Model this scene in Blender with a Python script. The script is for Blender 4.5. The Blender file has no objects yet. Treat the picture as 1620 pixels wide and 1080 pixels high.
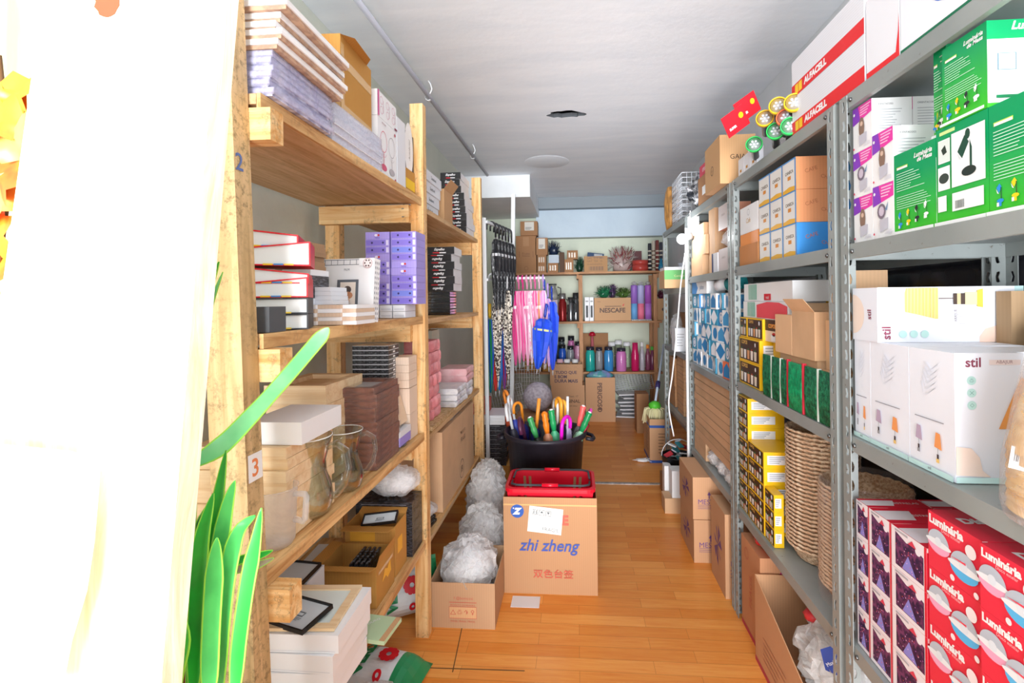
import bpy, math, random
from math import sin, cos, pi, radians as R
from mathutils import Vector as V, Matrix, noise as mnoise
random.seed(11)
C = bpy.context.scene.collection
SC = bpy.context.scene

# ---------------------------------------------------------------- camera
FPX, PX0, PY0, YAW, ROLL, CAMZ = 780.0, 850.0, 474.0, math.atan(60/780.0), 0.012, 1.43
_r0 = V((cos(YAW), sin(YAW), 0)); _z = V((0, 0, 1))
CF = V((-sin(YAW), cos(YAW), 0)); CR = _r0*cos(ROLL) - _z*sin(ROLL); CU = _z*cos(ROLL) + _r0*sin(ROLL)
CP = V((0, 0, CAMZ))
cam = bpy.data.objects.new('camera', bpy.data.cameras.new('camera')); C.objects.link(cam)
cam.data.sensor_width = 36; cam.data.lens = FPX/1620*36
cam.data.shift_x = -(PX0-810)/1620; cam.data.shift_y = (PY0-540)/1620
cam.data.clip_start = 0.02; cam.data.clip_end = 60
m = Matrix((CR, CU, -CF)).transposed().to_4x4(); m.translation = CP
cam.matrix_world = m
SC.camera = cam

def ray(px, py):
    return CF + CR*((px-PX0)/FPX) + CU*((PY0-py)/FPX)
def onX(px, py, X):
    d = ray(px, py); return CP + d*(X/d.x)
def onY(px, py, Y):
    d = ray(px, py); return CP + d*(Y/d.y)
def onZ(px, py, Z):
    d = ray(px, py); return CP + d*((Z-CAMZ)/d.z)

# ---------------------------------------------------------------- light
w = bpy.data.worlds.new('world'); SC.world = w; w.use_nodes = True
w.node_tree.nodes['Background'].inputs[0].default_value = (0.93, 0.96, 1.0, 1)
w.node_tree.nodes['Background'].inputs[1].default_value = 1.7
def lamp(name, kind, loc, energy, size=0.1, color=(1,1,1), aim=None, size_y=None):
    l = bpy.data.lights.new(name, kind); l.energy = energy; l.color = color
    if kind == 'AREA':
        l.shape = 'RECTANGLE'; l.size = size; l.size_y = size_y or size
    elif kind == 'SUN': l.angle = size
    else: l.shadow_soft_size = size
    o = bpy.data.objects.new(name, l); C.objects.link(o); o.location = loc
    if aim: o.rotation_euler = (V(aim)-V(loc)).to_track_quat('-Z', 'Y').to_euler()
    o['kind'] = 'helper'
    return o
lamp('camera_flash', 'AREA', (-0.10, -0.12, 1.78), 3.6, 0.08, (1, .98, .96), (0.05, 3, 1.2))
lamp('rear_fill_sun', 'SUN', (0, -2, 2.0), 1.0, R(18), (1, .99, .97), (0.12, 6, 1.25))  # added sun behind the camera, evens the light down to the back wall
lamp('upward_fill_sun', 'SUN', (0, -2, 0.6), 4.0, R(34), (.92, .96, 1), (0, 6, 2.5))  # added sun slanting up from below, there to brighten the ceiling
lamp('ceiling_fill', 'AREA', (0.0, -2.4, 1.15), 80, 1.6, (.93, .97, 1), (0, 3.2, 2.9))  # added area fill behind the camera, lifts the ceiling
SC.view_settings.view_transform = 'Standard'; SC.view_settings.look = 'None'
SC.view_settings.exposure = 0.36; SC.view_settings.gamma = 1
SC.view_settings.use_curve_mapping = False
SC.cycles.max_bounces = 10; SC.cycles.transparent_max_bounces = 24
SC.cycles.use_denoising = True

# ---------------------------------------------------------------- materials
def sr(c):
    if isinstance(c, str):
        c = tuple(int(c[i:i+2], 16)/255 for i in (0, 2, 4))
    return tuple((x/12.92 if x <= .04045 else ((x+.055)/1.055)**2.4) for x in c)
_mats = {}
class NT:
    def __init__(s, name):
        s.m = bpy.data.materials.new(name); s.m.use_nodes = True; s.t = s.m.node_tree
        s.p = s.t.nodes['Principled BSDF']; s.out = s.t.nodes['Material Output']
    def n(s, k, **kw):
        x = s.t.nodes.new(k)
        for a, b in kw.items():
            if a.startswith('i_'):
                x.inputs[a[2:].replace('_', ' ')].default_value = b
            else: setattr(x, a, b)
        return x
    def l(s, a, b): s.t.links.new(a, b)
    def mix(s, fac, a, b, mode='MIX'):
        x = s.t.nodes.new('ShaderNodeMix'); x.data_type = 'RGBA'; x.blend_type = mode
        for i, v in ((0, fac), (6, a), (7, b)):
            if hasattr(v, 'links'): s.l(v, x.inputs[i])
            elif i == 0: x.inputs[0].default_value = v
            else: x.inputs[i].default_value = (*v, 1)
        return x.outputs[2]
    def ramp(s, v, a, b):
        x = s.n('ShaderNodeMapRange'); s.l(v, x.inputs[0]); x.inputs[1].default_value = a; x.inputs[2].default_value = b
        return x.outputs[0]
    def coord(s, scale=(1,1,1), kind='Object'):
        tc = s.n('ShaderNodeTexCoord'); mp = s.n('ShaderNodeMapping'); mp.inputs['Scale'].default_value = scale
        s.l(tc.outputs[kind], mp.inputs[0]); return mp.outputs[0]
    def noise(s, vec, scale, detail=3, rough=.5, dist=0):
        x = s.n('ShaderNodeTexNoise'); s.l(vec, x.inputs['Vector']); x.inputs['Scale'].default_value = scale
        x.inputs['Detail'].default_value = detail; x.inputs['Roughness'].default_value = rough; x.inputs['Distortion'].default_value = dist
        return x.outputs[0]
    def bump(s, h, st, dist=.01):
        b = s.n('ShaderNodeBump'); b.inputs['Strength'].default_value = st; b.inputs['Distance'].default_value = dist
        s.l(h, b.inputs['Height']); s.l(b.outputs[0], s.p.inputs['Normal'])
    def col(s, v): s.l(v, s.p.inputs['Base Color'])
    def set(s, rough=.5, metal=0, spec=.5):
        s.p.inputs['Roughness'].default_value = rough; s.p.inputs['Metallic'].default_value = metal
        s.p.inputs['Specular IOR Level'].default_value = spec

def flat(c, rough=.5, metal=0, spec=.4):
    k = ('flat', c, rough, metal)
    if k not in _mats:
        t = NT('paint_'+(c if isinstance(c, str) else 'mix')); t.set(rough, metal, spec)
        t.p.inputs['Base Color'].default_value = (*sr(c), 1); _mats[k] = t.m
    return _mats[k]
def wood(c1, c2, axis, rough=.6, grime=0.0, scale=1.0):
    k = ('wood', c1, c2, axis, grime, scale)
    if k in _mats: return _mats[k]
    t = NT('sawn_pine'); t.set(rough)
    sc = {'x': (1.2, 16, 16), 'y': (16, 1.2, 16), 'z': (16, 16, 1.2)}[axis]
    v = t.coord(tuple(a*scale for a in sc)); oi = t.n('ShaderNodeObjectInfo')
    ad = t.n('ShaderNodeVectorMath', operation='ADD'); t.l(v, ad.inputs[0]); 
    cm = t.n('ShaderNodeMath', operation='MULTIPLY'); t.l(oi.outputs['Random'], cm.inputs[0]); cm.inputs[1].default_value = 37
    t.l(cm.outputs[0], ad.inputs[1])
    n1 = t.noise(ad.outputs[0], 2.2, 6, .62, .9)
    f = t.ramp(n1, .38, .64)
    c = t.mix(f, sr(c1), sr(c2))
    rr = t.ramp(oi.outputs['Random'], 0, 1)
    c = t.mix(rr, c, c, 'MULTIPLY') if False else c
    if grime:
        hv = grime > .95
        g = t.noise(t.coord((1,1,1)), 38 if not hv else 60, 8, .8); gg = t.noise(t.coord((1,1,1)), 5, 3)
        gm = t.n('ShaderNodeMath', operation='MULTIPLY'); t.l(t.ramp(g, *((.52, .62) if not hv else (.50, .62))), gm.inputs[0]); t.l(t.ramp(gg, *((.42, .6) if not hv else (.32, .5))), gm.inputs[1])
        gs = t.n('ShaderNodeMath', operation='MULTIPLY'); t.l(gm.outputs[0], gs.inputs[0]); gs.inputs[1].default_value = grime
        c = t.mix(gs.outputs[0], c, sr('6f5a3c' if not hv else '8e7850'))
    t.col(c); t.bump(n1, .25, .004); _mats[k] = t.m
    return t.m
def card(c='c79a6b', var=.18, rough=.75):
    k = ('card', c)
    if k in _mats: return _mats[k]
    t = NT('cardboard'); t.set(rough, 0, .25)
    oi = t.n('ShaderNodeObjectInfo'); n1 = t.noise(t.coord((1,1,1)), 9, 4)
    b = sr(c); lo = tuple(x*(1-var) for x in b); hi = tuple(min(1, x*(1+var*.6)) for x in b)
    cc = t.mix(oi.outputs['Random'], lo, hi); cc = t.mix(t.ramp(n1, .3, .7), cc, sr(c))
    wv = t.n('ShaderNodeTexWave'); wv.inputs['Scale'].default_value = 60; wv.bands_direction = 'DIAGONAL'; t.l(t.coord((1,1,0)), wv.inputs[0])
    cc2 = t.mix(.05, cc, (0,0,0)); fac = t.ramp(wv.outputs[1], 0, 1)
    t.col(t.mix(fac, cc2, cc)); t.bump(n1, .15, .004); _mats[k] = t.m
    return t.m
def noisy(c1, c2, scale, lo=.4, hi=.6, rough=.5, bump=0, spec=.4, stretch=(1,1,1), detail=4, metal=0):
    k = ('noisy', c1, c2, scale, lo, hi, rough, stretch)
    if k in _mats: return _mats[k]
    t = NT('mottled'); t.set(rough, metal, spec)
    n1 = t.noise(t.coord(stretch), scale, detail, .6)
    t.col(t.mix(t.ramp(n1, lo, hi), sr(c1), sr(c2)))
    if bump: t.bump(n1, bump, .01)
    _mats[k] = t.m; return t.m
def film(c='ffffff', alpha=.3, rough=.12, crinkle=1.0, scale=14, dif=.5):
    """thin plastic: part see-through, part milky, with crinkled shine"""
    k = ('film', c, alpha, rough, crinkle, scale)
    if k in _mats: return _mats[k]
    t = NT('plastic_film'); t.set(rough, 0, .8)
    t.p.inputs['Base Color'].default_value = (*sr(c), 1)
    n1 = t.noise(t.coord((1,1,1)), scale, 5, .7, 1.2)
    mr = t.n('ShaderNodeMapRange'); t.l(n1, mr.inputs[0]); mr.inputs[1].default_value = .35; mr.inputs[2].default_value = .7
    mr.inputs[3].default_value = alpha*.5; mr.inputs[4].default_value = min(1, alpha*1.7)
    t.l(mr.outputs[0], t.p.inputs['Alpha'])
    if crinkle: t.bump(n1, crinkle*.45, .02)
    t.p.inputs['Subsurface Weight'].default_value = 0
    tl = t.n('ShaderNodeBsdfTranslucent'); tl.inputs[0].default_value = (*sr(c), 1); mx = t.n('ShaderNodeMixShader'); mx.inputs[0].default_value = .45*min(1, alpha*1.6)
    t.l(t.p.outputs[0], mx.inputs[1]); t.l(tl.outputs[0], mx.inputs[2]); t.l(mx.outputs[0], t.out.inputs[0])
    _mats[k] = t.m; return t.m
def glass(c='eef4f0', tint=.9, name='clear_glass'):
    k = ('glass', c, tint)
    if k in _mats: return _mats[k]
    t = NT(name); t.t.nodes.remove(t.p)
    tr = t.n('ShaderNodeBsdfTransparent'); tr.inputs[0].default_value = (*[x*tint for x in sr(c)], 1)
    gl = t.n('ShaderNodeBsdfGlossy'); gl.inputs['Roughness'].default_value = .04
    lw = t.n('ShaderNodeLayerWeight'); lw.inputs[0].default_value = .4
    mx = t.n('ShaderNodeMixShader'); t.l(lw.outputs['Facing'], mx.inputs[0]); t.l(tr.outputs[0], mx.inputs[1]); t.l(gl.outputs[0], mx.inputs[2])
    t.l(mx.outputs[0], t.out.inputs[0]); _mats[k] = t.m; return t.m
def emit(c, st):
    t = NT('lit_bulb'); t.p.inputs['Emission Color'].default_value = (*sr(c), 1); t.p.inputs['Emission Strength'].default_value = st
    t.p.inputs['Base Color'].default_value = (1,1,1,1); return t.m

CB = card('cfa377'); CBD = card('a87c58'); CBO = card('c8924a'); CBP = card('dcb38c')
WHT = flat('f2f2f4', .45); WH2 = flat('e6e8ee', .4); BLK = flat('17171a', .4); DGR = flat('3c3e42', .5); GRY = flat('9a9ca0', .5)
RED = flat('d81e2c', .4); GRN = flat('0f9a55', .4); BLU = flat('2b6fc4', .4); YEL = flat('f4c81c', .45); TAPE = flat('d9b077', .2)
PINK = flat('f39ab8', .45)

# ---------------------------------------------------------------- mesh builder
_gl = {}
def glyph(text, shear=0, bold=0):
    k = (text, shear, bold)
    if k not in _gl:
        cu = bpy.data.curves.new('t', 'FONT'); cu.body = text; cu.size = 1; cu.shear = shear; cu.offset = bold; cu.resolution_u = 3
        o = bpy.data.objects.new('t', cu); C.objects.link(o)
        dg = bpy.context.evaluated_depsgraph_get(); me = bpy.data.meshes.new_from_object(o.evaluated_get(dg))
        vs = [v.co.copy() for v in me.vertices]; fs = [tuple(p.vertices) for p in me.polygons]
        bpy.data.objects.remove(o); bpy.data.curves.remove(cu); bpy.data.meshes.remove(me)
        if vs:
            x0 = min(v.x for v in vs); x1 = max(v.x for v in vs); y0 = min(v.y for v in vs); y1 = max(v.y for v in vs)
        else: x0 = y0 = 0; x1 = y1 = 1
        _gl[k] = (vs, fs, x0, x1, y0, y1)
    return _gl[k]

class Fr:                    # a flat frame on a face: origin, unit u, unit v, width, height, normal
    def __init__(s, o, u, v, w, h): s.o, s.u, s.v, s.w, s.h = V(o), V(u), V(v), w, h; s.n = V(u).cross(V(v)); s.k = 1
    def at(s, a, b, off=.0006): return s.o + s.u*(a*s.w) + s.v*(b*s.h) + s.n*off

class MB:
    def __init__(s): s.v = []; s.f = []; s.mi = []; s.sm = []; s.mats = []
    def mid(s, m):
        if m not in s.mats: s.mats.append(m)
        return s.mats.index(m)
    def add(s, vs, fs, m, smooth=False):
        b = len(s.v); s.v += [V(x) for x in vs]; i = s.mid(m)
        for f in fs: s.f.append(tuple(b+j for j in f)); s.mi.append(i); s.sm.append(smooth)
        return b
    def box(s, x0, x1, y0, y1, z0, z1, m, tm=None):
        vs = [(x0,y0,z0),(x1,y0,z0),(x1,y1,z0),(x0,y1,z0),(x0,y0,z1),(x1,y0,z1),(x1,y1,z1),(x0,y1,z1)]
        s.add(vs, [(0,3,2,1),(0,1,5,4),(1,2,6,5),(2,3,7,6),(3,0,4,7)], m); s.add(vs, [(4,5,6,7)], tm or m)
        return s
    def bar(s, a, b, w, h, m, up=(0,0,1), w2=None, h2=None):     # square bar from a to b
        a, b = V(a), V(b); d = (b-a).normalized(); sd = d.cross(V(up))
        if sd.length < 1e-5: sd = d.cross(V((0,1,0)))
        sd.normalize(); u = sd.cross(d); w2 = w if w2 is None else w2; h2 = h if h2 is None else h2
        vs = [a+sd*(i*w/2)+u*(j*h/2) for i, j in ((-1,-1),(1,-1),(1,1),(-1,1))] + [b+sd*(i*w2/2)+u*(j*h2/2) for i, j in ((-1,-1),(1,-1),(1,1),(-1,1))]
        s.add(vs, [(0,1,2,3),(7,6,5,4),(0,4,5,1),(1,5,6,2),(2,6,7,3),(3,7,4,0)], m); return s
    def tube(s, pts, r, m, n=8, cap=True, closed=False):
        pts = [V(p) for p in pts]; rr = r if isinstance(r, (list, tuple)) else [r]*len(pts)
        vs = []; prev = None; N = len(pts)
        for i, p in enumerate(pts):
            d = (pts[(i+1) % N if closed else min(i+1, N-1)] - pts[(i-1) % N if closed else max(i-1, 0)]).normalized()
            if prev is None:
                sd = d.cross(V((0,0,1)))
                if sd.length < .05: sd = d.cross(V((0,1,0)))
            else: sd = prev - d*prev.dot(d)
            sd.normalize(); prev = sd; u = d.cross(sd)
            vs += [p + (sd*cos(2*pi*k/n) + u*sin(2*pi*k/n))*rr[i] for k in range(n)]
        fs = []
        for i in range(N if closed else N-1):
            j = (i+1) % N
            for k in range(n): fs.append((i*n+k, i*n+(k+1) % n, j*n+(k+1) % n, j*n+k))
        if cap and not closed: fs += [tuple(range(n-1, -1, -1)), tuple((N-1)*n+k for k in range(n))]
        s.add(vs, fs, m, True); return s
    def lathe(s, prof, m, n=20, c=(0,0,0), sx=1, sy=1, smooth=True, cap=True):   # prof: (r, z)
        c = V(c); vs = []
        for r, z in prof: vs += [c + V((r*sx*cos(2*pi*k/n), r*sy*sin(2*pi*k/n), z)) for k in range(n)]
        fs = [(i*n+k, i*n+(k+1) % n, (i+1)*n+(k+1) % n, (i+1)*n+k) for i in range(len(prof)-1) for k in range(n)]
        if cap:
            if prof[0][0] > 1e-4: fs.append(tuple(range(n-1, -1, -1)))
            if prof[-1][0] > 1e-4: fs.append(tuple((len(prof)-1)*n+k for k in range(n)))
        s.add(vs, fs, m, smooth); return s
    def blob(s, c, rad, m, n=18, amp=.2, fr=3.0, seed=0, flatz=None, ridged=False):
        c = V(c); vs = []; h = n//2
        for i in range(h+1):
            th = pi*i/h
            for k in range(n):
                d = V((sin(th)*cos(2*pi*k/n), sin(th)*sin(2*pi*k/n), -cos(th)))
                q = d*fr + V((seed*3.1, seed*1.7, seed))
                a = mnoise.noise(q)*amp + mnoise.noise(q*2.3)*amp*.55 + mnoise.noise(q*5)*amp*.28
                if ridged: a = -abs(a)*1.3 + amp*.4
                p = V((d.x*rad[0], d.y*rad[1], d.z*rad[2]))*(1+a)
                if flatz is not None: p.z = max(p.z, flatz)
                vs.append(c+p)
        fs = [(i*n+k, i*n+(k+1) % n, (i+1)*n+(k+1) % n, (i+1)*n+k) for i in range(h) for k in range(n)]
        s.add(vs, fs, m, True); return s
    def face(s, side, w, d, h, z=0):
        if side == 'F': return Fr((-w/2, -d/2, z), (1,0,0), (0,0,1), w, h)
        if side == 'B': return Fr((w/2, d/2, z), (-1,0,0), (0,0,1), w, h)
        if side == 'L': return Fr((-w/2, d/2, z), (0,-1,0), (0,0,1), d, h)
        if side == 'R': return Fr((w/2, -d/2, z), (0,1,0), (0,0,1), d, h)
        return Fr((-w/2, -d/2, z+h), (1,0,0), (0,1,0), w, d)
    def q(s, fr, a, b, c, d, m, off=None):
        if off is None: fr.k += 1; off = .0003+.00018*fr.k
        s.add([fr.at(a,b,off), fr.at(c,b,off), fr.at(c,d,off), fr.at(a,d,off)], [(0,1,2,3)], m); return s
    def pg(s, fr, pts, m):
        fr.k += 1; s.add([fr.at(a,b,.0003+.00018*fr.k) for a, b in pts], [tuple(range(len(pts)))], m); return s
    def disc(s, fr, a, b, r, m, n=16, ry=None, a0=0, a1=2*pi):     # r in metres
        ry = ry or r; fr.k += 1; o = .0003+.00018*fr.k; e = a0+2*pi > a1 and a1-a0 < 6.28
        pts = [fr.at(a,b,o) + fr.u*(r*cos(a0+(a1-a0)*k/n)) + fr.v*(ry*sin(a0+(a1-a0)*k/n)) for k in range(n+(1 if e else 0))]
        s.add(pts, [tuple(range(len(pts)))], m); return s
    def ring(s, fr, a, b, r0, r1, m, n=20, sy=1, a0=0, a1=2*pi):
        fr.k += 1; o = .0003+.00018*fr.k; vs = []
        for k in range(n+1):
            t = a0+(a1-a0)*k/n
            for r in (r0, r1): vs.append(fr.at(a,b,o)+fr.u*(r*cos(t))+fr.v*(r*sy*sin(t)))
        s.add(vs, [(2*k, 2*k+1, 2*k+3, 2*k+2) for k in range(n)], m); return s
    def txt(s, fr, text, a, b, m, w=None, h=None, shear=0, bold=0, rot=0, fit=False):
        """text centred at (a,b); w/h in metres (height of the glyph box or width, fit=both)"""
        vs, fs, x0, x1, y0, y1 = glyph(text, shear, bold); sx = sy = 1
        if w and h: sx = w/(x1-x0); sy = h/(y1-y0)
        elif w: sx = sy = w/(x1-x0)
        else: sx = sy = h/(y1-y0)
        fr.k += 1; o = fr.at(a, b, .0004+.00018*fr.k); cr, s_ = cos(rot), sin(rot); out = []
        for v in vs:
            X = (v.x-(x0+x1)/2)*sx; Y = (v.y-(y0+y1)/2)*sy
            out.append(o + fr.u*(X*cr-Y*s_) + fr.v*(X*s_+Y*cr))
        s.add(out, fs, m); return s
    def lines(s, fr, a, b0, b1, n, m, wid, th=.25, seed=0, align=0):
        """rows of small print as thin bars"""
        rnd = random.Random(seed)
        for i in range(n):
            y = b1-(b1-b0)*(i+.5)/n; L = wid*rnd.uniform(.45, 1); t = (b1-b0)/n*th
            s.q(fr, a, y-t, a+L, y+t, m, off=.0016)
        return s
    def mesh(s, name):
        me = bpy.data.meshes.new(name); me.from_pydata([tuple(v) for v in s.v], [], s.f)
        for mt in s.mats: me.materials.append(mt)
        me.polygons.foreach_set('material_index', s.mi); me.polygons.foreach_set('use_smooth', s.sm); me.update()
        return me
    def build(s, name, parent=None, origin=None):
        if origin is None:
            xs = [v.x for v in s.v]; ys = [v.y for v in s.v]; zs = [v.z for v in s.v]
            origin = V(((min(xs)+max(xs))/2, (min(ys)+max(ys))/2, min(zs)))
        origin = V(origin)
        for v in s.v: v -= origin
        o = bpy.data.objects.new(name, s.mesh(name)); C.objects.link(o); o.location = origin
        if parent is not None: o.parent = parent
        return o

def tag(o, label, cat, group=None, kind=None):
    if label: o['label'] = label
    if cat: o['category'] = cat
    if group: o['group'] = group
    if kind: o['kind'] = kind
    return o
def thing(name, label, cat, loc=(0,0,0), rz=0, group=None):
    o = bpy.data.objects.new(name, None); C.objects.link(o); o.empty_display_size = .05
    o.location = loc; o.rotation_euler = (0, 0, rz); return tag(o, label, cat, group)
def dup(root, loc=None, rz=None, label=None, group=None, scale=None):
    r = root.copy(); C.objects.link(r)
    if loc is not None: r.location = loc
    if rz is not None: r.rotation_euler = rz if hasattr(rz, '__len__') else (0, 0, rz)
    if scale: r.scale = scale if hasattr(scale, '__len__') else (scale,)*3
    if label: r['label'] = label
    if group: r['group'] = group
    for ch in list(root.children):
        c = ch.copy(); C.objects.link(c); c.parent = r
        for g in list(ch.children):
            d = g.copy(); C.objects.link(d); d.parent = c
    return r
def structure(mb, name, **k):
    o = mb.build(name, **k); o['kind'] = 'structure'; return o
def pack(name, label, cat, b, mat, dec=None, group=None, rz=0, rot=None, tm=None):
    """one box-shaped pack; b = x0,x1,y0,y1,z0,z1; dec(mb, w, d, h) adds its print"""
    x0, x1, y0, y1, z0, z1 = b; w, d, h = x1-x0, y1-y0, z1-z0
    mb = MB(); mb.box(-w/2, w/2, -d/2, d/2, 0, h, mat, tm)
    if dec: dec(mb, w, d, h)
    o = mb.build(name, origin=(0,0,0)); o.location = ((x0+x1)/2, (y0+y1)/2, z0)
    o.rotation_euler = rot or (0, 0, rz)
    return tag(o, label, cat, group)
ORD = ['lowest', 'second-lowest', 'third-lowest', 'fourth-lowest', 'fifth-lowest', 'sixth-lowest', 'seventh-lowest', 'eighth-lowest', 'ninth-lowest', 'tenth-lowest', 'eleventh-lowest', 'twelfth-lowest', 'thirteenth-lowest', 'fourteenth-lowest', 'fifteenth-lowest', 'sixteenth-lowest', 'seventeenth-lowest', 'eighteenth-lowest', 'nineteenth-lowest', 'twentieth-lowest', '21st-lowest', '22nd-lowest', '23rd-lowest', '24th-lowest', '25th-lowest', '26th-lowest', '27th-lowest', '28th-lowest', '29th-lowest', '30th-lowest']
def od(i, n): return 'topmost' if i == n-1 and n > 1 else ORD[i]
OR2 = ['first', 'second', 'third', 'fourth', 'fifth', 'sixth', 'seventh', 'eighth', 'ninth', 'tenth', 'eleventh', 'twelfth', 'thirteenth']
# ================================================================ the room
XR, XL = .71, -.66          # fronts of the steel shelving and of the wooden shelving
WR, WL, YB, ZC = 1.17, -1.13, 6.32, 2.70
def plaster(name, c1, c2, sc=3, stretch=(1,1,1)):
    t = NT(name); t.set(.8, 0, .2); n1 = t.noise(t.coord(stretch), sc, 6, .6, .4); n2 = t.noise(t.coord((1,1,1)), 26, 5)
    c = t.mix(t.ramp(n1, .35, .65), sr(c1), sr(c2)); t.col(c); t.bump(n2, .12, .01); return t.m
t = NT('laminate_floor'); t.set(.32, 0, .45)
v = t.coord((1,1,1))
br = t.n('ShaderNodeTexBrick'); t.l(v, br.inputs[0]); br.offset = .37; br.offset_frequency = 2
br.inputs['Scale'].default_value = 1; br.inputs['Brick Width'].default_value = .46; br.inputs['Row Height'].default_value = .068
br.inputs['Mortar Size'].default_value = .0006; br.inputs['Mortar Smooth'].default_value = .2
br.inputs['Color1'].default_value = (*sr('f5b464'), 1); br.inputs['Color2'].default_value = (*sr('e4943e'), 1); br.inputs['Mortar'].default_value = (*sr('a86a30'), 1)
g = t.noise(t.coord((3, 46, 1)), 1.6, 6, .65, .8)
c = t.mix(t.ramp(g, .35, .7), sr('fff4e4'), sr('f2c48c'))
c = t.mix(.75, br.outputs[0], c, 'MULTIPLY')
g2 = t.noise(t.coord((1,1,1)), 60, 6, .8); g3 = t.noise(t.coord((1,1,1)), 2.2, 3)
mm = t.n('ShaderNodeMath', operation='MULTIPLY'); t.l(t.ramp(g2, .66, .74), mm.inputs[0]); t.l(t.ramp(g3, .45, .6), mm.inputs[1])
c = t.mix(mm.outputs[0], c, sr('f6e2c6')); t.col(c); M_FLOOR = t.m
structure(MB().box(WL-.1, WR+.1, -1.0, YB+.1, -.05, 0, M_FLOOR), 'floor', origin=(0,0,0))
mc = plaster('ceiling_paint', 'f4f8fd', 'eaf0f7', 1.2, (1, 5, 1))
# ceiling with a real irregular hole
def ceiling():
    mb = MB(); hc = onZ(896, 181, ZC); n = 24; rnd = random.Random(5)
    hole = [(hc.x+(.135+rnd.uniform(-.02, .015))*cos(2*pi*k/n)*1.0, hc.y+(.062+rnd.uniform(-.018, .012))*sin(2*pi*k/n)) for k in range(n)]
    sq = []
    x0, x1, y0, y1 = hc.x-.3, hc.x+.3, hc.y-.3, hc.y+.3
    for k in range(n):
        a = 2*pi*k/n; cx, cy = cos(a), sin(a); s = 1/max(abs(cx), abs(cy)); sq.append((hc.x+.3*cx*s, hc.y+.3*cy*s))
    mb.add([(*p, ZC) for p in hole]+[(*p, ZC) for p in sq], [(k, (k+1) % n, n+(k+1) % n, n+k) for k in range(n)], mc)
    mb.add([(*p, ZC) for p in hole]+[(p[0], p[1], ZC+.03) for p in hole], [(k, n+k, n+(k+1) % n, (k+1) % n) for k in range(n)], flat('55585c', .9))  # hole edge in dark grey: shade of the recess put into the colour
    X0, X1, Y0, Y1 = WL-.1, WR+.1, -1.0, YB+.1
    for a, b, c_, d in ((X0, x0, Y0, Y1), (x1, X1, Y0, Y1), (x0, x1, Y0, y0), (x0, x1, y1, Y1)):
        mb.add([(a,c_,ZC),(b,c_,ZC),(b,d,ZC),(a,d,ZC)], [(0,3,2,1)], mc)
    mb.box(X0, X1, Y0, Y1, ZC+.25, ZC+.3, flat('0a0a0a', .95))  # void above is coloured black so the hole stays dark
    for a, b, c_, d in ((X0,X0+.02,Y0,Y1),(X1-.02,X1,Y0,Y1),(X0,X1,Y0,Y0+.02),(X0,X1,Y1-.02,Y1)): mb.box(a,b,c_,d,ZC+.001,ZC+.25,flat('0a0a0a', .95))
    structure(mb, 'ceiling', origin=(0,0,ZC))
ceiling()
structure(MB().box(WL-.1, WL, -1.0, YB, 0, ZC-.001, plaster('wall_paint_green', 'e6e9dc', 'dadfd2', 2)), 'wall_left', origin=(WL,2,0))
structure(MB().box(WR, WR+.1, -1.0, YB, 0, ZC-.001, plaster('wall_paint_grey', 'e2e5e8', 'd6dade', 2)), 'wall_right', origin=(WR,2,0))
structure(MB().box(WL, WR, YB, YB+.1, 0, ZC-.001, plaster('wall_paint_back', 'e2ead8', 'd3dccb', 1.6)), 'wall_back', origin=(0,YB,0))
p = onY(848, 322, 6.28); q_ = onY(848, 377, 6.28)
structure(MB().box(p.x, WR-.001, 6.24, YB-.001, q_.z, 2.655, plaster('panel_blue', 'cfdfec', 'c2d3e2', 1.5)).box(p.x-.01, WR-.001, 6.235, YB-.001, q_.z-.012, q_.z-.0005, flat('8b9390')), 'trim_1', origin=(.3,6.28,2))
structure(MB().box(-.5, WR-.001, 6.12, YB-.001, 2.56, ZC-.001, flat('8f989f', .7)), 'trim_2', origin=(.3,6.2,2.6))
a = onY(838, 275, 4.98); b = onY(838, 311, 4.98)
structure(MB().box(WL+.001, a.x, 4.98, YB-.001, b.z, ZC-.001, plaster('soffit_paint', 'f2f4f6', 'e8ebee', 2)), 'trim_3', origin=(-.8,5.5,2.5))
# round cover plate in the ceiling
cc_ = onZ(865, 256, ZC); mb = MB(); mb.lathe([(.001, -.0012), (.203, -.0012), (.206, -.0004), (.206, 0)], mc, 40, c=(0,0,0))
o = mb.build('ceiling_hatch', origin=(0,0,0)); o.location = (cc_.x, cc_.y, ZC-.001)
tag(o, 'round white hatch cover set flush in the ceiling beyond the broken hole', 'ceiling hatch')
# conduit along the ceiling, on its hangers
p0, p1 = onZ(540, -34, ZC-.10), onZ(771, 277, ZC-.10)
p0 = p0+(p0-p1)*.33
t_ = thing('conduit_pipe', 'thin grey-white conduit pipe hung under the ceiling above the wooden shelves', 'pipe', (p0.x, p0.y, ZC-.10))
mb = MB(); mb.tube([p0, p1], .013, flat('b4b7c2', .45), 12); mb.build('pipe', t_, origin=p0).location = (0,0,0)
for px, py in ((678, 155), (748, 248)):
    k = onZ(px, py, ZC-.10); mb = MB(); mb.lathe([(.016,-.012),(.018,-.012),(.018,.012),(.016,.012)], flat('eef0f4'), 14, c=(0,0,0), cap=False)
    for v_ in mb.v: v_.y, v_.z = v_.z, v_.y
    mb.tube([(0,0,.016),(.012,0,.03),(.02,0,.05),(.012,0,.08),(0,0,.099)], .004, flat('f4f5f8'), 8)
    h = mb.build('hanger', t_, origin=(0,0,0)); h.location = k - p0
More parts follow.
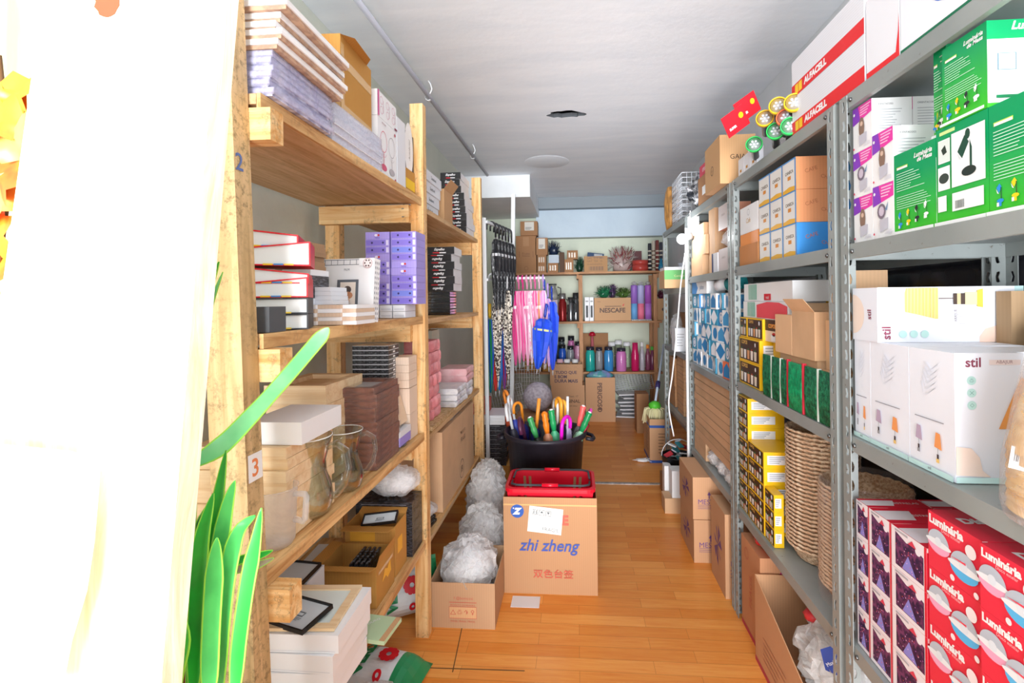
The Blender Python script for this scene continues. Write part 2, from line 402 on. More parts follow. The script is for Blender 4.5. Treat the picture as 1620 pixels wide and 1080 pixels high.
# metal strip across the floor
s0 = onZ(950, 764, 0); 
mb = MB(); mb.box(-.42, .62, -.018, .018, 0.0005, .004, noisy('c9cbcc','9b9a96',20,rough=.35,metal=.6))
o = mb.build('floor_threshold_strip', origin=(0,0,0)); o.location = (.15, s0.y, 0); tag(o, 'worn metal threshold strip across the laminate floor behind the bucket', 'floor strip')
# dark long seams in the laminate
mb = MB()
for (a_, b_) in (((742,940),(716,1063)),((640,1055),(830,1061))):
    A, B = onZ(*a_, 0), onZ(*b_, 0); mb.bar(A+V((0,0,.0006)), B+V((0,0,.0006)), .004, .001, flat('6b4a2a'))
structure(mb, 'trim_4')

# ================================================================ wooden shelving on the left
WD = [wood('f3cf96', 'd79b55', a, grime=.75) for a in 'xyz']
WDZ1 = wood('dab988', 'b59664', 'z', grime=.98)
WBY = wood('e6bd83', 'b9834a', 'y', grime=.35); PLY = wood('d9b486', 'b98f5f', 'y', grime=.25)
ws = thing('wooden_shelving', 'tall rough pine shelving with three uprights along the left wall', 'shelving', (XL, 2.07, 0))
def wpart(mb, name): 
    return mb.build(name, ws, origin=None)
def fixup(root):
    for ch in root.children:
        for g_ in ch.children: g_.location = g_.location - ch.location
        ch.location = ch.location - root.location
def post(x, y, z0, z1, w=.056, d=.045, x2=None, m=None):
    mb = MB(); mb.bar((x, y+d/2, z0), (x if x2 is None else x2, y+d/2, z1), w, d, m or WD[2], up=(0,1,0)); return wpart(mb, 'post')
P1Y, P2Y, P3Y = .92, 2.05, 3.33
# near upright leans slightly
lo, hi = onY(405, 1080, P1Y), onY(362, 0, P1Y)
sl = (hi.x-lo.x)/(hi.z-lo.z); xb = lo.x - lo.z*sl
NX = lambda z: xb + z*sl
np_ = post(NX(0)-.04, P1Y, 0, 2.35, w=.075, d=.05, x2=NX(2.35)-.04, m=WDZ1)
# painted number and sticker on it
fr = Fr((NX(0)+.0005-.0025, P1Y, 0), (0,1,0), (sl,0,1), .05, 1)
mb = MB(); mb.txt(fr, '2', .28, onX(366, 250, NX(1.7)).z, flat('5f74a8'), h=.035, bold=.01)
mb.build('painted_number', np_); mb = MB(); mb.q(fr, .08, onX(385,772,NX(1)).z, .95, onX(385,727,NX(1)).z, flat('fafafa')); 
mb.txt(fr, '3', .5, onX(385,750,NX(1)).z, flat('f0905a'), h=.036, bold=.015); mb.build('number_sticker', np_)
post(-.665, P2Y, 0, 2.27); post(-.668, P3Y, 0, 2.27, w=.062)
for y in (P1Y, P2Y, P3Y): post(-1.04, y, 0, 1.9 if y > 1 else 2.3, w=.062)
LV1 = [1.865, 1.365, .87, .415]; LV2 = [1.845, 1.35, .83, .37]
for i, z in enumerate(LV1):
    mb = MB(); mb.box(-1.10, -.655, P1Y+.055, P2Y-.002, z-.022, z, PLY, WBY); wpart(mb, 'shelf_board')
    mb = MB(); mb.box(-.66+.006, -.645, P1Y+.055, P2Y-.002, z-.03, z+.001, WBY) ; wpart(mb, 'edge_strip')
    mb = MB(); mb.box(-1.08, -.69, P2Y-.035, P2Y-.001, z-.105, z-.031, WD[0]); cb_ = wpart(mb, 'cross_beam')
    if i == 0: top_beam = cb_
    mb = MB(); x_ = NX(z)
    mb.box(-1.08, x_+.045, P1Y+.051, P1Y+.096, z-.098, z-.031, WD[0]); wpart(mb, 'cross_beam')
for i, z in enumerate(LV2):
    mb = MB(); mb.box(-1.10, -.66, P2Y+.05, P3Y-.002, z-.022, z, PLY, WBY); wpart(mb, 'shelf_board')
    mb = MB(); mb.box(-1.08, -.70, P3Y-.035, P3Y-.001, z-.105, z-.023, WD[0]); wpart(mb, 'cross_beam')
for z in (LV1[0]-.045, LV1[0]-.08):
    mb = MB(); mb.lathe([(.0005,-.0035),(.005,-.003),(.005,0)], flat('8a8a8a', .3, .8), 8, c=(-.715, P2Y-.036, z)); mb.build('nail_head', top_beam)
fixup(ws)

# ================================================================ steel shelving on the right
def steel():
    t = NT('grey_painted_steel'); t.set(.42, .15, .5); v = t.coord((1,1,1)); n1 = t.noise(v, 30, 8, .75); n2 = t.noise(v, 4, 3)
    c = t.mix(t.ramp(n2, .35, .65), sr('9da3a2'), sr('8d9493')); c = t.mix(t.ramp(n1, .63, .68), c, sr('6f6a5e')); t.col(c); return t.m
STL = steel(); STD = flat('4d5054', .5)
def angle_post(x, y, h, sx, sy):
    """slotted L-angle: two flanges with real slots"""
    mb = MB(); n = int(h/.05)
    def flange(O, U, w):
        O = V(O); U = V(U)
        for k in range(n):
            z0, z1 = k*.05, (k+1)*.05; zc = (z0+z1)/2
            out = [(0,z0),(w/2,z0),(w,z0),(w,zc),(w,z1),(w/2,z1),(0,z1),(0,zc)]
            cx = w*.55; inn = [(cx-.005,zc-.012),(cx,zc-.015),(cx+.005,zc-.012),(cx+.007,zc),(cx+.003,zc+.013),(cx-.003,zc+.015),(cx-.005,zc+.011),(cx-.001,zc)]
            vs = [O+U*a+V((0,0,b)) for a, b in out+inn]
            mb.add(vs, [(i, (i+1) % 8, 8+(i+1) % 8, 8+i) for i in range(8)], STL)
    flange((0,0,0), (sx,0,0), .036); flange((0,0,0), (0,sy,0), .036)
    me = mb.build('post', origin=(0,0,0)); me.location = (x, y, 0)
    so = me.modifiers.new('thick', 'SOLIDIFY'); so.thickness = .0022; so.offset = 0
    return me
def steel_unit(y0, y1, levels, label, h=1.985, x0=XR, depth=.41):
    r = thing('steel_shelving', label, 'shelving', (x0, y0, 0), group='grey slotted steel shelving along the right wall')
    def P(mb, nm): o = mb.build(nm, r); o.location = o.location - r.location; return o
    first = None
    for x, sx in ((x0, 1), (x0+depth, -1)):
        for y, sy in ((y0, 1), (y1, -1)):
            o = angle_post(x, y, h, sx, sy); o.parent = r; o.location = V((x, y, 0)) - r.location
    for z in levels:
        mb = MB(); e = .003
        X0, X1, Y0, Y1 = x0+e, x0+depth-e, y0+e, y1-e
        mb.box(X0, X1, Y0, Y1, z-.003, z, STL)
        mb.box(X0, X0+.002, Y0, Y1, z-.038, z-.003, STL); mb.box(X1-.002, X1, Y0, Y1, z-.038, z-.003, STL)
        mb.box(X0+.002, X1-.002, Y0, Y0+.002, z-.038, z-.003, STL); mb.box(X0+.002, X1-.002, Y1-.002, Y1, z-.038, z-.003, STL)
        mb.box(X0+.002, X0+.014, Y0+.002, Y1-.002, z-.038, z-.036, STL)
        sh = P(mb, 'shelf')
        for y in (Y0+.045, Y1-.045):
            mb = MB(); mb.lathe([(.006,-.001),(.006,.004),(.003,.006),(.0005,.006)], flat('6d6f70', .3, .9), 6, c=(0,0,0))
            for v_ in mb.v: v_.x, v_.z = -v_.z, v_.x
            o = mb.build('bolt', sh, origin=(0,0,0)); o.location = V((X0, y, z-.02)) - r.location - sh.location
    return r
SL = [1.955, 1.565, 1.065, .52]
steel_unit(.47, 1.375, SL, 'nearest grey steel shelving unit, holding green, white and red lamp boxes')
steel_unit(1.405, 2.295, [1.955, 1.565, 1.055, .495], 'grey steel shelving unit holding wicker baskets and yellow cup boxes')
steel_unit(2.315, 3.19, [1.955, 1.56, 1.03, .50], 'grey steel shelving unit holding stacked blue and white cups')
steel_unit(3.21, 4.05, [1.955, 1.50, 1.06, .62], 'farthest grey steel shelving unit, with a green carton on it')

mb = MB(); n1_, n2_ = 40, 20; vs = []
for i in range(n1_+1):
    for j in range(n2_+1): vs.append((1.148+.012*mnoise.noise(V((i*.55, j*.4, 3)))+.006*mnoise.noise(V((i*1.7, j*1.3, 9))), .45+1.86*i/n1_, .55+1.0*j/n2_))
bp_ = NT('black_plastic'); bp_.set(.22, 0, .6); bp_.p.inputs['Base Color'].default_value = (*sr('2c2b33'), 1)
mb.add(vs, [(i*(n2_+1)+j, i*(n2_+1)+j+1, (i+1)*(n2_+1)+j+1, (i+1)*(n2_+1)+j) for i in range(n1_) for j in range(n2_)], bp_.m, True)
o = mb.build('plastic_sheet'); so = o.modifiers.new('t', 'SOLIDIFY'); so.thickness = .001; tag(o, 'wrinkled black plastic sheet covering the wall behind the steel shelves', 'plastic sheet')
# ================================================================ wooden shelving at the back
YS = 5.93
bs = thing('wooden_shelving', 'brown timber shelving of three boards across the back wall', 'shelving', (.3, YS, 0))
def bpart(mb, nm): o = mb.build(nm, bs); o.location = o.location - bs.location
BW = [wood('c99468', 'a06c42', a, grime=.3) for a in 'xyz']
xm, xr_ = onY(919, 500, YS).x, onY(1037, 500, YS).x; xl = onY(812, 500, YS).x-.12
for x in (xl, xm, xr_):
    for y in (YS, YB-.06):
        mb = MB(); mb.bar((x, y+.02, 0), (x, y+.02, 1.72), .045, .04, BW[2], up=(0,1,0)); bpart(mb, 'post')
LB = []
for i, (py, x) in enumerate(((430, 930), (508, 960), (588, 960), )):
    z = onY(x, py, YS).z; LB.append(z)
    mb = MB(); mb.box(xl-.05, xm-.01, YS-.02, YB-.01, z-.025, z, BW[0]); bpart(mb, 'shelf_board')
    mb = MB(); mb.box(xm-.008, 1.02, YS-.02, YB-.01, z-.022, z+.002, BW[0]); bpart(mb, 'shelf_board')
    for x in (xm, xr_): mb = MB(); mb.box(x-.045 if x == xm else x+.023, x-.023 if x == xm else x+.045, YS, YB-.02, z-.08, z-.026, BW[1]); bpart(mb, 'bracket')
LBZ = [z+.003 for z in LB]
# ================================================================ helpers for placing
def yb(Y, px0, px1, pyt, z0, dep, pyr=None):
    a = onY(px0, pyr or pyt, Y); b = onY(px1, pyr or pyt, Y); t = onY((px0+px1)/2, pyt, Y)
    return (a.x, b.x, Y, Y+dep, z0, t.z)
def rx(o, loc): o.location = loc; return o
def frame_proto(name, w, d, h, fw, mf, mp, wrap=None, recess=.5, under=None):
    """a framed panel lying flat: mitred frame, backing panel, optional shrink wrap"""
    r = thing(name, None, None)
    mb = MB()
    o = [(-w/2,-d/2),(w/2,-d/2),(w/2,d/2),(-w/2,d/2)]; i_ = [(-w/2+fw,-d/2+fw),(w/2-fw,-d/2+fw),(w/2-fw,d/2-fw),(-w/2+fw,d/2-fw)]
    zb0 = h*.42 if under else 0
    if under: MB().box(-w/2+.004, w/2-.004, -d/2+.004, d/2-.004, 0, h*.42, under).build('back_board', r, origin=(0,0,0))
    vs = [(*p, zb0) for p in o]+[(*p, h) for p in o]+[(*p, h) for p in i_]+[(*p, h*recess) for p in i_]
    fs = []
    for k in range(4):
        j = (k+1) % 4; fs += [(k, j, 4+j, 4+k), (4+k, 4+j, 8+j, 8+k), (8+k, 8+j, 12+j, 12+k)]
    fs.append((3,2,1,0)); mb.add(vs, fs, mf); mb.build('frame', r, origin=(0,0,0))
    MB().box(-w/2+fw, w/2-fw, -d/2+fw, d/2-fw, h*recess*.3, h*recess, mp).build('backing_panel', r, origin=(0,0,0))
    if wrap:
        mb = MB(); e = .003; n = 14; rnd = random.Random(4)
        per = []
        for k in range(4):
            a, b = o[k], o[(k+1) % 4]
            for t_ in range(n): per.append((a[0]+(b[0]-a[0])*t_/n, a[1]+(b[1]-a[1])*t_/n))
        N = len(per); vs = []
        for zz in (0.0008, h*.5, h+.0012):
            for p in per:
                q = 1+e/max(w,d)*2+(rnd.uniform(0,.012) if zz == h*.5 else rnd.uniform(0, .004)); vs.append((p[0]*q, p[1]*q, zz))
        fs = [(l*N+k, l*N+(k+1) % N, (l+1)*N+(k+1) % N, (l+1)*N+k) for l in range(2) for k in range(N)]+[tuple(2*N+k for k in range(N))]
        mb.add(vs, fs, wrap); mb.build('shrink_wrap', r, origin=(0,0,0))
    return r
def stack(proto, x, y, z, n, t, lab, group=None, jx=.004, jy=.004, jr=.012, cat=None, first=True, seed=0, gap=.0006):
    rnd = random.Random(seed); out = []
    for i in range(n):
        o = proto if (i == 0 and first) else dup(proto)
        o.location = (x+rnd.uniform(-jx, jx), y+rnd.uniform(-jy, jy), z+i*(t+gap)); o.rotation_euler = (0, 0, rnd.uniform(-jr, jr))
        o['label'] = lab(i); 
        if group: o['group'] = group
        if cat: o['category'] = cat
        out.append(o)
    return out
FILM = film('f4f4ff', .22, .1, 1, 22); FILMD = film('dcdcec', .3, .08, 1, 30)
EW = flat('f4f2f2', .4); LIL = noisy('e9e6f4', 'b9b4dc', 14, .35, .6, .25, .6); PINE = wood('f6dcb4', 'e6c190', 'x')
BRN = noisy('84503c', '5c3428', 30, .4, .6, .3, .4, stretch=(1,1,3)); COP = wood('b08058', '8a5a3c', 'y')

# ================================================================ LEFT, near bay, top shelf
Z = LV1[0]+.002
pr = frame_proto('wrapped_picture', .43, .255, .0155, .03, LIL, COP, FILMD, under=noisy('dcdcf0','8a88a8',30,rough=.3))
stack(pr, -.847, 1.115, Z, 6, .0155, lambda i: f'large flat frame in lilac film, {od(i,6)} of the stack touching the near upright', 'lilac wrapped frames on the top shelf', cat='frame', jx=.006, jy=.008)
UND = noisy('c8a488', 'a88470', 30, rough=.6)
pr = frame_proto('framed_picture', .43, .29, .020, .035, EW, COP, under=UND)
stack(pr, -.822, 1.135, Z+.099, 5, .020, lambda i: f'white frame with brown back, {od(i,5)} of the stack by the brown taped carton', 'white frames on the wrapped frames', cat='frame', jx=.016, jy=.012, jr=.02, seed=3)
pr = frame_proto('framed_picture', .40, .33, .021, .03, flat('eceef4', .3), COP, FILMD)
stack(pr, -.845, 1.445, Z, 5, .021, lambda i: f'film-wrapped white frame, {od(i,5)} in the stack beneath the brown taped carton', 'wrapped frames beneath the taped carton', cat='frame', jx=.006, jy=.006, seed=8)
# brown taped carton
def dec_tape(mb, w, d, h):
    for s_ in 'FR':
        f = mb.face(s_, w, d, h); mb.q(f, 0, .62, 1, .74, TAPE); mb.q(f, 0, .02, 1, .12, TAPE)
    f = mb.face('R', w, d, h); mb.q(f, 0, .12, .1, .9, TAPE)
    mb.add([(w/2-.004, -d/2, h), (w/2+.035, -d/2+.02, h-.006), (w/2+.03, d/2-.08, h-.004), (w/2-.004, d/2-.03, h)], [(0,1,2,3)], CBO)
z1 = Z+.11
pack('carton', 'scuffed brown taped carton high on the wrapped frames of the top shelf', 'box', (-.92, -.665, 1.36, 1.59, z1, onX(535, 48, -.66).z), CBO, dec_tape, rz=.03)
# white boxes with pink mirror drawings
def dec_mirror(k):
    def f_(mb, w, d, h):
        f = mb.face('R', w, d, h)
        if k == 0:
            for i in range(3):
                for j in range(2):
                    mb.ring(f, .2+.3*i, .7-.38*j, .012, .0135, flat('d58aa0'), 16); mb.q(f, .29+.3*i, .45-.2*j, .3+.3*i, .75-.2*j, flat('b3788c'))
            mb.q(f, 0, 0, .06, 1, flat('e0559c')); mb.q(f, .85, 0, 1, .08, flat('8a3350'))
        else:
            for a_, c_ in ((.3, 'd9607f'), (.72, 'b9b2b6')):
                mb.ring(f, a_, .62, .028, .030, flat(c_), 22, 1.25); mb.ring(f, a_, .42, .020, .0215, flat(c_), 16, .6, pi, 2*pi)
                mb.q(f, a_-.01, .22, a_+.01, .42, flat(c_)); mb.disc(f, a_, .17, .026, flat(c_), 18, .012)
            mb.txt(f, 'SPECCHIO', .3, .93, flat('8a3350'), w=.04); mb.disc(f, .9, .9, .006, flat('c02a4a')); mb.disc(f, .9, .06, .006, flat('c02a4a'))
    return f_
ym = onX(627, 250, -.665).y
pack('mirror_box', 'white box with two tall mirror outlines, pink and grey, under the sketch-printed box', 'box', (-.90, -.665, 1.635, ym, Z, Z+.20), WHT, dec_mirror(1))
pack('mirror_box', 'white box with rows of small pink mirror sketches, on the two-mirror box', 'box', (-.90, -.665, 1.635, ym+.004, Z+.201, Z+.29), WHT, dec_mirror(0))
pack('carton', 'plain tall white carton on the top shelf beside the mirror boxes', 'box', (-.90, -.665, ym+.012, ym+.10, Z, Z+.265), WH2)
def dec_auto(mb, w, d, h):
    f = mb.face('R', w, d, h); mb.disc(f, .45, .55, .05, WHT, 24, .11); mb.txt(f, 'Autobriol', .5, .55, BLK, w=.085, shear=.3, rot=pi/2)
pack('carton', 'dark carton with white oval lettering just before the middle upright', 'box', (-.88, -.672, ym+.115, 2.03, Z+.10, Z+.25), DGR, dec_auto)
pack('carton', 'yellow-banded carton under the dark carton by the middle upright', 'box', (-.88, -.668, ym+.11, 2.03, Z, Z+.099), CBO, lambda mb,w,d,h: mb.q(mb.face('R',w,d,h), 0,.2,1,.6,YEL))

# ---------------- second shelf, near bay
Z = LV1[1]+.002
def binder(edge, label, z, rz, hs, hl, spine_right=True, grp=None):
    r = thing('ring_binder', label, 'ring binder', (-.785, 1.135, z), 0, grp)
    w, d = .27, .14; t_ = .003
    mb = MB(); hr, hl_ = (hs, hl)
    vs = [(-w/2,-d/2,0),(w/2,-d/2,0),(w/2,d/2,0),(-w/2,d/2,0)]
    mb.box(-w/2, w/2, -d/2, d/2, 0, t_, edge)
    mb.add([(-w/2,-d/2,hl_-t_),(w/2,-d/2,hr-t_),(w/2,d/2,hr-t_),(-w/2,d/2,hl_-t_),(-w/2,-d/2,hl_),(w/2,-d/2,hr),(w/2,d/2,hr),(-w/2,d/2,hl_)], [(0,3,2,1),(4,5,6,7),(0,1,5,4),(1,2,6,5),(2,3,7,6),(3,0,4,7)], edge)
    mb.box(w/2-t_, w/2, -d/2, d/2, t_, hr-t_, edge); mb.build('cover', r, origin=(0,0,0))
    mb = MB(); e = .0035
    mb.add([(-w/2,-d/2+e,t_),(w/2-e,-d/2+e,t_),(w/2-e,d/2-e,t_),(-w/2,d/2-e,t_),(-w/2,-d/2+e,hl_-t_),(w/2-e,-d/2+e,hr-t_),(w/2-e,d/2-e,hr-t_),(-w/2,d/2-e,hl_-t_)], [(0,3,2,1),(4,5,6,7),(0,1,5,4),(1,2,6,5),(2,3,7,6),(3,0,4,7)], flat('e4e9ea'))
    mb.build('contents', r, origin=(0,0,0))
    mb = MB()
    for k, c_ in enumerate(('f2ce2e', '3d8fd0', 'f2d24a')): mb.box(w/2-.10+.022*k, w/2-.08+.022*k, -d/2-.0006, -d/2+.0034, .001, .0045, flat(c_))
    mb.build('index_tab', r, origin=(0,0,0))
    r.rotation_euler = (0, rz, 0); return r
g = 'ring binders stacked on the second shelf'
z = Z; bl = [('dark', DGR, 0, .036, .036, 'white ring binder with dark edges lying lowest under the red-edged ones', .0),
      ('dark', DGR, 0, .037, .037, 'white ring binder with dark edges, second in the pile below the red-edged ones', .0),
      ('red', RED, 0, .048, .020, 'red-edged white binder directly on the dark-edged binders', .0),
      ('red', RED, 0, .024, .052, 'red-edged white binder, second lowest of the four red ones', .0),
      ('red', RED, 0, .058, .024, 'red-edged white binder, second highest of the red ones, tilted upward', .0),
      ('red', RED, 0, .030, .056, 'red-edged white binder at the very top of the binder pile', .0)]
offs = [0,0,0,0,.006,-.02]
zz = [Z, Z+.037, Z+.0755, Z+.108, Z+.150, Z+.1935]
rots = [0, 0, 0, .10, .04, -.08]
for i, b in enumerate(bl):
    o = binder(b[1], b[5], zz[i], 0, b[3], b[4]); o.location.x += offs[i]; o.rotation_euler = (0, 0, rots[i]*.3+.42)
zz2 = Z
pack('box', 'dark grey box standing before the lowest ring binders', 'box', (-.70+.0, -.648, 1.0, 1.06, Z, Z+.055), flat('55585c'))
# pile of flat white and brown boxes
def px_(Y, px): return onY(px, 490, Y).x
rnd = random.Random(2); xs = [(448,498),(499,538),(539,563)]
for c_, (a_, b_) in enumerate(xs):
    for i in range(5):
        brown = (i+c_) % 2 == 1; y0 = 1.30+.012*c_
        pack('flat_box', f"flat {'pale brown' if brown else 'white'} box, {od(i,5)} of the {['left','middle','right'][c_]} column before the film-print box", 'box',
             (px_(y0,a_)+.001, px_(y0,b_)-.001, y0+rnd.uniform(0,.008), y0+.13, Z+i*.0112, Z+.0108+i*.0112), card('d8bfa8') if brown else WHT, group='flat boxes on the second shelf')
zb = Z+.0565
pk = onY(447, 450, 1.315); x0, x1 = px_(1.315, 446), px_(1.315, 491)
pack('photo_album', 'clear-wrapped white album under the black strapped bundle', 'album', (x0, x1, 1.315, 1.42, zb, zb+.018), WH2)
pb = noisy('2b2a2e', '6c6a70', 60, .45, .62, .2, .5, stretch=(1,1,4))
def dec_strap(mb, w, d, h):
    f = mb.face('F', w, d, h); mb.q(f, .5, 0, .56, 1.0, WHT)
    for i in range(7): mb.q(f, 0, i/7, 1, i/7+.012, flat('8b8990'))
pack('strapped_bundle', 'black plastic-wrapped bundle with a white strap behind the ring binders', 'bundle', (x0, x1, 1.318, 1.42, zb+.0185, zb+.082), pb, dec_strap)
pack('flat_box', 'white flat box on the black strapped bundle', 'box', (x0, x1, 1.318, 1.42, zb+.0825, zb+.099), WHT)
for i in range(6):
    pack('cardboard_sheet', f'brown cardboard sleeve, {od(i,6)} on the white flat box by the wall', 'cardboard', (x0-.03+.002*i, x1-.017-.0035*(i%3), 1.33, 1.44, zb+.0995+i*.0135, zb+.0995+i*.0135+.013), card('b08d6c'), rz=rnd.uniform(-.06,.06), group='cardboard sleeves on the second shelf')
for i in range(4):
    pack('flat_box', f'small white carton, {od(i,4)} beside the black strapped bundle', 'box', (px_(1.34,492), px_(1.34,526)-.002*i, 1.34, 1.44, zb+i*.0125, zb+i*.0125+.012), WH2, group='small white cartons beside the bundle')
# film-print picture frame box
def dec_porta(mb, w, d, h):
    f = mb.face('F', w, d, h); k_ = flat('5b6068')
    for (v0, v1) in ((.90,.985),(.02,.10)):
        mb.q(f, .01, v0, .99, v0+.008, k_); mb.q(f, .01, v1-.008, .99, v1, k_)
        for i in range(8): mb.q(f, .06+.12*i, v0, .068+.12*i, v1, k_)
    mb.q(f, .72, .88, 1, 1, WHT); mb.disc(f, .88, .92, .016, flat('b9888c')); mb.disc(f, .88, .92, .0145, flat('f0e8e8'))
    for i in range(6): mb.disc(f, .88+.05*cos(i*pi/3), .92+.05*sin(i*pi/3), .0028, flat('5a3a3c'), 8)
    mb.txt(f, 'FILM', .5, .82, k_, w=.018)
    mb.q(f, .33, .24, .73, .66, flat('646a72')); mb.q(f, .39, .27, .68, .62, flat('eaded2'))
    for i in range(14):
        mb.q(f, .335, .25+.029*i, .355, .268+.029*i, WHT, off=.0022); mb.q(f, .705, .25+.029*i, .725, .268+.029*i, WHT, off=.0022)
    mb.disc(f, .53, .50, .013, flat('574a46'), 12, .012); mb.disc(f, .54, .41, .017, flat('c98c68'), 12, .012); mb.disc(f, .52, .33, .012, flat('e8c2a4'), 12, .010)
    mb.txt(f, 'PORTA RETRATO', .6, .16, flat('a9adb4'), w=.13, rot=pi)
    f = mb.face('R', w, d, h)
    for i in range(12):
        for j in range(3): mb.q(f, .1+.3*j, .03+.08*i, .22+.3*j, .07+.08*i, flat('8c8e98'), off=.0007)
a = px_(1.50, 503); b = px_(1.50, 592)
o = pack('picture_frame_box', 'white box printed with a film strip and small portrait, leaning before the purple boxes', 'box', (a, b, 1.50, 1.535, Z, Z+.20), WHT, dec_porta, rot=(-.10, 0, -.10))
# purple boxes
PUR = card('a99be6', .1, .45); PU2 = flat('8474d4'); 
def dec_pur(v):
    def f_(mb, w, d, h):
        f = mb.face('F', w, d, h)
        if v: mb.q(f, .03, .12, .84, .88, PU2 if v == 1 else flat('7a86e0')); mb.disc(f, .28, .5, .0042, flat('3a3170'), 10); mb.disc(f, .74, .5, .0042, flat('3a3170'), 10); mb.q(f, .87, .15, .97, .85, flat('d9d2f2'))
        else: mb.disc(f, .45, .55, .007, flat('e9e4f8'), 10, .005); mb.disc(f, .55, .55, .0045, flat('c4302c'), 8); mb.txt(f, 'baby', .5, .2, flat('6d5fc0'), w=.02)
    return f_
y0 = 1.86; pat = [[1,1,1,1,1,0,1,1,0],[1,1,1,0,0,1,2,1,1,1]]
for c_, (a_, b_) in enumerate(((578, 617), (618, 659))):
    xa, xb = onY(a_, 420, y0).x, onY(b_, 420, y0).x
    nn = 10
    for i in range(nn):
        pack('gadget_box', f"purple box with {'drawn drawers' if [1,1,1,0,1,1,0,1,1,0][i] else 'a small emblem'}, {od(i,nn)} of the {'left' if c_==0 else 'right'} purple column", 'box',
             (xa+.001, xb-.002, y0+rnd.uniform(0,.005), y0+.12, Z+.052+i*.0282, Z+.0795+i*.0282), PUR, dec_pur([1,1,1,0,1,1,0,1,1,0][i] if c_ == 0 else [1,2,1,1,0,0,1,2,1,1][i]), group='purple boxes on the second shelf')
for c_ in range(3):
    for i in range(2):
        pack('jewel_case', f"clear white case, {'upper' if i else 'lower'} one, {['left','middle','right'][c_]} under the purple columns", 'case', (-.80+.052*c_, -.752+.052*c_, 1.84, 1.96, Z+.025*i, Z+.024+.025*i), WH2, lambda mb,w,d,h: mb.q(mb.face('F',w,d,h),.1,.2,.9,.5,flat('cfd3dc')), group='white cases under the purple boxes')

# ---------------- third shelf, near bay
Z = LV1[2]+.002
pr = frame_proto('pine_picture', .24, .22, .0265, .03, PINE, wood('efd2a6', 'dfb888', 'x'))
stack(pr, -.80, 1.22, Z, 8, .0265, lambda i: f'pale pine frame, {od(i,8)} of the pile under the flat white box', 'pine frames under the white box', cat='frame', seed=5)
pack('carton', 'flat white box lying on the near pile of pine frames', 'box', (-.80, -.655, 1.13, 1.33, Z+8*.0271+.001, Z+8*.0271+.055), WHT)
pr = frame_proto('pine_picture', .20, .26, .0295, .03, PINE, wood('efd2a6', 'dfb888', 'x'))
stack(pr, -.87, 1.60, Z, 10, .0295, lambda i: f'pale pine frame, {od(i,10)} of the tall pile left of the brown frames', 'pine frames left of the brown frames', cat='frame', seed=6)
pr = frame_proto('brown_picture', .185, .21, .0222, .022, BRN, flat('cfd6da', .15), film('f0e6e4', .08, .06, 1, 40))
stack(pr, -.753, 1.69, Z, 12, .0222, lambda i: f'dark brown frame in shrink wrap, {od(i,12)} of the brown stack behind the glass pitcher', 'brown shrink-wrapped frames', cat='frame', jx=.004, jy=.003, jr=.02, seed=7)
pr = frame_proto('pine_picture', .17, .13, .0295, .03, PINE, PINE)
stack(pr, -.80, 1.90, Z, 8, .0295, lambda i: f'pine frame, {od(i,8)} beneath the black slim cases', 'pine frames beneath the black cases', cat='frame', seed=9)
pc = noisy('24262a', '5d6166', 90, .45, .65, .25, .3)
def dec_case(mb, w, d, h):
    for s_ in 'FR':
        f = mb.face(s_, w, d, h); mb.q(f, 0, 0, 1, .1, flat('c9ccd2')); mb.q(f, 0, .9, 1, 1, flat('c9ccd2'))
    f = mb.face('R', w, d, h); mb.q(f, .42, .3, .62, .7, WHT)
for i in range(8):
    pack('slim_case', f'black slim case with a white tag, {od(i,8)} of the stack behind the brown frames', 'case', (-.866, -.722, 1.855, 1.965, Z+.242+i*.0182, Z+.2598+i*.0182), pc, dec_case, group='black slim cases', tm=flat('b9bec6', .2))
KR = card('ecd6c2', .08)
for i in range(4):
    pack('gift_box', f'pale kraft box, {od(i,4)} of the pile left of the middle upright', 'box', (-.765+.01*(i%2), -.668, 1.93, 2.03, Z+.21+i*.031, Z+.24+i*.031), KR, group='pale kraft boxes by the middle upright')
for i in range(2):
    pack('gift_box', f"larger pale kraft box, {'upper' if i else 'lower'} of two under the leaning panels", 'box', (-.78, -.668, 1.935, 2.03, Z+.104*i, Z+.103+.104*i), KR)
for i in range(3):
    pack('wooden_board', f"pale wooden panel leaning by the middle upright, {['left','middle','right'][i]} of three", 'panel', (-.755+.036*i, -.745+.036*i, 1.84, 1.925, Z+.082, Z+.225), card('eccfb0', .05), rot=(0, -.28, 0), group='leaning wooden panels')
pack('gift_box', 'white and lilac lidded box below the leaning wooden panels', 'box', (-.755, -.66, 1.80, 1.92, Z+.012, Z+.068), flat('9f90dd'), lambda mb,w,d,h: (mb.box(-w/2-.001,w/2+.001,-d/2-.001,d/2+.001,h-.022,h+.001,WH2)))
o = MB().lathe([(.001,0),(.05,0),(.052,.004),(.05,.008),(.001,.009)], glass('dfe8f0', .8), 24).build('glass_dish', origin=(0,0,0)); o.location = (-.71, 1.86, Z); tag(o, 'round glass dish beneath the white and lilac box', 'dish')

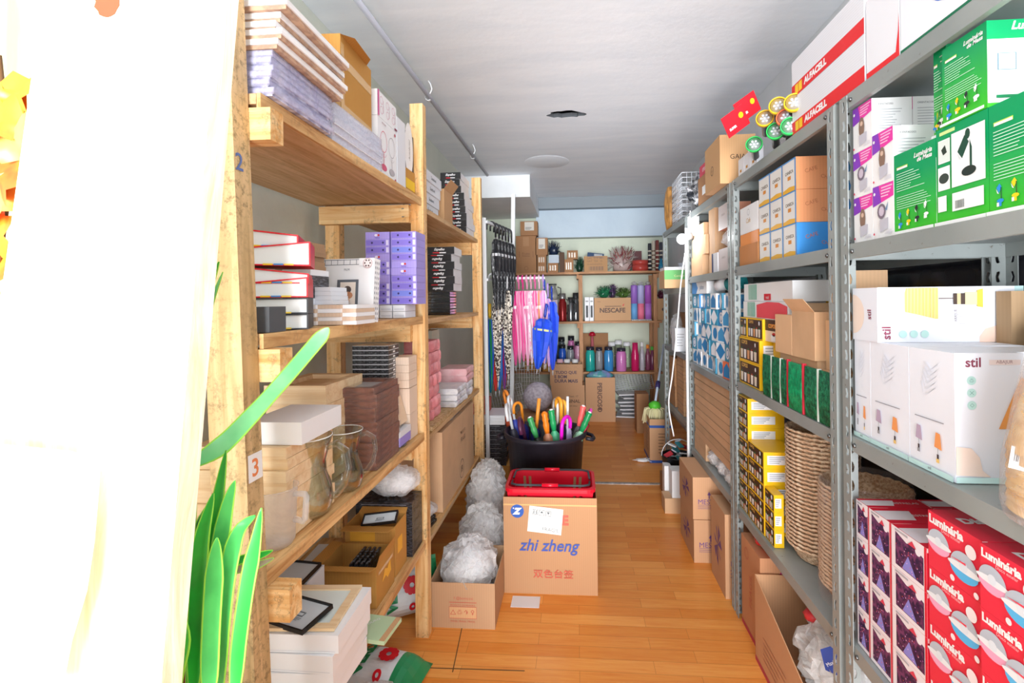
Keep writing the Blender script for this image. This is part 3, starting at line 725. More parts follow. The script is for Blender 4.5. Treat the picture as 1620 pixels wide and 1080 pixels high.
# glass pitchers
GL = glass('f4f8f4', .985)
def pitcher(label, x, y, z, s_=1, hrot=0):
    r = thing('glass_pitcher', label, 'pitcher', (x, y, z), hrot)
    pr_ = [(.001,.004),(.05,.0),(.062,.012),(.068,.04),(.064,.075),(.052,.11),(.050,.14),(.060,.18),(.068,.205)]
    inn = [(a_-.0035, max(b_, .009)) for a_, b_ in pr_[::-1][:-1]]+[(.001,.009)]
    mb = MB(); mb.lathe(pr_+[(.066,.207)]+inn, GL, 32, cap=False); 
    for v_ in mb.v:
        if v_.z > .15 and v_.x < -.04: v_.x -= (v_.z-.15)*.35*(-v_.x/.068)
    mb.tube([(.067*cos(2*pi*k/28)-(.012 if cos(2*pi*k/28)<-.7 else 0),.067*sin(2*pi*k/28),.206) for k in range(28)], .0016, flat('f4f8f6',.1), 6, closed=True); mb.build('jug_body', r, origin=(0,0,0))  # near-white rim ring: bright edge highlight of the glass put in as colour
    mb = MB(); mb.tube([(.058,0,.175),(.08,0,.185),(.105,0,.165),(.112,0,.12),(.10,0,.075),(.08,0,.05),(.066,0,.045)], [.008,.009,.009,.008,.008,.009,.009], GL, 12)
    mb.build('handle', r, origin=(0,0,0)); r.scale = (s_,)*3; return r
pp = onZ(480, 826, Z); pitcher('large clear glass pitcher with a curved handle in front of the brown frames', -.715, 1.25, Z, 1.0, .15)
pitcher('clear glass pitcher half hidden behind the larger one', -.70, 1.43, Z, .85, .6)
FR_ = film('eef2f8', .2, .3, 0, 4)
r = thing('measuring_jug', 'translucent plastic measuring jug with a square handle beside the near upright', 'jug', (-.70, 1.09, Z), 0)
mb = MB(); mb.lathe([(.001,.003),(.038,0),(.044,.01),(.050,.13),(.053,.133),(.051,.134),(.048,.13),(.042,.012),(.001,.008)], FR_, 28, cap=False); mb.build('jug_body', r, origin=(0,0,0))
mb = MB(); mb.tube([(.049,0,.118),(.075,0,.118),(.078,0,.112),(.074,0,.06),(.07,0,.055),(.048,0,.06)], .007, FR_, 8); mb.build('handle', r, origin=(0,0,0))

# ---------------- bottom shelf, near bay
Z = LV1[3]+.002
def dec_cnv(mb, w, d, h):
    mb.txt(mb.face('T', w, d, h), 'REF  14.888', -.1+.3, .12, GRY, w=.05) if False else None
for i in range(4):
    pack('canvas_box', f'thick white canvas block, {od(i,4)} of the stack on the near bottom shelf', 'canvas', (-.87, -.60-.006*(3-i), 1.17+.004*i, 1.39, Z+i*.046, Z+i*.046+.045), WHT, lambda mb,w,d,h: mb.q(mb.face('F',w,d,h), .03,.1,.97,.12,flat('c8ccd4')), rz=(-.05,.03,-.02,.02)[i], group='white canvases on the bottom shelf')
zt = Z+.185
pr = frame_proto('pine_picture', .22, .19, .008, .022, PINE, flat('e6efe9')); pr.location = (-.73, 1.285, zt); pr.rotation_euler = (0,0,.06)
tag(pr, 'thin pale wooden frame lying on the white canvases', 'frame')
def slim(label, w, d, x, y, z, rot, txt_=True):
    r = frame_proto('framed_picture', w, d, .012, .004, BLK, flat('d4dfe6', .15)); r.location = (x, y, z); r.rotation_euler = rot; tag(r, label, 'frame')
    if txt_:
        mb = MB(); f = Fr((-w/2, -d/2, .0062), (1,0,0), (0,1,0), w, d); mb.q(f, .40, .42, .62, .58, flat('77818a')); mb.q(f, .43, .46, .59, .54, flat('cfd8de')); mb.lines(f, .38, .26, .38, 3, flat('8d979f'), .3); mb.build('paper_insert', r, origin=(0,0,0))
    return r
slim('black-edged glass frame with a printed insert resting on the pale wooden frame', .125, .10, -.725, 1.235, zt+.010, (.10, -.02, -.32))
slim('black-edged glass frame with no visible print beside the near upright', .12, .12, -.86, 1.42, Z+.19, (.1, 0, -.1), False)
pack('carton', 'small plain carton holding up the near black-edged glass frame', 'box', (-.93,-.80,1.40,1.5,Z,Z+.185), WH2)
pack('folder', 'pale green cardboard folder sticking out over the bottom shelf edge', 'folder', (-.74, -.565, 1.42, 1.53, Z+.002, Z+.014), flat('bcd6ad'), lambda mb,w,d,h: (mb.q(mb.face('T',w,d,h),.9,0,1,1,CB), mb.txt(mb.face('T',w,d,h),'CARTAO DURO',.45,.5,WHT,w=.1,rot=.9)), rz=-.12)
def dec_print(mb, w, d, h):
    f = mb.face('T', w, d, h); mb.ring(f, .42, .42, .026, .029, flat('8a4a50')); mb.disc(f, .42, .42, .026, flat('c8c4cc'), 20); mb.disc(f, .68, .40, .007, flat('d8423c'), 12, .022)
    mb.q(f, .52, .405, .66, .412, flat('777')) if False else None
    for i in range(9): mb.q(f, .80, .50-.022*i, .98, .505-.022*i, flat('8d8f96'), off=.0015)
pack('poster_board', 'white printed board with a round drawing lying beside the open carton', 'board', (-1.06, -.775, 1.52, 1.98, Z+.002, Z+.010), WHT, dec_print, rz=.06)
# open carton with slim black discs
def open_carton(label, b, m, flaps=.04, dec=None, sub=(1,1,1,1), tilt=.6, group=None, name='carton', rz=0):
    x0,x1,y0,y1,z0,z1 = b; w,d,h = x1-x0,y1-y0,z1-z0; t_ = .003
    r = thing(name, label, 'box', ((x0+x1)/2,(y0+y1)/2,z0), rz, group)
    mb = MB(); mb.box(-w/2,w/2,-d/2,d/2,0,t_,m); mb.box(-w/2,w/2,-d/2,-d/2+t_,t_,h,m); mb.box(-w/2,w/2,d/2-t_,d/2,t_,h,m)
    mb.box(-w/2,-w/2+t_,-d/2+t_,d/2-t_,t_,h,m); mb.box(w/2-t_,w/2,-d/2+t_,d/2-t_,t_,h,m)
    if dec: dec(mb, w, d, h)
    mb.build('box_body', r, origin=(0,0,0))
    for k, (a_, b_, n_) in enumerate((((-w/2,-d/2),(w/2,-d/2),(0,-1)), ((w/2,-d/2),(w/2,d/2),(1,0)), ((w/2,d/2),(-w/2,d/2),(0,1)), ((-w/2,d/2),(-w/2,-d/2),(-1,0)))):
        if not sub[k]: continue
        tl = sub[k] if isinstance(sub[k], float) else tilt
        dx = V((n_[0]*cos(tl), n_[1]*cos(tl), sin(tl)))*flaps
        A = V((*a_, h)); B = V((*b_, h)); e = (B-A)*.03; up = V((0,0,.0015))
        mb = MB(); mb.add([A-up*0, B, B+dx-e, A+dx+e, A+up, B+up, B+dx-e+up, A+dx+e+up], [(3,2,1,0),(4,5,6,7),(0,1,5,4),(1,2,6,5),(2,3,7,6),(3,0,4,7)], m)
        mb.build('flap', r, origin=(0,0,0))
    return r
def dec_y(mb, w, d, h):
    f = mb.face('R', w, d, h); mb.pg(f, [(.3,.45),(.45,.7),(.6,.62),(.75,.8),(.8,.45),(.6,.38),(.5,.5)], flat('f2b52a')); mb.q(f, .1, .74, .9, .82, TAPE)
ca = onY(506, 930, 1.58).x
open_carton('open carton with torn flaps holding slim black cases on the bottom shelf', (ca, -.665, 1.58, 1.74, Z, Z+.135), CBO, .035, dec_y, sub=(.1, 1.3, 0, .2))
for i in range(4):
    pack('slim_case', f'slim black case standing in the open carton, {OR2[i]} from the left', 'case', (ca+.06+.018*i, ca+.068+.018*i, 1.60, 1.72, Z+.004, Z+.138), pc, rot=(0, .25, 0), group='slim cases in the open carton')
open_carton('half-closed brown carton behind the one with black cases', (-.86, -.67, 1.765, 1.885, Z, Z+.185), CBO, .05, lambda mb,w,d,h:(mb.q(mb.face('F',w,d,h),.1,.7,.6,.9,flat('e8a83a')),mb.q(mb.face('R',w,d,h),.2,.4,.6,.7,flat('f2b52a'))), sub=(.05,0,.4,0))
slim('long grey-faced frame resting across the half-closed brown carton', .13, .05, -.735, 1.79, Z+.20, (.5, -.12, .05))
bw = noisy('1d1c20', '4a484e', 50, .45, .6, .15, .6, stretch=(1,1,5))
for i in range(5):
    pack('photo_album', f'black film-wrapped album, {od(i,5)} of the stack below the clear plastic bag', 'album', (-.885, -.655, 1.91, 2.035, Z+i*.043, Z+i*.043+.0415), bw, lambda mb,w,d,h: mb.q(mb.face('F',w,d,h), .1,.75,.9,.8,flat('9a98a2')), group='black albums on the bottom shelf')
BAGM = film('fafbfd', .30, .08, 1.0, 16); BAGW = film('ffffff', .38, .08, 1.2, 20)
FILL = noisy('ffffff','eef0f5',9,rough=.5,bump=.5)
def bag(name, label, c_, rad, m, seed, n=26, amp=.28, fr=2.2, cat='bag', group=None, rz=0, fill=True):
    """creased clear film round a pale soft inside"""
    mb = MB(); mb.blob((0,0,rad[2]), rad, m, n, amp*.6, fr, seed, flatz=-rad[2]+.001); rs_ = random.Random(seed)
    q = min(rad)*.16
    for v_ in mb.v:
        if v_.z > .006: v_ += V((rs_.uniform(-q,q), rs_.uniform(-q,q), rs_.uniform(-q*.3,q)))
    if fill: mb.sm = [False]*len(mb.sm)
    o = mb.build(name, origin=(0,0,0)); o.location = c_; o.rotation_euler = (0,0,rz)
    if fill:
        mb = MB(); mb.blob((0,0,rad[2]*.92), [r_*.80 for r_ in rad], FILL, n, amp*.8, fr*1.6, seed+3, flatz=-rad[2]*.9); mb.build('contents', o, origin=(0,0,0))
    return tag(o, label, cat, group)
bag('plastic_bag', 'crumpled clear plastic bag on the black albums of the bottom shelf', (-.745, 1.965, Z+.22), (.10,.065,.062), BAGM, 3)
# ---------------- under the bottom shelf
def soil_bag(label, loc, rz, rot, s_=1):
    r = thing('soil_bag', label, 'bag', loc, 0); mb = MB(); w, d, h = .30, .22, .09; n = 14; tp = noisy('e9eef0', 'dfe6ea', 12, rough=.3, bump=.4)
    vs = []; fs = []
    for s_i in (0, 1):
        for i in range(n+1):
            for j in range(n+1):
                u, v_ = i/n, j/n; b_ = (1-(2*u-1)**4)*(1-(2*v_-1)**4)
                zz_ = .012+(h-.012)*b_ if s_i else .012*(1-b_)
                if s_i: zz_ += mnoise.noise(V((u*5, v_*5, loc[1])))*.008*b_
                vs.append(((u-.5)*w, (v_-.5)*d, zz_))
    N = (n+1)**2
    for i in range(n):
        for j in range(n):
            a_ = i*(n+1)+j; fs += [(a_, a_+1, a_+n+2, a_+n+1), (N+a_, N+a_+n+1, N+a_+n+2, N+a_+1)]
    gr = flat('1f8a54', .35)
    for f in fs:
        k = f[0] % N; i, j = divmod(k, n+1); m_ = tp
        if f[0] >= N and (i >= n-4): m_ = gr
        mb.add([vs[q_] for q_ in f], [(0,1,2,3)], m_, True)
    bb__ = mb.build('bag_body', r, origin=(0,0,0))
    mb = MB(); f = Fr((-w/2,-d/2,h+.001), (1,0,0), (0,1,0), w, d)
    mt = MB(); mt.txt(f, 'VERDE', .27, .5, gr, h=.045, bold=.06, rot=pi/2)
    for k in range(10):
        a_ = k*pi/5; mb.disc(f, .56+.085*cos(a_), .55+.115*sin(a_), .013, RED, 10)
    mb.ring(f, .56, .55, .010, .024, RED); mq = MB(); mq.ring(f, .56, .16, .006, .016, RED)
    cx, cy = -w/2, -d/2
    for v_ in mb.v+mt.v+mq.v:
        u = (v_.x-cx)/w; q_ = (v_.y-cy)/d; b_ = (1-(2*u-1)**4)*(1-(2*q_-1)**4); v_.z = .012+(h-.012)*b_+.0105
    mb.build('flower_print', bb__, origin=(0,0,0)); mq.build('flower_print', bb__, origin=(0,0,0)); mt.build('green_lettering', bb__, origin=(0,0,0))
    r.rotation_euler = rot; return r
soil_bag('white and green soil bag with a red flower lying on the floor under the shelf', (-.735, 1.80, .004), 0, (0,0,-.15))
soil_bag('white and green soil bag slumped upright behind the middle upright', (-.80, 2.22, .112), 0, (1.15, 0, .5))
bag('plastic_bag', 'clear plastic bag on the floor in front of the soil bag', (-.68, 1.60, 0), (.13,.10,.06), BAGM, 9)

# ================================================================ LEFT, far bay
def dec_esp(flip=False, flat_=False):
    def f_(mb, w, d, h):
        f = mb.face('F', w, d, h); mb.txt(f, 'Espelho', .5, .62 if not flip else .35, WHT, h=.45*h, shear=.35, rot=pi if flip else 0, bold=.03)
        b0, b1 = ((.12,.26) if not flip else (.78,.9)); mb.q(f, .28,b0,.5,b1,RED); mb.q(f,.5,b0,.72,b1,WHT)
        g_ = mb.face('R', w, d, h); mb.q(g_, 0, 0, .03, 1, GRY)
    return f_
def esp(b, lab, flip, grp):
    x0,x1,y0,y1,z0,z1 = b; w,d,h = x1-x0,y1-y0,z1-z0; mb = MB()
    mb.box(-w/2,w/2,-d/2,d/2,0,h, flat('e8e8ec',.4)); f = mb.face('F',w,d,h); mb.q(f,0,0,1,1,flat('1c1a1c',.4)); dec_esp(flip)(mb,w,d,h)
    o = mb.build('mirror_box', origin=(0,0,0)); o.location = ((x0+x1)/2,(y0+y1)/2,z0); o.rotation_euler = (0,0,rnd.uniform(-.03,.03)); return tag(o, lab, 'box', grp)
Z = LV2[0]+.002
for i in range(9):
    off = [0,.005,.0,-.006,-.004,-.012,-.03,-.035,-.03][i]
    esp((-.80+off, -.672+off, 3.02, 3.27, Z+i*.0425, Z+i*.0425+.0415), f'mirror box with black end reading Espelho, {od(i,9)} on the far top shelf', False, 'mirror boxes on the far top shelf')
open_carton('small brown carton with an open flap on the far top shelf', (-.86, -.70, 2.62, 2.80, Z, Z+.19), CB, .06, sub=(0,.9,0,0))
for i in range(4):
    pack('leaflet_bundle', f'white printed bundle, {od(i,4)} behind the middle upright on the top shelf', 'bundle', (-.84, -.70+.006*i, 2.22, 2.5, Z+i*.05, Z+i*.05+.049), WH2, lambda mb,w,d,h: (mb.txt(mb.face('R',w,d,h),'Saudavel',.5,.5,DGR,w=.08), mb.txt(mb.face('F',w,d,h),'Saudavel',.6,.5,DGR,w=.06)), group='white bundles behind the upright')
Z = LV2[1]+.002
for i in range(4):
    pack('clear_case', f'clear case with dark edging, {od(i,4)} under the black mirror boxes', 'case', (-.845, -.70, 2.72, 2.86, Z+i*.033, Z+i*.033+.032), glass('c9ced4', .7), lambda mb,w,d,h: [mb.q(mb.face(s_,w,d,h), 0,a_,1,a_+.12,BLK) for s_ in 'FR' for a_ in (0,.45,.88)], group='clear cases on the far second shelf')
for i in range(6):
    esp((-.85+.006*(i%3), -.675+.004*(i%2)-.01*(i==4), 2.70, 2.90, Z+.134+i*.041, Z+.134+i*.041+.040), f'black-ended mirror box, {od(i,6)} of the far second-shelf stack', i < 5, 'mirror boxes on the far second shelf')
Z = LV2[2]+.002
CL1 = noisy('f3a9ae', 'e58d94', 20, rough=.6, bump=.5); CL2 = noisy('f4f2f2', 'dcdce2', 16, rough=.3, bump=.5); CL3 = noisy('f6c6c8', 'efb1b6', 16, rough=.3, bump=.5)
def cloth(label, x0,x1,y0,y1,z0,h,m,grp,seed):
    mb = MB(); w, d = x1-x0, y1-y0; n=10; vs=[]
    prof = [(-.5,0),(.46,0),(.5,.25),(.5,.75),(.46,1),(-.5,1)]
    for j in range(n+1):
        for (a_, b_) in prof:
            q = mnoise.noise(V((a_*3, j*.7, seed)))*.01; vs.append((a_*w+q, (j/n-.5)*d, b_*h+q*.3*(b_>.5)))
    P = len(prof); fs = [(j*P+k, j*P+(k+1)%P, (j+1)*P+(k+1)%P, (j+1)*P+k) for j in range(n) for k in range(P)]+[tuple(range(P-1,-1,-1)), tuple(n*P+k for k in range(P))]
    mb.add(vs, fs, m, False); o = mb.build('folded_towel', origin=(0,0,0)); o.location = ((x0+x1)/2,(y0+y1)/2,z0); return tag(o, label, 'towel', grp)
for i in range(7):
    cloth(f'rolled coral towel in film, {od(i,7)} right behind the middle upright', -.82, -.695+.006*(i%2), 2.30, 2.48, Z+.02+i*.055, .053, CL1, 'coral towels behind the upright', i)
pack('straw_mat', 'tan woven mat folded at the near end of the far third shelf', 'mat', (-.86, -.662, 2.22, 2.62, Z, Z+.018), noisy('d9b98e','b8935f',80,bump=.6,rough=.8))
for i in range(3):
    cloth(f'white towel in film, {od(i,3)} under the pink towels', -.85, -.665, 2.72, 2.95, Z+i*.035, .033, CL2, 'white towels on the far third shelf', 20+i)
for i in range(4):
    cloth(f"{'white' if i < 2 else 'pink'} towel in film, {od(i,4)} of the pile in front of the tall white box", -.84, -.672, 2.98, 3.2, Z+.0+i*.045, .043, CL2 if i<2 else CL3, 'pile of towels before the white box', 30+i)
pack('carton', 'tall pale grey-green box standing behind the pink towels', 'box', (-.97, -.86, 2.9, 3.06, Z, Z+.42), flat('dfe6dc'))
Z = LV2[3]+.002
def dec_car(mb, w, d, h):
    f = mb.face('R', w, d, h)
    for i, t__ in enumerate(('PRODUTO', 'FRAGIL')): mb.txt(f, t__, .6, .72-.1*i, flat('8d6a58'), w=.12)
    mb.ring(f, .55, .2, .05, .055, flat('8d6a58')); mb.txt(f, 'IBI', .55, .2, flat('8d6a58'), w=.05)
pack('carton', 'large tan carton filling the far bottom shelf, film hanging over its top', 'box', (-.92, -.672, 2.42, 3.18, Z, Z+.40), CBP, dec_car)
mb = MB(); mb.blob((0,0,.012), (.13,.34,.012), FILM, 24, .3, 3, 5); o = mb.build('plastic_sheet', origin=(0,0,0)); o.location = (-.80, 2.8, Z+.402); tag(o, 'crumpled clear plastic sheet on the large tan carton', 'plastic sheet')
for i in range(3):
    o = slim(f'black-edged frame, {od(i,3)} of the little pile in front of the large tan carton', .15, .16, -.76, 2.26, Z+.015*i, (0,0,.1*i-.1), False); o['group'] = 'black-edged frames before the large carton'
bag('plastic_bag', 'small clear bag on the black-edged frames behind the upright', (-.74, 2.26, Z+.05), (.08,.09,.03), BAGM, 14)
# pile on the floor behind the far upright
Y0 = 3.74
pack('carton', 'low brown carton on the floor under the black film-wrapped frames', 'box', (-1.0, -.52, Y0, Y0+.3, 0, .16), CBO)
for i in range(9):
    pack('wrapped_picture', f'black frame in glossy film, {od(i,9)} of the pile on the low carton', 'frame', (-.97+.006*(i%3), -.545+.008*(i%2), Y0+.01, Y0+.28, .161+i*.0345, .161+i*.0345+.033), bw, lambda mb,w,d,h: (mb.q(mb.face('F',w,d,h), .05,.4,.5,.5,GRY), mb.q(mb.face('F',w,d,h), .45,.75,.9,.82,GRY)), group='black film-wrapped frames', rz=rnd.uniform(-.02,.02))
for i in range(3):
    pack('white_board', f'white frame, {od(i,3)} of three on the black film-wrapped ones', 'frame', (-.96, -.55, Y0+.01, Y0+.28, .474+i*.024, .474+i*.024+.023), WHT, group='white frames on the black ones')
r = thing('plastic_crate', 'brick-red slotted plastic crate on the white frames', 'crate', (-.80, Y0+.13, .548))
mb = MB(); RC = flat('d9695a', .5); w_, d_, h_ = .22, .2, .105
mb.box(-w_/2,w_/2,-d_/2,d_/2,0,.004,RC); mb.box(-w_/2,w_/2,-d_/2,-d_/2+.004,h_-.02,h_,RC); mb.box(-w_/2,w_/2,-d_/2,-d_/2+.004,.004,.02,RC)
for i in range(8): mb.box(-w_/2+i*.0304,-w_/2+i*.0304+.008,-d_/2,-d_/2+.004,.02,h_-.02,RC)
mb.box(-w_/2,-w_/2+.004,-d_/2+.004,d_/2,.004,h_,RC); mb.box(w_/2-.004,w_/2,-d_/2+.004,d_/2,.004,h_,RC); mb.box(-w_/2+.004,w_/2-.004,d_/2-.004,d_/2,.004,h_,RC)
mb.build('crate_body', r, origin=(0,0,0))
# ================================================================ umbrellas on the white rack
PW = flat('eef1f4', .35); CHR = flat('c4c6ca', .2, .8)
pA, pB = onZ(771, 776, 0), V((-.60, 4.5, 0)); pA = V((-.665, pA.y, 0))
rk = thing('display_rack', 'white metal display rack of tall poles with crossbars holding hanging umbrellas', 'rack', (pA.x, pA.y, 0))
def rp(mb, nm): o = mb.build(nm, rk); o.location = o.location - rk.location
mb = MB(); mb.bar(pA, (pA.x-.01, pA.y, 2.05), .026, .026, PW, up=(0,1,0)); rp(mb, 'pole')
mb = MB(); mb.bar((-.60, 4.5, 0), (-.555, 4.5, 2.40), .034, .034, PW, up=(0,1,0)); rp(mb, 'pole')
HB1 = onX(790, 343, -.63).z
HB1 = 2.02; HB2 = onY(830, 440, 4.42).z
mb = MB(); mb.bar((-.66, pA.y, HB1), (-.575, 4.5, HB1+.03), .02, .02, PW); rp(mb, 'crossbar')
mb = MB(); mb.bar((-.72, 4.40, HB2), (onY(862, 440, 4.4).x, 4.40, HB2), .02, .02, PW); rp(mb, 'crossbar')
mb = MB(); mb.bar((-.66, pA.y, HB2-.04), (-.70, 4.40, HB2), .018, .018, PW); rp(mb, 'crossbar')

def umbrella(label, loc, L, c1, c2=None, hook='hook', hc='d8dade', rz=0, tilt=(0,0), rad=.03, group=None, hr=.035, ruffle=True, pat=None, tie=None):
    """closed umbrella hanging from z=0 of its handle top downwards; parts: handle, shaft, canopy, tip"""
    r = thing('umbrella', label, 'umbrella', loc, 0, group)
    hm = flat(hc, .3); m1 = pat or flat(c1, .45); m2 = flat(c2 or c1, .45)
    mb = MB(); top = -.12
    if hook == 'hook':
        pts = [(hr*(1-cos(a_)), 0, hr*sin(a_)-hr) for a_ in [pi*k/10 for k in range(11)]]
        pts = [(p_[0]-2*hr, 0, p_[2]) for p_ in pts]
        mb.tube([(-2*hr, 0, -hr-.025)]+pts+[(0, 0, top)], .0075, hm, 10)
    else:
        mb.lathe([(.001,-.001),(.012,-.003),(.014,-.02),(.012,-.04),(.014,-.06),(.012,-.08),(.014,-.1),(.010,top),(.001,top)], hm, 12)
    mb.build('handle', r, origin=(0,0,0))
    mb = MB(); mb.tube([(0,0,top+.002),(0,0,-L)], .004, CHR, 8); mb.build('shaft', r, origin=(0,0,0))
    mb = MB(); n = 16; z0, z1 = top-.015, -L+.05; prof = [(0,.45),(.06,.8),(.15,.75),(.22,1.0),(.45,.85),(.75,.62),(.97,.3),(1,.2)]
    vs = []
    for t_, rr in prof:
        for k in range(n):
            q = rad*rr*(1+(.22 if k % 2 else -.22)*(t_ < .9)); a_ = 2*pi*k/n+t_*.8; vs.append((q*cos(a_), q*sin(a_), z0+(z1-z0)*t_))
    P = len(prof)
    for i in range(P-1):
        for k in range(n):
            mb.add([vs[i*n+k], vs[i*n+(k+1)%n], vs[(i+1)*n+(k+1)%n], vs[(i+1)*n+k]], [(3,2,1,0)], m2 if (k//2) % 2 and c2 else m1, True)
    mb.build('canopy', r, origin=(0,0,0))
    if tie:
        mb = MB(); mb.lathe([(rad*1.03, z0+(z1-z0)*.20), (rad*1.08, z0+(z1-z0)*.22), (rad*1.03, z0+(z1-z0)*.24)], flat(tie), 16, cap=False); mb.build('strap', r, origin=(0,0,0))
    mb = MB(); mb.lathe([(.0035,-L+.05),(.006,-L+.03),(.004,-L),(.001,-L)], flat('c8c8cc'), 8); mb.build('tip', r, origin=(0,0,0))
    r.rotation_euler = (tilt[0], tilt[1], rz); return r
leo = noisy('efe6d8', '3a2e2a', 55, .47, .53, .5, 0); flo = noisy('f7a6c6', 'fdf2f6', 22, .45, .55, .5, 0); chk = noisy('2a2a2e', 'd8d8dc', 70, .6, .68, .15, .4, stretch=(1,1,.4))
# black ones in glossy film, on the upper bar
for i in range(6):
    t_ = (i+.5)/6; x = -.655+.07*t_; y = pA.y+.10+.62*t_
    umbrella(f'black umbrella in shiny film hanging {OR2[i]} from the near pole on the upper bar', (x+.035, y, HB1+.02+.02*t_), .74, '1a1a1d', None, pat=chk, hc='26262a', rz=.1, rad=.034, group='black umbrellas on the upper bar', tie='d6d6da')
# light blue and white ones by the second pole
umbrella('clear umbrella with sky-blue lower half beside the leaning white pole', (-.57, 4.33, HB1-.02), .72, 'bfe0f2', '6fb6dc', hc='eceef0', rad=.03, tie='8cc8e8')
umbrella('white-handled patterned umbrella next to the sky-blue one', (-.60, 4.22, HB1-.04), .66, 'e8eaee', 'b8bcc8', hc='f2f2f4', rad=.028)
# lower row near the pole: leopard print, grey handles
for i, (px, Y, d_) in enumerate(((781, 3.95, 0), (797, 4.05, 1))):
    x = onY(px, 500, Y).x
    umbrella(f"leopard-print umbrella with a white hook, {'nearer the pole' if i==0 else 'beside the pink ones'}", (x+.03, Y, HB2+.02), .92, 'efe6d8', None, pat=leo, hc='eceef0', rad=.036, group='leopard-print umbrellas', rz=.3)
for i, (px, Y, a_, b_) in enumerate(((784, 4.18, 'd2202c', 'e8462e'), (790, 4.22, '2a6fd0', '3a90e0'), (798, 4.28, 'c81e50', '2a68c8'), (776, 4.1, '2aa860', '1f5fc0'))):
    x = onY(px, 600, Y).x
    umbrella(f"{['red and orange','bright blue','crimson and blue','green and blue'][i]} closed umbrella hanging low behind the leopard-print ones", (x, Y, HB2-.22), .80, a_, b_, hook='grip', hc='f0c020', rad=.035, rz=i)
# pink row on the lower bar
pk_ = [('ef2f8c','f46aae','e8208a'),('f9b6d2','f48ab8','f07ab0'),('ee3a92','f6a8cc','ee3a92'),('f9c9dc','f29ac0','f4a0c4'),('f5a0c0','fbe0ea','f6b0cc'),('ef5aa0','f8c0d8','f06aaa'),('f6b8d0','f7a878','f8c8dc'),('e69ad8','f4d0ec','c8a0e0')]
nm = ['hot pink','pale pink','magenta and pink','blush pink','floral pink','deep rose','pink and peach','lilac pink']
for i, (a_, b_, h_) in enumerate(pk_):
    px = 812+6.6*i; p_ = onY(px, 445, 4.40)
    umbrella(f"{nm[i]} umbrella, {OR2[i]} from the left among the pink ones on the crossbar", (p_.x+.008, 4.44-.006*i, HB2+.022), .86-.02*(i%3), a_, b_, hc=h_, rad=.032, rz=1.57, pat=flo if i in (4,) else None, tie='ffffff' if i % 3 == 0 else None)
for i, (px, a_, b_, w_) in enumerate(((862, '2b56c8', '5b86e0', 'blue'), (867, 'b9a6e8', 'f0b0d8', 'lavender'), (873, '2348d8', '3a62f0', 'royal blue'))):
    p_ = onY(px, 470, 4.45)
    umbrella(f'{w_} umbrella hanging at the right end of the pink row', (p_.x, 4.46, HB2-.02-.03*i), .80, a_, b_, hc=['3c58c0','c8a8ec','2a48b8'][i], rad=.032+.02*(i==2), rz=1.57)
p_ = onY(866, 480, 4.3)
umbrella('short royal-blue umbrella with flower print and a white price tag', (p_.x-.005, 4.28, p_.z+.0), .62, '2050e0', '3866f0', hook='grip', hc='2040b0', rad=.075, rz=.3, tilt=(0, .16), tie='e8e8a0')

# ================================================================ the big black bin of umbrellas
by = 3.02; bx = onY(861, 700, by).x; rb = .262
bc = thing('bin', 'large black plastic bin packed with colourful umbrella handles', 'bin', (bx, by+.12, 0))
BP = noisy('201c26', '2a2630', 8, rough=.45); H_ = .60
mb = MB(); mb.lathe([(.001,.004),(.185,0),(.20,.01),(rb-.018,H_-.03),(rb,H_-.028),(rb+.004,H_),(rb-.012,H_),(rb-.026,H_-.05),(.19,.02),(.001,.02)], BP, 40, cap=False); mb.build('bin_body', bc, origin=(0,0,0))
for s_ in (-1, 1):
    mb = MB(); mb.tube([(s_*(rb-.004),-.06,H_-.035),(s_*(rb+.035),-.05,H_-.045),(s_*(rb+.045),0,H_-.05),(s_*(rb+.035),.05,H_-.045),(s_*(rb-.004),.06,H_-.035)], .012, BP, 8); mb.build('handle', bc, origin=(0,0,0))
bcx, bcy = bx, by+.12
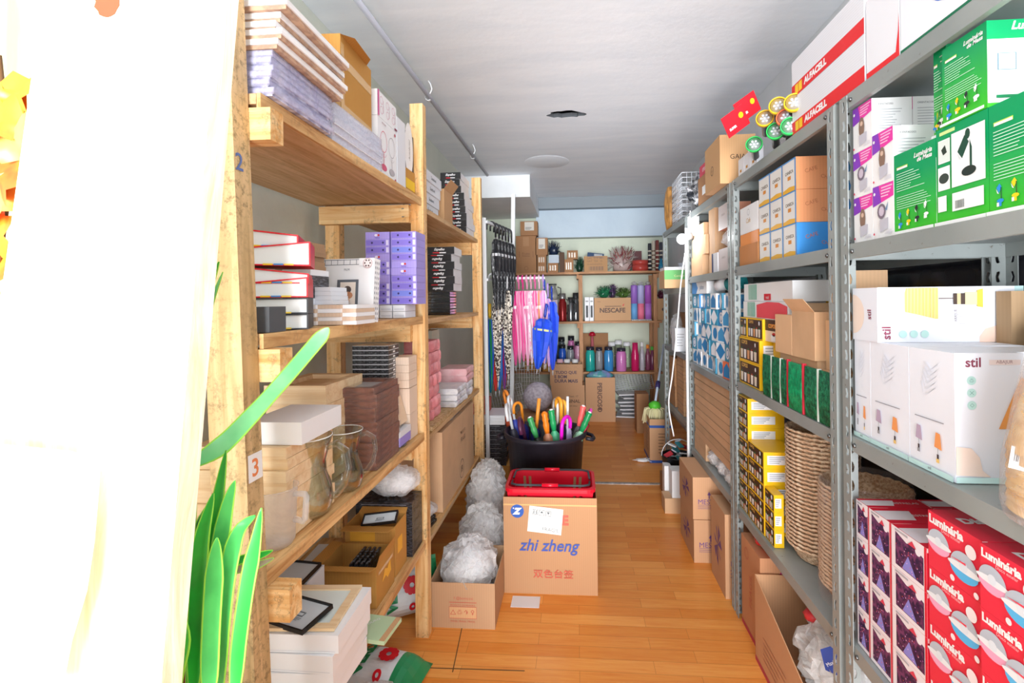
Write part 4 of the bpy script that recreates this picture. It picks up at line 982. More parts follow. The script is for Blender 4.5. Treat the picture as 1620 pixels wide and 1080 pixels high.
def stick(label, pxt, pyt, kind, c, c2=None, yo=0.0, hr=.045, r=.0095, L=.62, pxb=None, cap='e8e8e8', rz=0):
    """umbrella standing in the bin; its handle top appears at (pxt,pyt)"""
    Y = bcy+yo; T = onY(pxt, pyt, Y); bpx = pxb or pxt; B = onY(bpx, 700, Y); d = (B-T).normalized()
    # foot inside the bin
    foot = T + d*L
    ax = bcx; rr_ = math.hypot(foot.x-bcx, foot.y-bcy)
    if rr_ > .14: foot.x = bcx+(foot.x-bcx)*.14/rr_; foot.y = bcy+(foot.y-bcy)*.14/rr_
    d = (foot-T).normalized()
    ro = thing('umbrella', label, 'umbrella', T); q_ = (-d).to_track_quat('Z', 'Y'); ro.rotation_mode = 'QUATERNION'; ro.rotation_quaternion = q_ @ Matrix.Rotation(rz, 3, 'Z').to_quaternion()
    hm = flat(c, .3)
    mb = MB()
    if kind == 'hook':
        pts = [(hr*(1-cos(a_))-hr*0, 0, hr*sin(a_)) for a_ in [pi*k/12 for k in range(13)]]
        pts = [(p_[0]-hr, 0, p_[2]-hr) for p_ in pts]
        mb.tube([(-hr,0,-hr-.12)]+pts[::1]+[(hr,0,-hr-.03)], r, hm, 12)
        sx = -hr
    elif kind == 'grip':
        mb.lathe([(.001,0),(.018,-.002),(.021,-.012),(.017,-.03),(.021,-.045),(.017,-.06),(.021,-.078),(.018,-.10),(.015,-.13),(.001,-.132)], hm, 14); sx = 0
    else: mb.tube([(0,0,0),(0,0,-.2)], r, hm, 12); sx = 0
    mb.build('handle', ro, origin=(0,0,0))
    if kind == 'grip': MB().lathe([(.001,.006),(.011,.004),(.012,-.001)], flat(cap), 12).build('end_cap', ro, origin=(0,0,0))
    mb = MB(); z0 = -hr-.11 if kind == 'hook' else (-.13 if kind == 'grip' else -.19); mb.tube([(sx,0,z0),(sx,0,-L)], .005, CHR, 8); mb.build('shaft', ro, origin=(0,0,0))
    mb = MB(); n = 14; vs = []; prof = [(z0-.0,.010),(z0-.02,.022),(z0-.05,.026),(z0-.12,.024),(-L+.05,.012),(-L+.02,.006)]
    for z_, rr in prof:
        for k in range(n): q = rr*(1+(.3 if k % 2 else -.2)); vs.append((sx+q*cos(2*pi*k/n), q*sin(2*pi*k/n), z_))
    P = len(prof); m1 = flat(c2 or c, .4); mb.add(vs, [(i*n+k, i*n+(k+1)%n, (i+1)*n+(k+1)%n, (i+1)*n+k) for i in range(P-1) for k in range(n)][::-1], m1, True)
    mb.build('canopy', ro, origin=(0,0,0)); return ro
WHH = 'e9ebee'
stick('umbrella with a tall white looped hook at the far left of the bin', 805, 627, 'hook', WHH, '3848b0', .06, .05, rz=.2)
stick('umbrella with a wide white hook leaning over the left rim of the bin', 801, 640, 'hook', WHH, '404050', -.06, .06, pxb=812)
stick('umbrella with an orange hook behind the two white loops', 799, 618, 'hook', 'ef8f3a', 'b04a30', .12, .04, rz=.9)
stick('umbrella with a short orange hook bending right of the white loops', 818, 637, 'hook', 'f2962e', '2c2f80', .08, .035, rz=-.3)
stick('umbrella with a clear glossy hook over a dark pink canopy', 822, 662, 'hook', '5a2a48', 'c2407a', -.12, .055, r=.012, pxb=830)
stick('green ribbed umbrella grip leaning left in front of the grey ball', 838, 660, 'grip', '3f9a58', '2a3a34', -.10, pxb=852)
stick('straight orange umbrella handle rising in front of the grey ball', 853, 630, 'rod', 'ef9a3c', '2c2f70', .02, r=.012, pxb=846)
stick('thick orange ribbed umbrella grip in the middle of the bin', 861, 652, 'grip', 'f58220', 'd89878', -.09, cap='f58220', pxb=868)
stick('green ribbed umbrella grip right of the orange grip', 872, 648, 'grip', '1f9a58', '58c090', -.07, pxb=880)
stick('amber umbrella hook at the centre right of the bin', 884, 630, 'hook', 'f0a030', '2c2c40', .05, .036, r=.012, rz=.5)
stick('second amber umbrella hook curling beside the first', 890, 634, 'hook', 'f4ac3c', '554030', .09, .03, r=.012, rz=.8)
stick('white curved umbrella handle behind the amber hooks', 879, 632, 'hook', 'ece6e0', '888894', .12, .05, rz=.3)
stick('tall straight white umbrella shaft in front of the printed cartons', 898, 627, 'rod', 'eceef2', 'c8b8e0', .04, r=.0085)
stick('magenta umbrella hook arching low over the front rim', 896, 659, 'hook', 'e81ac8', 'c0a8e8', -.10, .052, r=.0115)
stick('coral ribbed umbrella grip leaning right', 923, 642, 'grip', 'e2605c', '555555', .03, pxb=910)
stick('dark green ribbed umbrella grip leaning right over the rim', 933, 652, 'grip', '1d8a50', 'a8e0c0', -.05, pxb=912)
stick('magenta umbrella hook at the far right behind the green grip', 935, 648, 'hook', 'ee4ac0', '802050', .06, .03, r=.010, pxb=908)
stick('maroon umbrella handle hanging over the right rim of the bin', 930, 672, 'hook', '8a2030', '6a1830', -.02, .028, r=.010, pxb=905)
# grey mesh ball and wire clutter behind
mb = MB(); mb.blob((0,0,.12), (.12,.11,.12), noisy('9a929c','b8b0ba',50,rough=.8,bump=.6), 24, .03, 3, 2)
o = mb.build('fabric_ball', origin=(0,0,0)); kk = onY(851, 655, 4.0); o.location = (kk.x, 4.0, .52); tag(o, 'round grey fabric-covered ball behind the umbrella handles', 'fabric ball')
pack('carton', 'plain carton standing behind the black bin under the grey ball', 'box', (kk.x-.16, kk.x+.12, 3.84, 4.12, 0, .518), CBD)

# ================================================================ front boxes on the floor
Yf = 2.39; a_ = onY(797, 862, Yf).x; b_ = onY(945, 862, Yf).x; zt = onY(870, 787, Yf).z
def dec_zz(mb, w, d, h):
    f = mb.face('F', w, d, h); bl = flat('3c55a8', .5); rd = flat('c85a48', .6)
    mb.q(f, 0, .915, 1, .93, TAPE); mb.q(f, .42, .0, .56, 1.0, card('d8a06a')) if False else None
    mb.disc(f, .15, .855, .0325, flat('2a5ab0'), 28); mb.txt(f, 'Z', .15, .855, WHT, h=.033, shear=.3, bold=.08); mb.disc(f, .11, .885, .0035, WHT, 8)
    # partly covered word
    mb.txt(f, 'E', .665, .77, flat('e0604e'), h=.050, bold=.05)
    # white label, rotated
    th = -.10; c0 = (.45, .765); W_, Hh = .165, .125
    def P_(x, y): return (c0[0]+(x*cos(th)-y*sin(th))/w, c0[1]+(x*sin(th)+y*cos(th))/h)
    mb.pg(f, [P_(-W_/2,-Hh/2), P_(W_/2,-Hh/2), P_(W_/2,Hh/2), P_(-W_/2,Hh/2)], flat('f1f2ee'))
    for i in range(3):
        x_ = -.052+.032*i; kk_ = flat('5c6468')
        mb.pg(f, [P_(x_-.013,.022),P_(x_+.013,.022),P_(x_+.013,.048),P_(x_-.013,.048)], kk_); mb.pg(f, [P_(x_-.011,.024),P_(x_+.011,.024),P_(x_+.011,.046),P_(x_-.011,.046)], flat('f1f2ee'))
        if i == 0:
            for q_ in (-.006, .006): mb.pg(f, [P_(x_+q_-.002,.026),P_(x_+q_+.002,.026),P_(x_+q_+.002,.044),P_(x_+q_-.002,.044)], kk_)
        elif i == 1: mb.pg(f, [P_(x_-.008,.034),P_(x_+.008,.034),P_(x_,.044)], kk_); mb.pg(f, [P_(x_-.001,.026),P_(x_+.001,.026),P_(x_+.001,.036),P_(x_-.001,.036)], kk_)
        else: mb.pg(f, [P_(x_-.008,.042),P_(x_,.030),P_(x_+.008,.042)], kk_); mb.pg(f, [P_(x_-.001,.026),P_(x_+.001,.026),P_(x_+.001,.034),P_(x_-.001,.034)], kk_)
    c_ = P_(.03, -.042); mb.txt(f, 'FRAGIL', c_[0], c_[1], flat('8a9294'), w=.082, rot=th)
    mb.txt(f, 'zhi zheng', .49, .49, bl, w=.295, h=.075, shear=.28, bold=.012)
    mb.txt(f, '双色台签', .53, .215, rd, w=.195, h=.042, bold=.008)
zz_b = open_carton('scuffed tan carton with blue cursive lettering and a red shopping basket set in its top', (a_, b_, Yf, Yf+.30, 0, zt), card('bb8e68', .05), .02, dec_zz, sub=(0,0,0,0))
# red basket
W0 = b_-a_
bk = thing('shopping_basket', 'red plastic shopping basket standing in the tan blue-lettered carton', 'basket', ((a_+b_)/2, Yf+.155, zt-.19))
RB = flat('d8122c', .3); mb = MB(); w_, d_, h_ = W0-.03, .27, .225; tx, ty = .90, .88
def bwall(A, B, A2, B2, slots):   # wall with real slots from bottom edge A,B to top edge A2,B2
    A, B, A2, B2 = map(V, (A, B, A2, B2)); cols = slots; cur = 0; segs = []
    def pt(u, v_): return (A.lerp(B, u)).lerp(A2.lerp(B2, u), v_)
    us = [0.0]
    for (u0, u1, v0, v1) in cols:
        if u0 > us[-1]: mb.add([pt(us[-1],0), pt(u0,0), pt(u0,1), pt(us[-1],1)], [(0,1,2,3)], RB)
        mb.add([pt(u0,0), pt(u1,0), pt(u1,v0), pt(u0,v0)], [(0,1,2,3)], RB); mb.add([pt(u0,v1), pt(u1,v1), pt(u1,1), pt(u0,1)], [(0,1,2,3)], RB)
        us.append(u1)
    mb.add([pt(us[-1],0), pt(1,0), pt(1,1), pt(us[-1],1)], [(0,1,2,3)], RB)
sl_ = [(.12,.155,.3,.85),(.19,.225,.3,.85)]+[(.27+.055*i,.30+.055*i,.34,.44) for i in range(9)]+[(.775,.81,.3,.85),(.845,.88,.3,.85)]
c0 = [(-w_/2*tx,-d_/2*ty,0),(w_/2*tx,-d_/2*ty,0),(w_/2*tx,d_/2*ty,0),(-w_/2*tx,d_/2*ty,0)]; c1 = [(-w_/2,-d_/2,h_),(w_/2,-d_/2,h_),(w_/2,d_/2,h_),(-w_/2,d_/2,h_)]
mb.add(c0, [(0,1,2,3)], RB)
for k in range(4):
    bwall(c0[k], c0[(k+1)%4], c1[k], c1[(k+1)%4], sl_ if k in (0, 2) else [(.15+.11*i,.21+.11*i,.3,.85) for i in range(7)])
o = mb.build('basket_body', bk, origin=(0,0,0)); so = o.modifiers.new('t', 'SOLIDIFY'); so.thickness = .0025
mb = MB(); R_ = []
for (x_, y_, a0) in ((w_/2-.03, d_/2-.03, 0), (-w_/2+.03, d_/2-.03, 90), (-w_/2+.03, -d_/2+.03, 180), (w_/2-.03, -d_/2+.03, 270)):
    for k in range(5): t_ = R(a0+90*k/4); R_.append((x_+.042*cos(t_), y_+.042*sin(t_), h_))
n = len(R_)
vs = [p_ for p_ in R_]+[(p_[0]*.93, p_[1]*.90, h_+.004) for p_ in R_]+[(p_[0]*1.0, p_[1]*1.0, h_-.016) for p_ in R_]
mb.add(vs, [(k, (k+1)%n, n+(k+1)%n, n+k) for k in range(n)]+[(2*n+k, 2*n+(k+1)%n, (k+1)%n, k) for k in range(n)], RB); o = mb.build('rim', bk, origin=(0,0,0)); so = o.modifiers.new('t', 'SOLIDIFY'); so.thickness = .003
for s_ in (-1, 1):
    mb = MB(); mb.tube([(-w_/2+.015, s_*.02, h_-.004), (-w_/2+.02, s_*(d_/2-.04), h_+.008), (-w_/2+.05, s_*(d_/2-.022), h_+.009), (-.03, s_*(d_/2-.022), h_+.009)], .0055, DGR, 8); mb.tube([(.03, s_*(d_/2-.022), h_+.009), (w_/2-.05, s_*(d_/2-.022), h_+.009), (w_/2-.02, s_*(d_/2-.04), h_+.008), (w_/2-.015, s_*.02, h_-.004)], .0055, DGR, 8)
    mb.tube([(-.04, s_*(d_/2-.022), h_+.009), (.04, s_*(d_/2-.022), h_+.009)], .010, RB, 10); mb.build('handle', bk, origin=(0,0,0))
# small carton with film
Yc = 2.12; a_ = onY(680, 965, Yc).x; b_ = onY(783, 965, Yc).x
def dec_sm(mb, w, d, h):
    f = mb.face('F', w, d, h); rd = flat('c8624e', .6)
    mb.txt(f, 'f @bomcosi', .52, .66, rd, w=.085); mb.q(f, .30,.565,.72,.58,rd)
    mb.txt(f, 'PRODUTO DE PRIMEIRA', .51, .51, rd, w=.11)
    mb.q(f, .30,.22,.72,.48,rd); mb.q(f, .305,.23,.715,.47,card('dcae80', .06))
    for i, s__ in enumerate(('△', '♻', '↑', '♀')): mb.txt(f, s__, .36+.1*i, .36, rd, h=.022)
    mb.txt(f, 'FRAGIL  FRAGIL  FRAGIL', .51, .16, rd, w=.11)
sc_ = open_carton('small open tan carton by the middle upright stuffed with clear plastic bags', (a_, b_, Yc, Yc+.34, 0, onY(730, 922, Yc).z), card('c49c78', .06), .03, dec_sm, sub=(0,0,0,0))
bag('plastic_bag', 'crumpled greyish plastic bag bulging out of the small open carton', ((a_+b_)/2, Yc+.165, .03), (.125,.145,.14), BAGM, 21, 40, .22, 2.6)
o = bag('plastic_bag', 'puffy clear bag standing behind the small open carton', (onY(765, 840, 2.62).x, 2.60, 0), (.12,.11,.17), BAGW, 5, 40, .2, 2.2)
bag('bubble_wrap_bag', 'big bundle of bubble wrap in a clear bag between shelves and basket carton', (-.548, 2.98, .012), (.118,.20,.212), BAGW, 33, 56, .18, 2.6)
slim('black-framed glass panel lying flat on the floor beneath the bubble wrap', .24, .16, -.56, 2.72, 0.002, (0,0,.1), False)
k1 = onZ(808, 958, 0); k2 = onZ(855, 943, 0)
pack('paper_card', 'blank white card lying on the floor in front of the basket carton', 'card', (k1.x, k2.x, k1.y-.01, k2.y-.005, .0005, .0016), WH2)

# ================================================================ back shelves
def BY(px0, px1, pyt, z0, dep=.15, Y=YS+.03): return yb(Y, px0, px1, pyt, z0, dep)
Z = LBZ[0]
def dec_tall(mb, w, d, h):
    f = mb.face('F', w, d, h); k_ = flat('7a5238')
    mb.txt(f, 'Frutas', .5, .52, k_, w=.09); mb.txt(f, 'Selecao', .5, .46, k_, w=.09); mb.q(f, .15,.42,.17,.58,k_); mb.q(f,.83,.42,.85,.58,k_)
    mb.ring(f, .5, .12, .02, .024, k_); mb.q(f, .35,.72,.65,.97,card('b58a66')); mb.q(f,.48,0,.52,1,TAPE) if False else None
def dec_lab(mb, w, d, h):
    f = mb.face('F', w, d, h); mb.q(f, .25,.35,.8,.95,flat('d8d4cc')); mb.lines(f,.3,.4,.6,3,flat('8a8480'),.4)
def dec_shim(mb, w, d, h):
    f = mb.face('F', w, d, h)
    for i in range(3): mb.q(f, .15+.25*i,.2,.28+.25*i,.75,flat('cbbca8',.2))
ts = BY(816, 848, 373, Z); pack('carton', 'tall brown carton at the left end of the top back shelf', 'box', ts, CBD, dec_tall)
b2 = yb(YS+.0, 823, 850, 350, ts[5]+.001, .17); pack('carton', 'small labelled carton on top of the tall brown one at the back', 'box', b2, CBD, dec_lab)
s1 = BY(850, 864, 418, Z); pack('carton', 'small brown carton beside the tall one, lowest of three', 'box', s1, CBD, dec_shim)
s2 = BY(850, 864, 403, s1[5]+.001); pack('carton', 'small brown carton beside the tall one, middle of three', 'box', s2, CBD, dec_shim)
s3 = BY(847, 866, 376, s2[5]+.001); pack('carton', 'torn labelled carton topping the little pile beside the tall carton', 'box', s3, CBD, dec_lab)
s4 = BY(867, 883, 416, Z); pack('carton', 'small shiny-fronted brown carton under the blue and white pouch', 'box', s4, CBD, dec_shim)
s5 = BY(868, 884, 403, s4[5]+.001); pack('pouch', 'pale blue and white pouch on the shiny-fronted little carton', 'pouch', s5, flat('b9c6d4'), None)
def tuft(name, label, c_, rad, cols, n=60, seed=1, th=.003, cat='tinsel'):
    rnd_ = random.Random(seed); mb = MB()
    ms = [flat(q, .3) for q in cols]
    for i in range(n):
        a_ = rnd_.uniform(0, 2*pi); e = rnd_.uniform(-.1, 1.3); d_ = V((cos(a_)*cos(e)*rad[0], sin(a_)*cos(e)*rad[1], (sin(e)+.1)*rad[2])); s_ = V((rnd_.uniform(-.3,.3)*rad[0], rnd_.uniform(-.3,.3)*rad[1], .1*rad[2]))
        mid = s_+d_*.55+V((rnd_.uniform(-.2,.2)*rad[0], rnd_.uniform(-.2,.2)*rad[1], .2*rad[2]))
        mb.tube([s_, mid, s_+d_], [th, th*.9, th*.3], ms[i % len(ms)], 4)
    mb.blob((0,0,.35*rad[2]), (rad[0]*.6, rad[1]*.6, rad[2]*.4), ms[0], 14, .3, 3, seed, flatz=-.349*rad[2])
    o = mb.build(name, origin=(0,0,0)); o.location = c_; return tag(o, label, cat)
tuft('ribbon_bunch', 'dark blue curled ribbon bunch above the blue and white pouch', (onY(876,400,6.05).x, 6.03, s5[5]-.0), (.10,.08,.16), ('1c2a44','3a4a66','141c2c'), 60, 3, .004)
s6 = BY(893, 907, 410, Z); pack('carton', 'small carton with a silver badge on the top back shelf', 'box', s6, CBD, dec_shim)
s7 = BY(897, 914, 396, s6[5]+.001); pack('carton', 'small tilted carton resting above the silver-badged one', 'box', s7, CBD, dec_shim)
pack('carton', 'dark half-open carton left of the silver-badged little carton', 'box', BY(885, 892.5, 399, Z), flat('5d4434',.7))
tuft('ribbon_bunch', 'dark green tinsel bunch beside the carton with printed barcode', (onY(917,425,6.05).x, 6.05, Z), (.07,.07,.17), ('173a2a','2a5a3c','0e2018'), 60, 5, .004)
def dec_bar(mb, w, d, h):
    f = mb.face('F', w, d, h); k_ = flat('7b5a44')
    for i in range(16): mb.q(f, .2+.04*i, .08, .2+.04*i+(.012+.012*(i%3)), .34, k_)
    for i in range(3): mb.txt(f, ('GAL  STS  60','NAT  TEK  10','GUARDANAPOS')[i], .45, .88-.2*i, k_, w=.18)
s8 = BY(924, 961, 405, Z); pack('carton', 'wide tan carton with a printed barcode at the middle of the top back shelf', 'box', s8, card('b98f66',.06), dec_bar)
pack('picture_book', 'tilted blue-covered booklet lying in the barcode carton', 'book', (s8[0]+.04, s8[1]-.04, YS+.03, YS+.15, s8[5]+.001, s8[5]+.02), flat('3f5a86'), lambda mb,w,d,h: mb.q(mb.face('T',w,d,h),.4,.2,.9,.8,flat('e0e0e4')), rot=(.5,.12,0))
tuft('tinsel_garland', 'big silvery red tinsel heap in film on the top back shelf', (onY(985,410,6.06).x, 6.14, Z), (.20,.11,.28), ('b8a4a0','9a4a4a','cfc4c0','7c3036','a08a78'), 170, 8, .006)
for i, py in enumerate((419, 411)):
    b_ = BY(1002, 1027, py, Z if i == 0 else zz__[5]+.001); zz__ = b_
    w_ = (b_[1]-b_[0])/2; mb = MB(); mb.lathe([(.001,0),(w_,0),(w_,.012),(w_*1.04,.014),(w_*1.04,b_[5]-b_[4]),(.001,b_[5]-b_[4])], flat('b8443c',.3), 24); o = mb.build('round_tin', origin=(0,0,0)); o.location = ((b_[0]+b_[1])/2, YS+.12, b_[4]); tag(o, f"round red tin, {'upper' if i else 'lower'} of two on the top back shelf", 'tin')
pack('box', 'dark maroon box behind the red tins', 'box', BY(1003, 1015, 397, Z, .08, 6.17), flat('5a2226'))
for i, (px, py, c_, w_) in enumerate(((1028, 385, '2c2c34', 'black'), (1034, 381, 'c8c0b0', 'beige'), (1040, 380, '7a3a36', 'brown'), (1046, 383, '3a3a48', 'navy'))):
    a_ = onY(px, 420, 6.0); r_ = .021; h_ = onY(px, py, 6.0).z-Z; mb = MB(); mb.lathe([(.001,0),(r_,0),(r_,h_-.02),(r_*.96,h_-.018),(r_*.96,h_),(.001,h_)], flat(c_,.4), 16)
    for j in range(5): mb.lathe([(r_*1.02, .03+j*.05),(r_*1.02,.045+j*.05)], flat('d8d0c0' if i != 1 else '6a4a3a'), 16, cap=False)
    o = mb.build('paper_roll', origin=(0,0,0)); o.location = (a_.x, 6.0, Z); tag(o, f'{w_} banded gift-wrap roll standing at the right end of the top back shelf', 'paper roll')
mb = MB(); mb.lathe([(.001,0),(.03,0),(.032,.05),(.016,.09),(.014,.14),(.001,.145)], flat('1878a0',.25), 18); o = mb.build('bottle', origin=(0,0,0)); o.location = (onY(1046,425,5.94).x, 5.945, Z); tag(o, 'small teal-blue bottle before the gift-wrap rolls', 'bottle')

# middle back shelf
Z = LBZ[1]
def bottle(name, label, cat, px, py, Y, z, r_, prof, m, capm=None, base=None, group=None, n=20):
    """prof: list of (radius factor, height factor); h measured from the photo top py"""
    h = onY(px, py, Y).z - z; r = thing(name, label, cat, (onY(px, 500, Y).x, Y, z), 0, group)
    k = [(a_*r_, b_*h) for a_, b_ in prof]; 
    MB().lathe([(.001,0)]+k, m, n).build('bottle_body', r, origin=(0,0,0))
    if capm: top = k[-1]; MB().lathe([(top[0]+.003, top[1]-.0), (top[0]+.004, top[1]+.006), (top[0]+.003, h), (.001, h)], capm, n).build('lid', r, origin=(0,0,0))
    if base: MB().tube([(r_*.9,0,h*.8),(r_*1.5,0,h*.72),(r_*1.5,0,h*.4),(r_*.95,0,h*.25)], .006, base, 8).build('handle', r, origin=(0,0,0))
    return r
GG = glass('b8bab8', .75, 'grey_glass')
BT = [(.96,0),(1,.04),(1,.55),(.8,.66),(.5,.76),(.5,.85)]; JUG = [(.7,0),(.95,.05),(1,.25),(.75,.6),(.55,.8),(.7,.93)]
JAR = [(.95,0),(1,.03),(1,.72),(.8,.82),(.8,.86)]; THERM = [(.96,0),(1,.03),(1,.66),(.75,.72),(.75,.8)]
pk1 = BY(866, 882, 474, Z, .1, 6.02); pack('gift_box', 'slim white and lilac box beneath the grey glass jug', 'box', pk1, flat('d2c2d4'))
bottle('glass_jug', 'smoky grey glass jug standing on the slim lilac box', 'jug', 875, 449, 6.07, pk1[5]+.001, .065, JUG, noisy('8f9290','b4b6b2',9,rough=.15), DGR, DGR)
bottle('thermos', 'red metal thermos on the middle back shelf', 'thermos', 890, 464, 6.0, Z, .05, THERM, flat('8a1f22',.25,.3), flat('9a9a9a',.3,.7), flat('6a6a6a',.3,.6))
for i, (px, py) in enumerate(((903, 470), (911, 463))):
    bottle('thermos', f"silver thermos with a black top, {['left','right'][i]} of the pair by the back shelf's middle post", 'thermos', px, py, 6.02+.06*i, Z, .042, THERM, flat('7d8084',.2,.8), flat('26282a'), BLK)
for i, (p0_, p1_) in enumerate(((925, 932), (932.5, 939))):
    pack('thermos_box', f"slim white box with a window and dark thermos, {['left','right'][i]} one beside the coffee carton", 'box', BY(p0_, p1_, 470, Z), WH2, lambda mb,w,d,h: (mb.q(mb.face('F',w,d,h),.25,.15,.75,.65,flat('3a3d42')), mb.q(mb.face('F',w,d,h),.2,.8,.8,.86,GRY)))
def dec_nes(mb, w, d, h):
    f = mb.face('F', w, d, h); k_ = flat('4a2a1c'); mb.txt(f, 'NESCAFE', .5, .46, k_, w=w*.70, bold=.03); mb.q(f, .29, .62, .74, .645, k_); mb.pg(f, [(.77,.64),(.80,.64),(.825,.74),(.79,.72)], flat('d02a2a')); mb.txt(f, 'Classic', .13, .84, k_, w=.04)
ns = BY(940, 998, 473, Z, .2, 5.96); ns = (*ns[:5], onY(960, 471, 5.96).z); pack('carton', 'kraft carton with dark brown coffee lettering on the middle back shelf', 'box', ns, card('cda37c',.05), dec_nes)
tuft('net_pouf', 'green mesh bath poufs on the coffee carton', (onY(955,460,6.05).x, 6.05, ns[5]+.001), (.11,.08,.13), ('1f6a48','2f8a5c','124030'), 90, 11, .005, 'bath pouf')
tuft('net_pouf', 'purple mesh bath pouf between the green and olive ones', (onY(969,460,6.08).x, 6.1, ns[5]+.001), (.07,.06,.15), ('4a3458','6a4a7c','2c2038'), 70, 12, .005, 'bath pouf')
tuft('net_pouf', 'olive mesh bath pouf at the right of the coffee carton', (onY(986,460,6.05).x, 6.04, ns[5]+.001), (.10,.08,.11), ('4a6a30','6a8a48','2c4018'), 90, 13, .005, 'bath pouf')
cols = [('9a6ec8','6aa8e0','lilac and blue'),('b8b8e8','f07a98','pale lilac and coral'),('b060c8','b878d8','violet')]
for i, px in enumerate((1003.5, 1014, 1025.5)):
    c1_, c2_, w_ = cols[i]; h = onY(px, 453, 5.97).z-Z; r_ = .039
    o = MB().lathe([(.001,0),(r_,0),(r_,h*.46)], flat(c2_,.4), 20).lathe([(r_,h*.46),(r_,h*.97),(r_*.9,h),(.001,h)], flat(c1_,.35), 20).lathe([(r_*.3,h),(r_*.9,h+.03),(r_*.2,h+.045)], FILM, 10).build('glitter_roll', origin=(0,0,0))
    o.location = (onY(px, 500, 5.985).x, 5.985, Z+.016); tag(o, f'{w_} glitter foam roll standing right of the coffee carton', 'foam roll')
pack('bead_tray', 'thin silver-beaded tray under the coffee carton and rolls', 'tray', (onY(965,500,5.93).x, 1.0, 5.915, 5.945, Z, Z+.014), noisy('d8d8d8','5a5a5a',90,rough=.2)) if False else None
pack('bead_tray', 'thin silver-beaded tray under the three glitter rolls', 'tray', (onY(998.6,500,5.95).x, onY(1031,500,5.95).x, 5.94, 6.05, Z, Z+.015), noisy('d8d8d8','6a6a6a',90,rough=.2))
pack('carton', 'kraft carton at the right end of the middle back shelf', 'box', BY(1040, 1056, 472, Z, .2, 6.0), CB, lambda mb,w,d,h: mb.disc(mb.face('F',w,d,h),.6,.5,.02,DGR))
tuft('net_pouf', 'wine-red mesh pouf on the right-end kraft carton', (onY(1046,460,6.08).x, 6.08, BY(1040,1056,472,Z,.2,6.0)[5]+.001), (.07,.06,.09), ('5a1c38','3c1226'), 60, 17, .005, 'bath pouf')

# lower back shelf: bottles and jars
Z = LBZ[2]
def G(c_, t_=.9): return glass(c_, t_, 'tinted_glass')
def dark(c_): return noisy(c_, c_, 5, rough=.1)
rr = [(877,'1f5a5c','dark teal'),(880,'1c2c5c','navy'),(893,'1a2a54','deep blue'),(905,'30384c','slate')]
sp = [(876,533,6.2,'4a565e','smoky'),(888,533,6.2,'58646a','grey smoke'),(903,531,6.2,'b86aa0','mauve'),
      (874,546,6.06,'2a58b0','cobalt'),(889,545,6.06,'2a5cc8','royal blue'),(902,547,6.07,'8c9098','clear grey'),(914,540,6.12,'c890b0','dusty pink')]
for i, (px, py, Y, c_, w_) in enumerate(sp):
    bottle('water_bottle', f"{w_} round-shouldered bottle left of the back shelf's middle post", 'bottle', px, py, Y, Z, .045, JAR, dark(c_), flat('23262c',.2), group=None)
fl = [(933,548,5.99,'2aa8a0','teal-green jar',.056),(947,549,6.0,'8a8c92','clear black-lidded jar',.045),(962,548,5.99,'3a8ac8','blue glass jar with a white tag',.056),(982,550,5.99,'c878b8','purple glass jar with gold trim',.062)]
for px, py, Y, c_, w_, r_ in fl:
    bottle('storage_jar', f'{w_} in the front row of the lower back shelf', 'jar', px, py, Y, Z, r_, JAR, noisy(c_, c_, 5, rough=.08), flat('2c2a38',.2))
    if 'white tag' in w_:
        pass
bottle('glass_bottle', 'tall solid magenta glass bottle on the lower back shelf', 'bottle', 1004, 541, 6.0, Z, .047, [(.9,0),(1,.03),(1,.55),(.75,.72),(.7,.98)], flat('c01e5c',.12), None)
for i, (px, c_) in enumerate(((1015,'b8b4c0'),(1024,'8a4a64'),(1031,'7a3a58'))):
    bottle('glass_bottle', f"slim {['clear lilac','dark wine','plum'][i]} bottle right of the tall magenta one", 'bottle', px, (541,545,548)[i], 6.03+.03*i, Z, .030, BT, noisy(c_, c_, 5, rough=.08), WHT if i == 0 else flat(('f08a30','58b848')[i-1]))
for i, px in enumerate((967, 978, 991)):
    bottle('storage_jar', f"clear jar with a white lid, {OR2[i]} from the left in the rear row", 'jar', px, (541,538,541)[i], 6.2, Z, .05, JAR, GL, WH2, group=None)
bb = BY(921, 962, 527, Z, .05, 6.23); pack('carton', 'brown carton standing behind the jars with a red flower ornament before it', 'box', bb, CBD)
r = thing('mushroom_ornament', 'red and white spotted mushroom ornament above the jars', 'ornament', (onY(937,540,6.14).x, 6.14, Z)); zz_ = onY(937,525,6.14).z-Z
MB().lathe([(.001,0),(.03,0),(.022,zz_*.5),(.016,zz_*.9)], flat('b8626a',.2), 16).build('stem', r, origin=(0,0,0)); MB().lathe([(.016,zz_-.05),(.042,zz_-.045),(.038,zz_-.015),(.02,zz_),(.001,zz_+.004)], flat('b01c34',.15), 20).build('cap', r, origin=(0,0,0))
pack('carton', 'brown carton at the left end of the lower back shelf', 'box', BY(858, 871, 541, Z, .25, 5.97), CBO, lambda mb,w,d,h: mb.q(mb.face('F',w,d,h),0,.3,.5,.6,YEL))
pack('carton', 'orange-brown box low at the left of the lower back shelf', 'box', (-.62, -.44, 5.98, 6.2, Z, Z+.20), CBO)
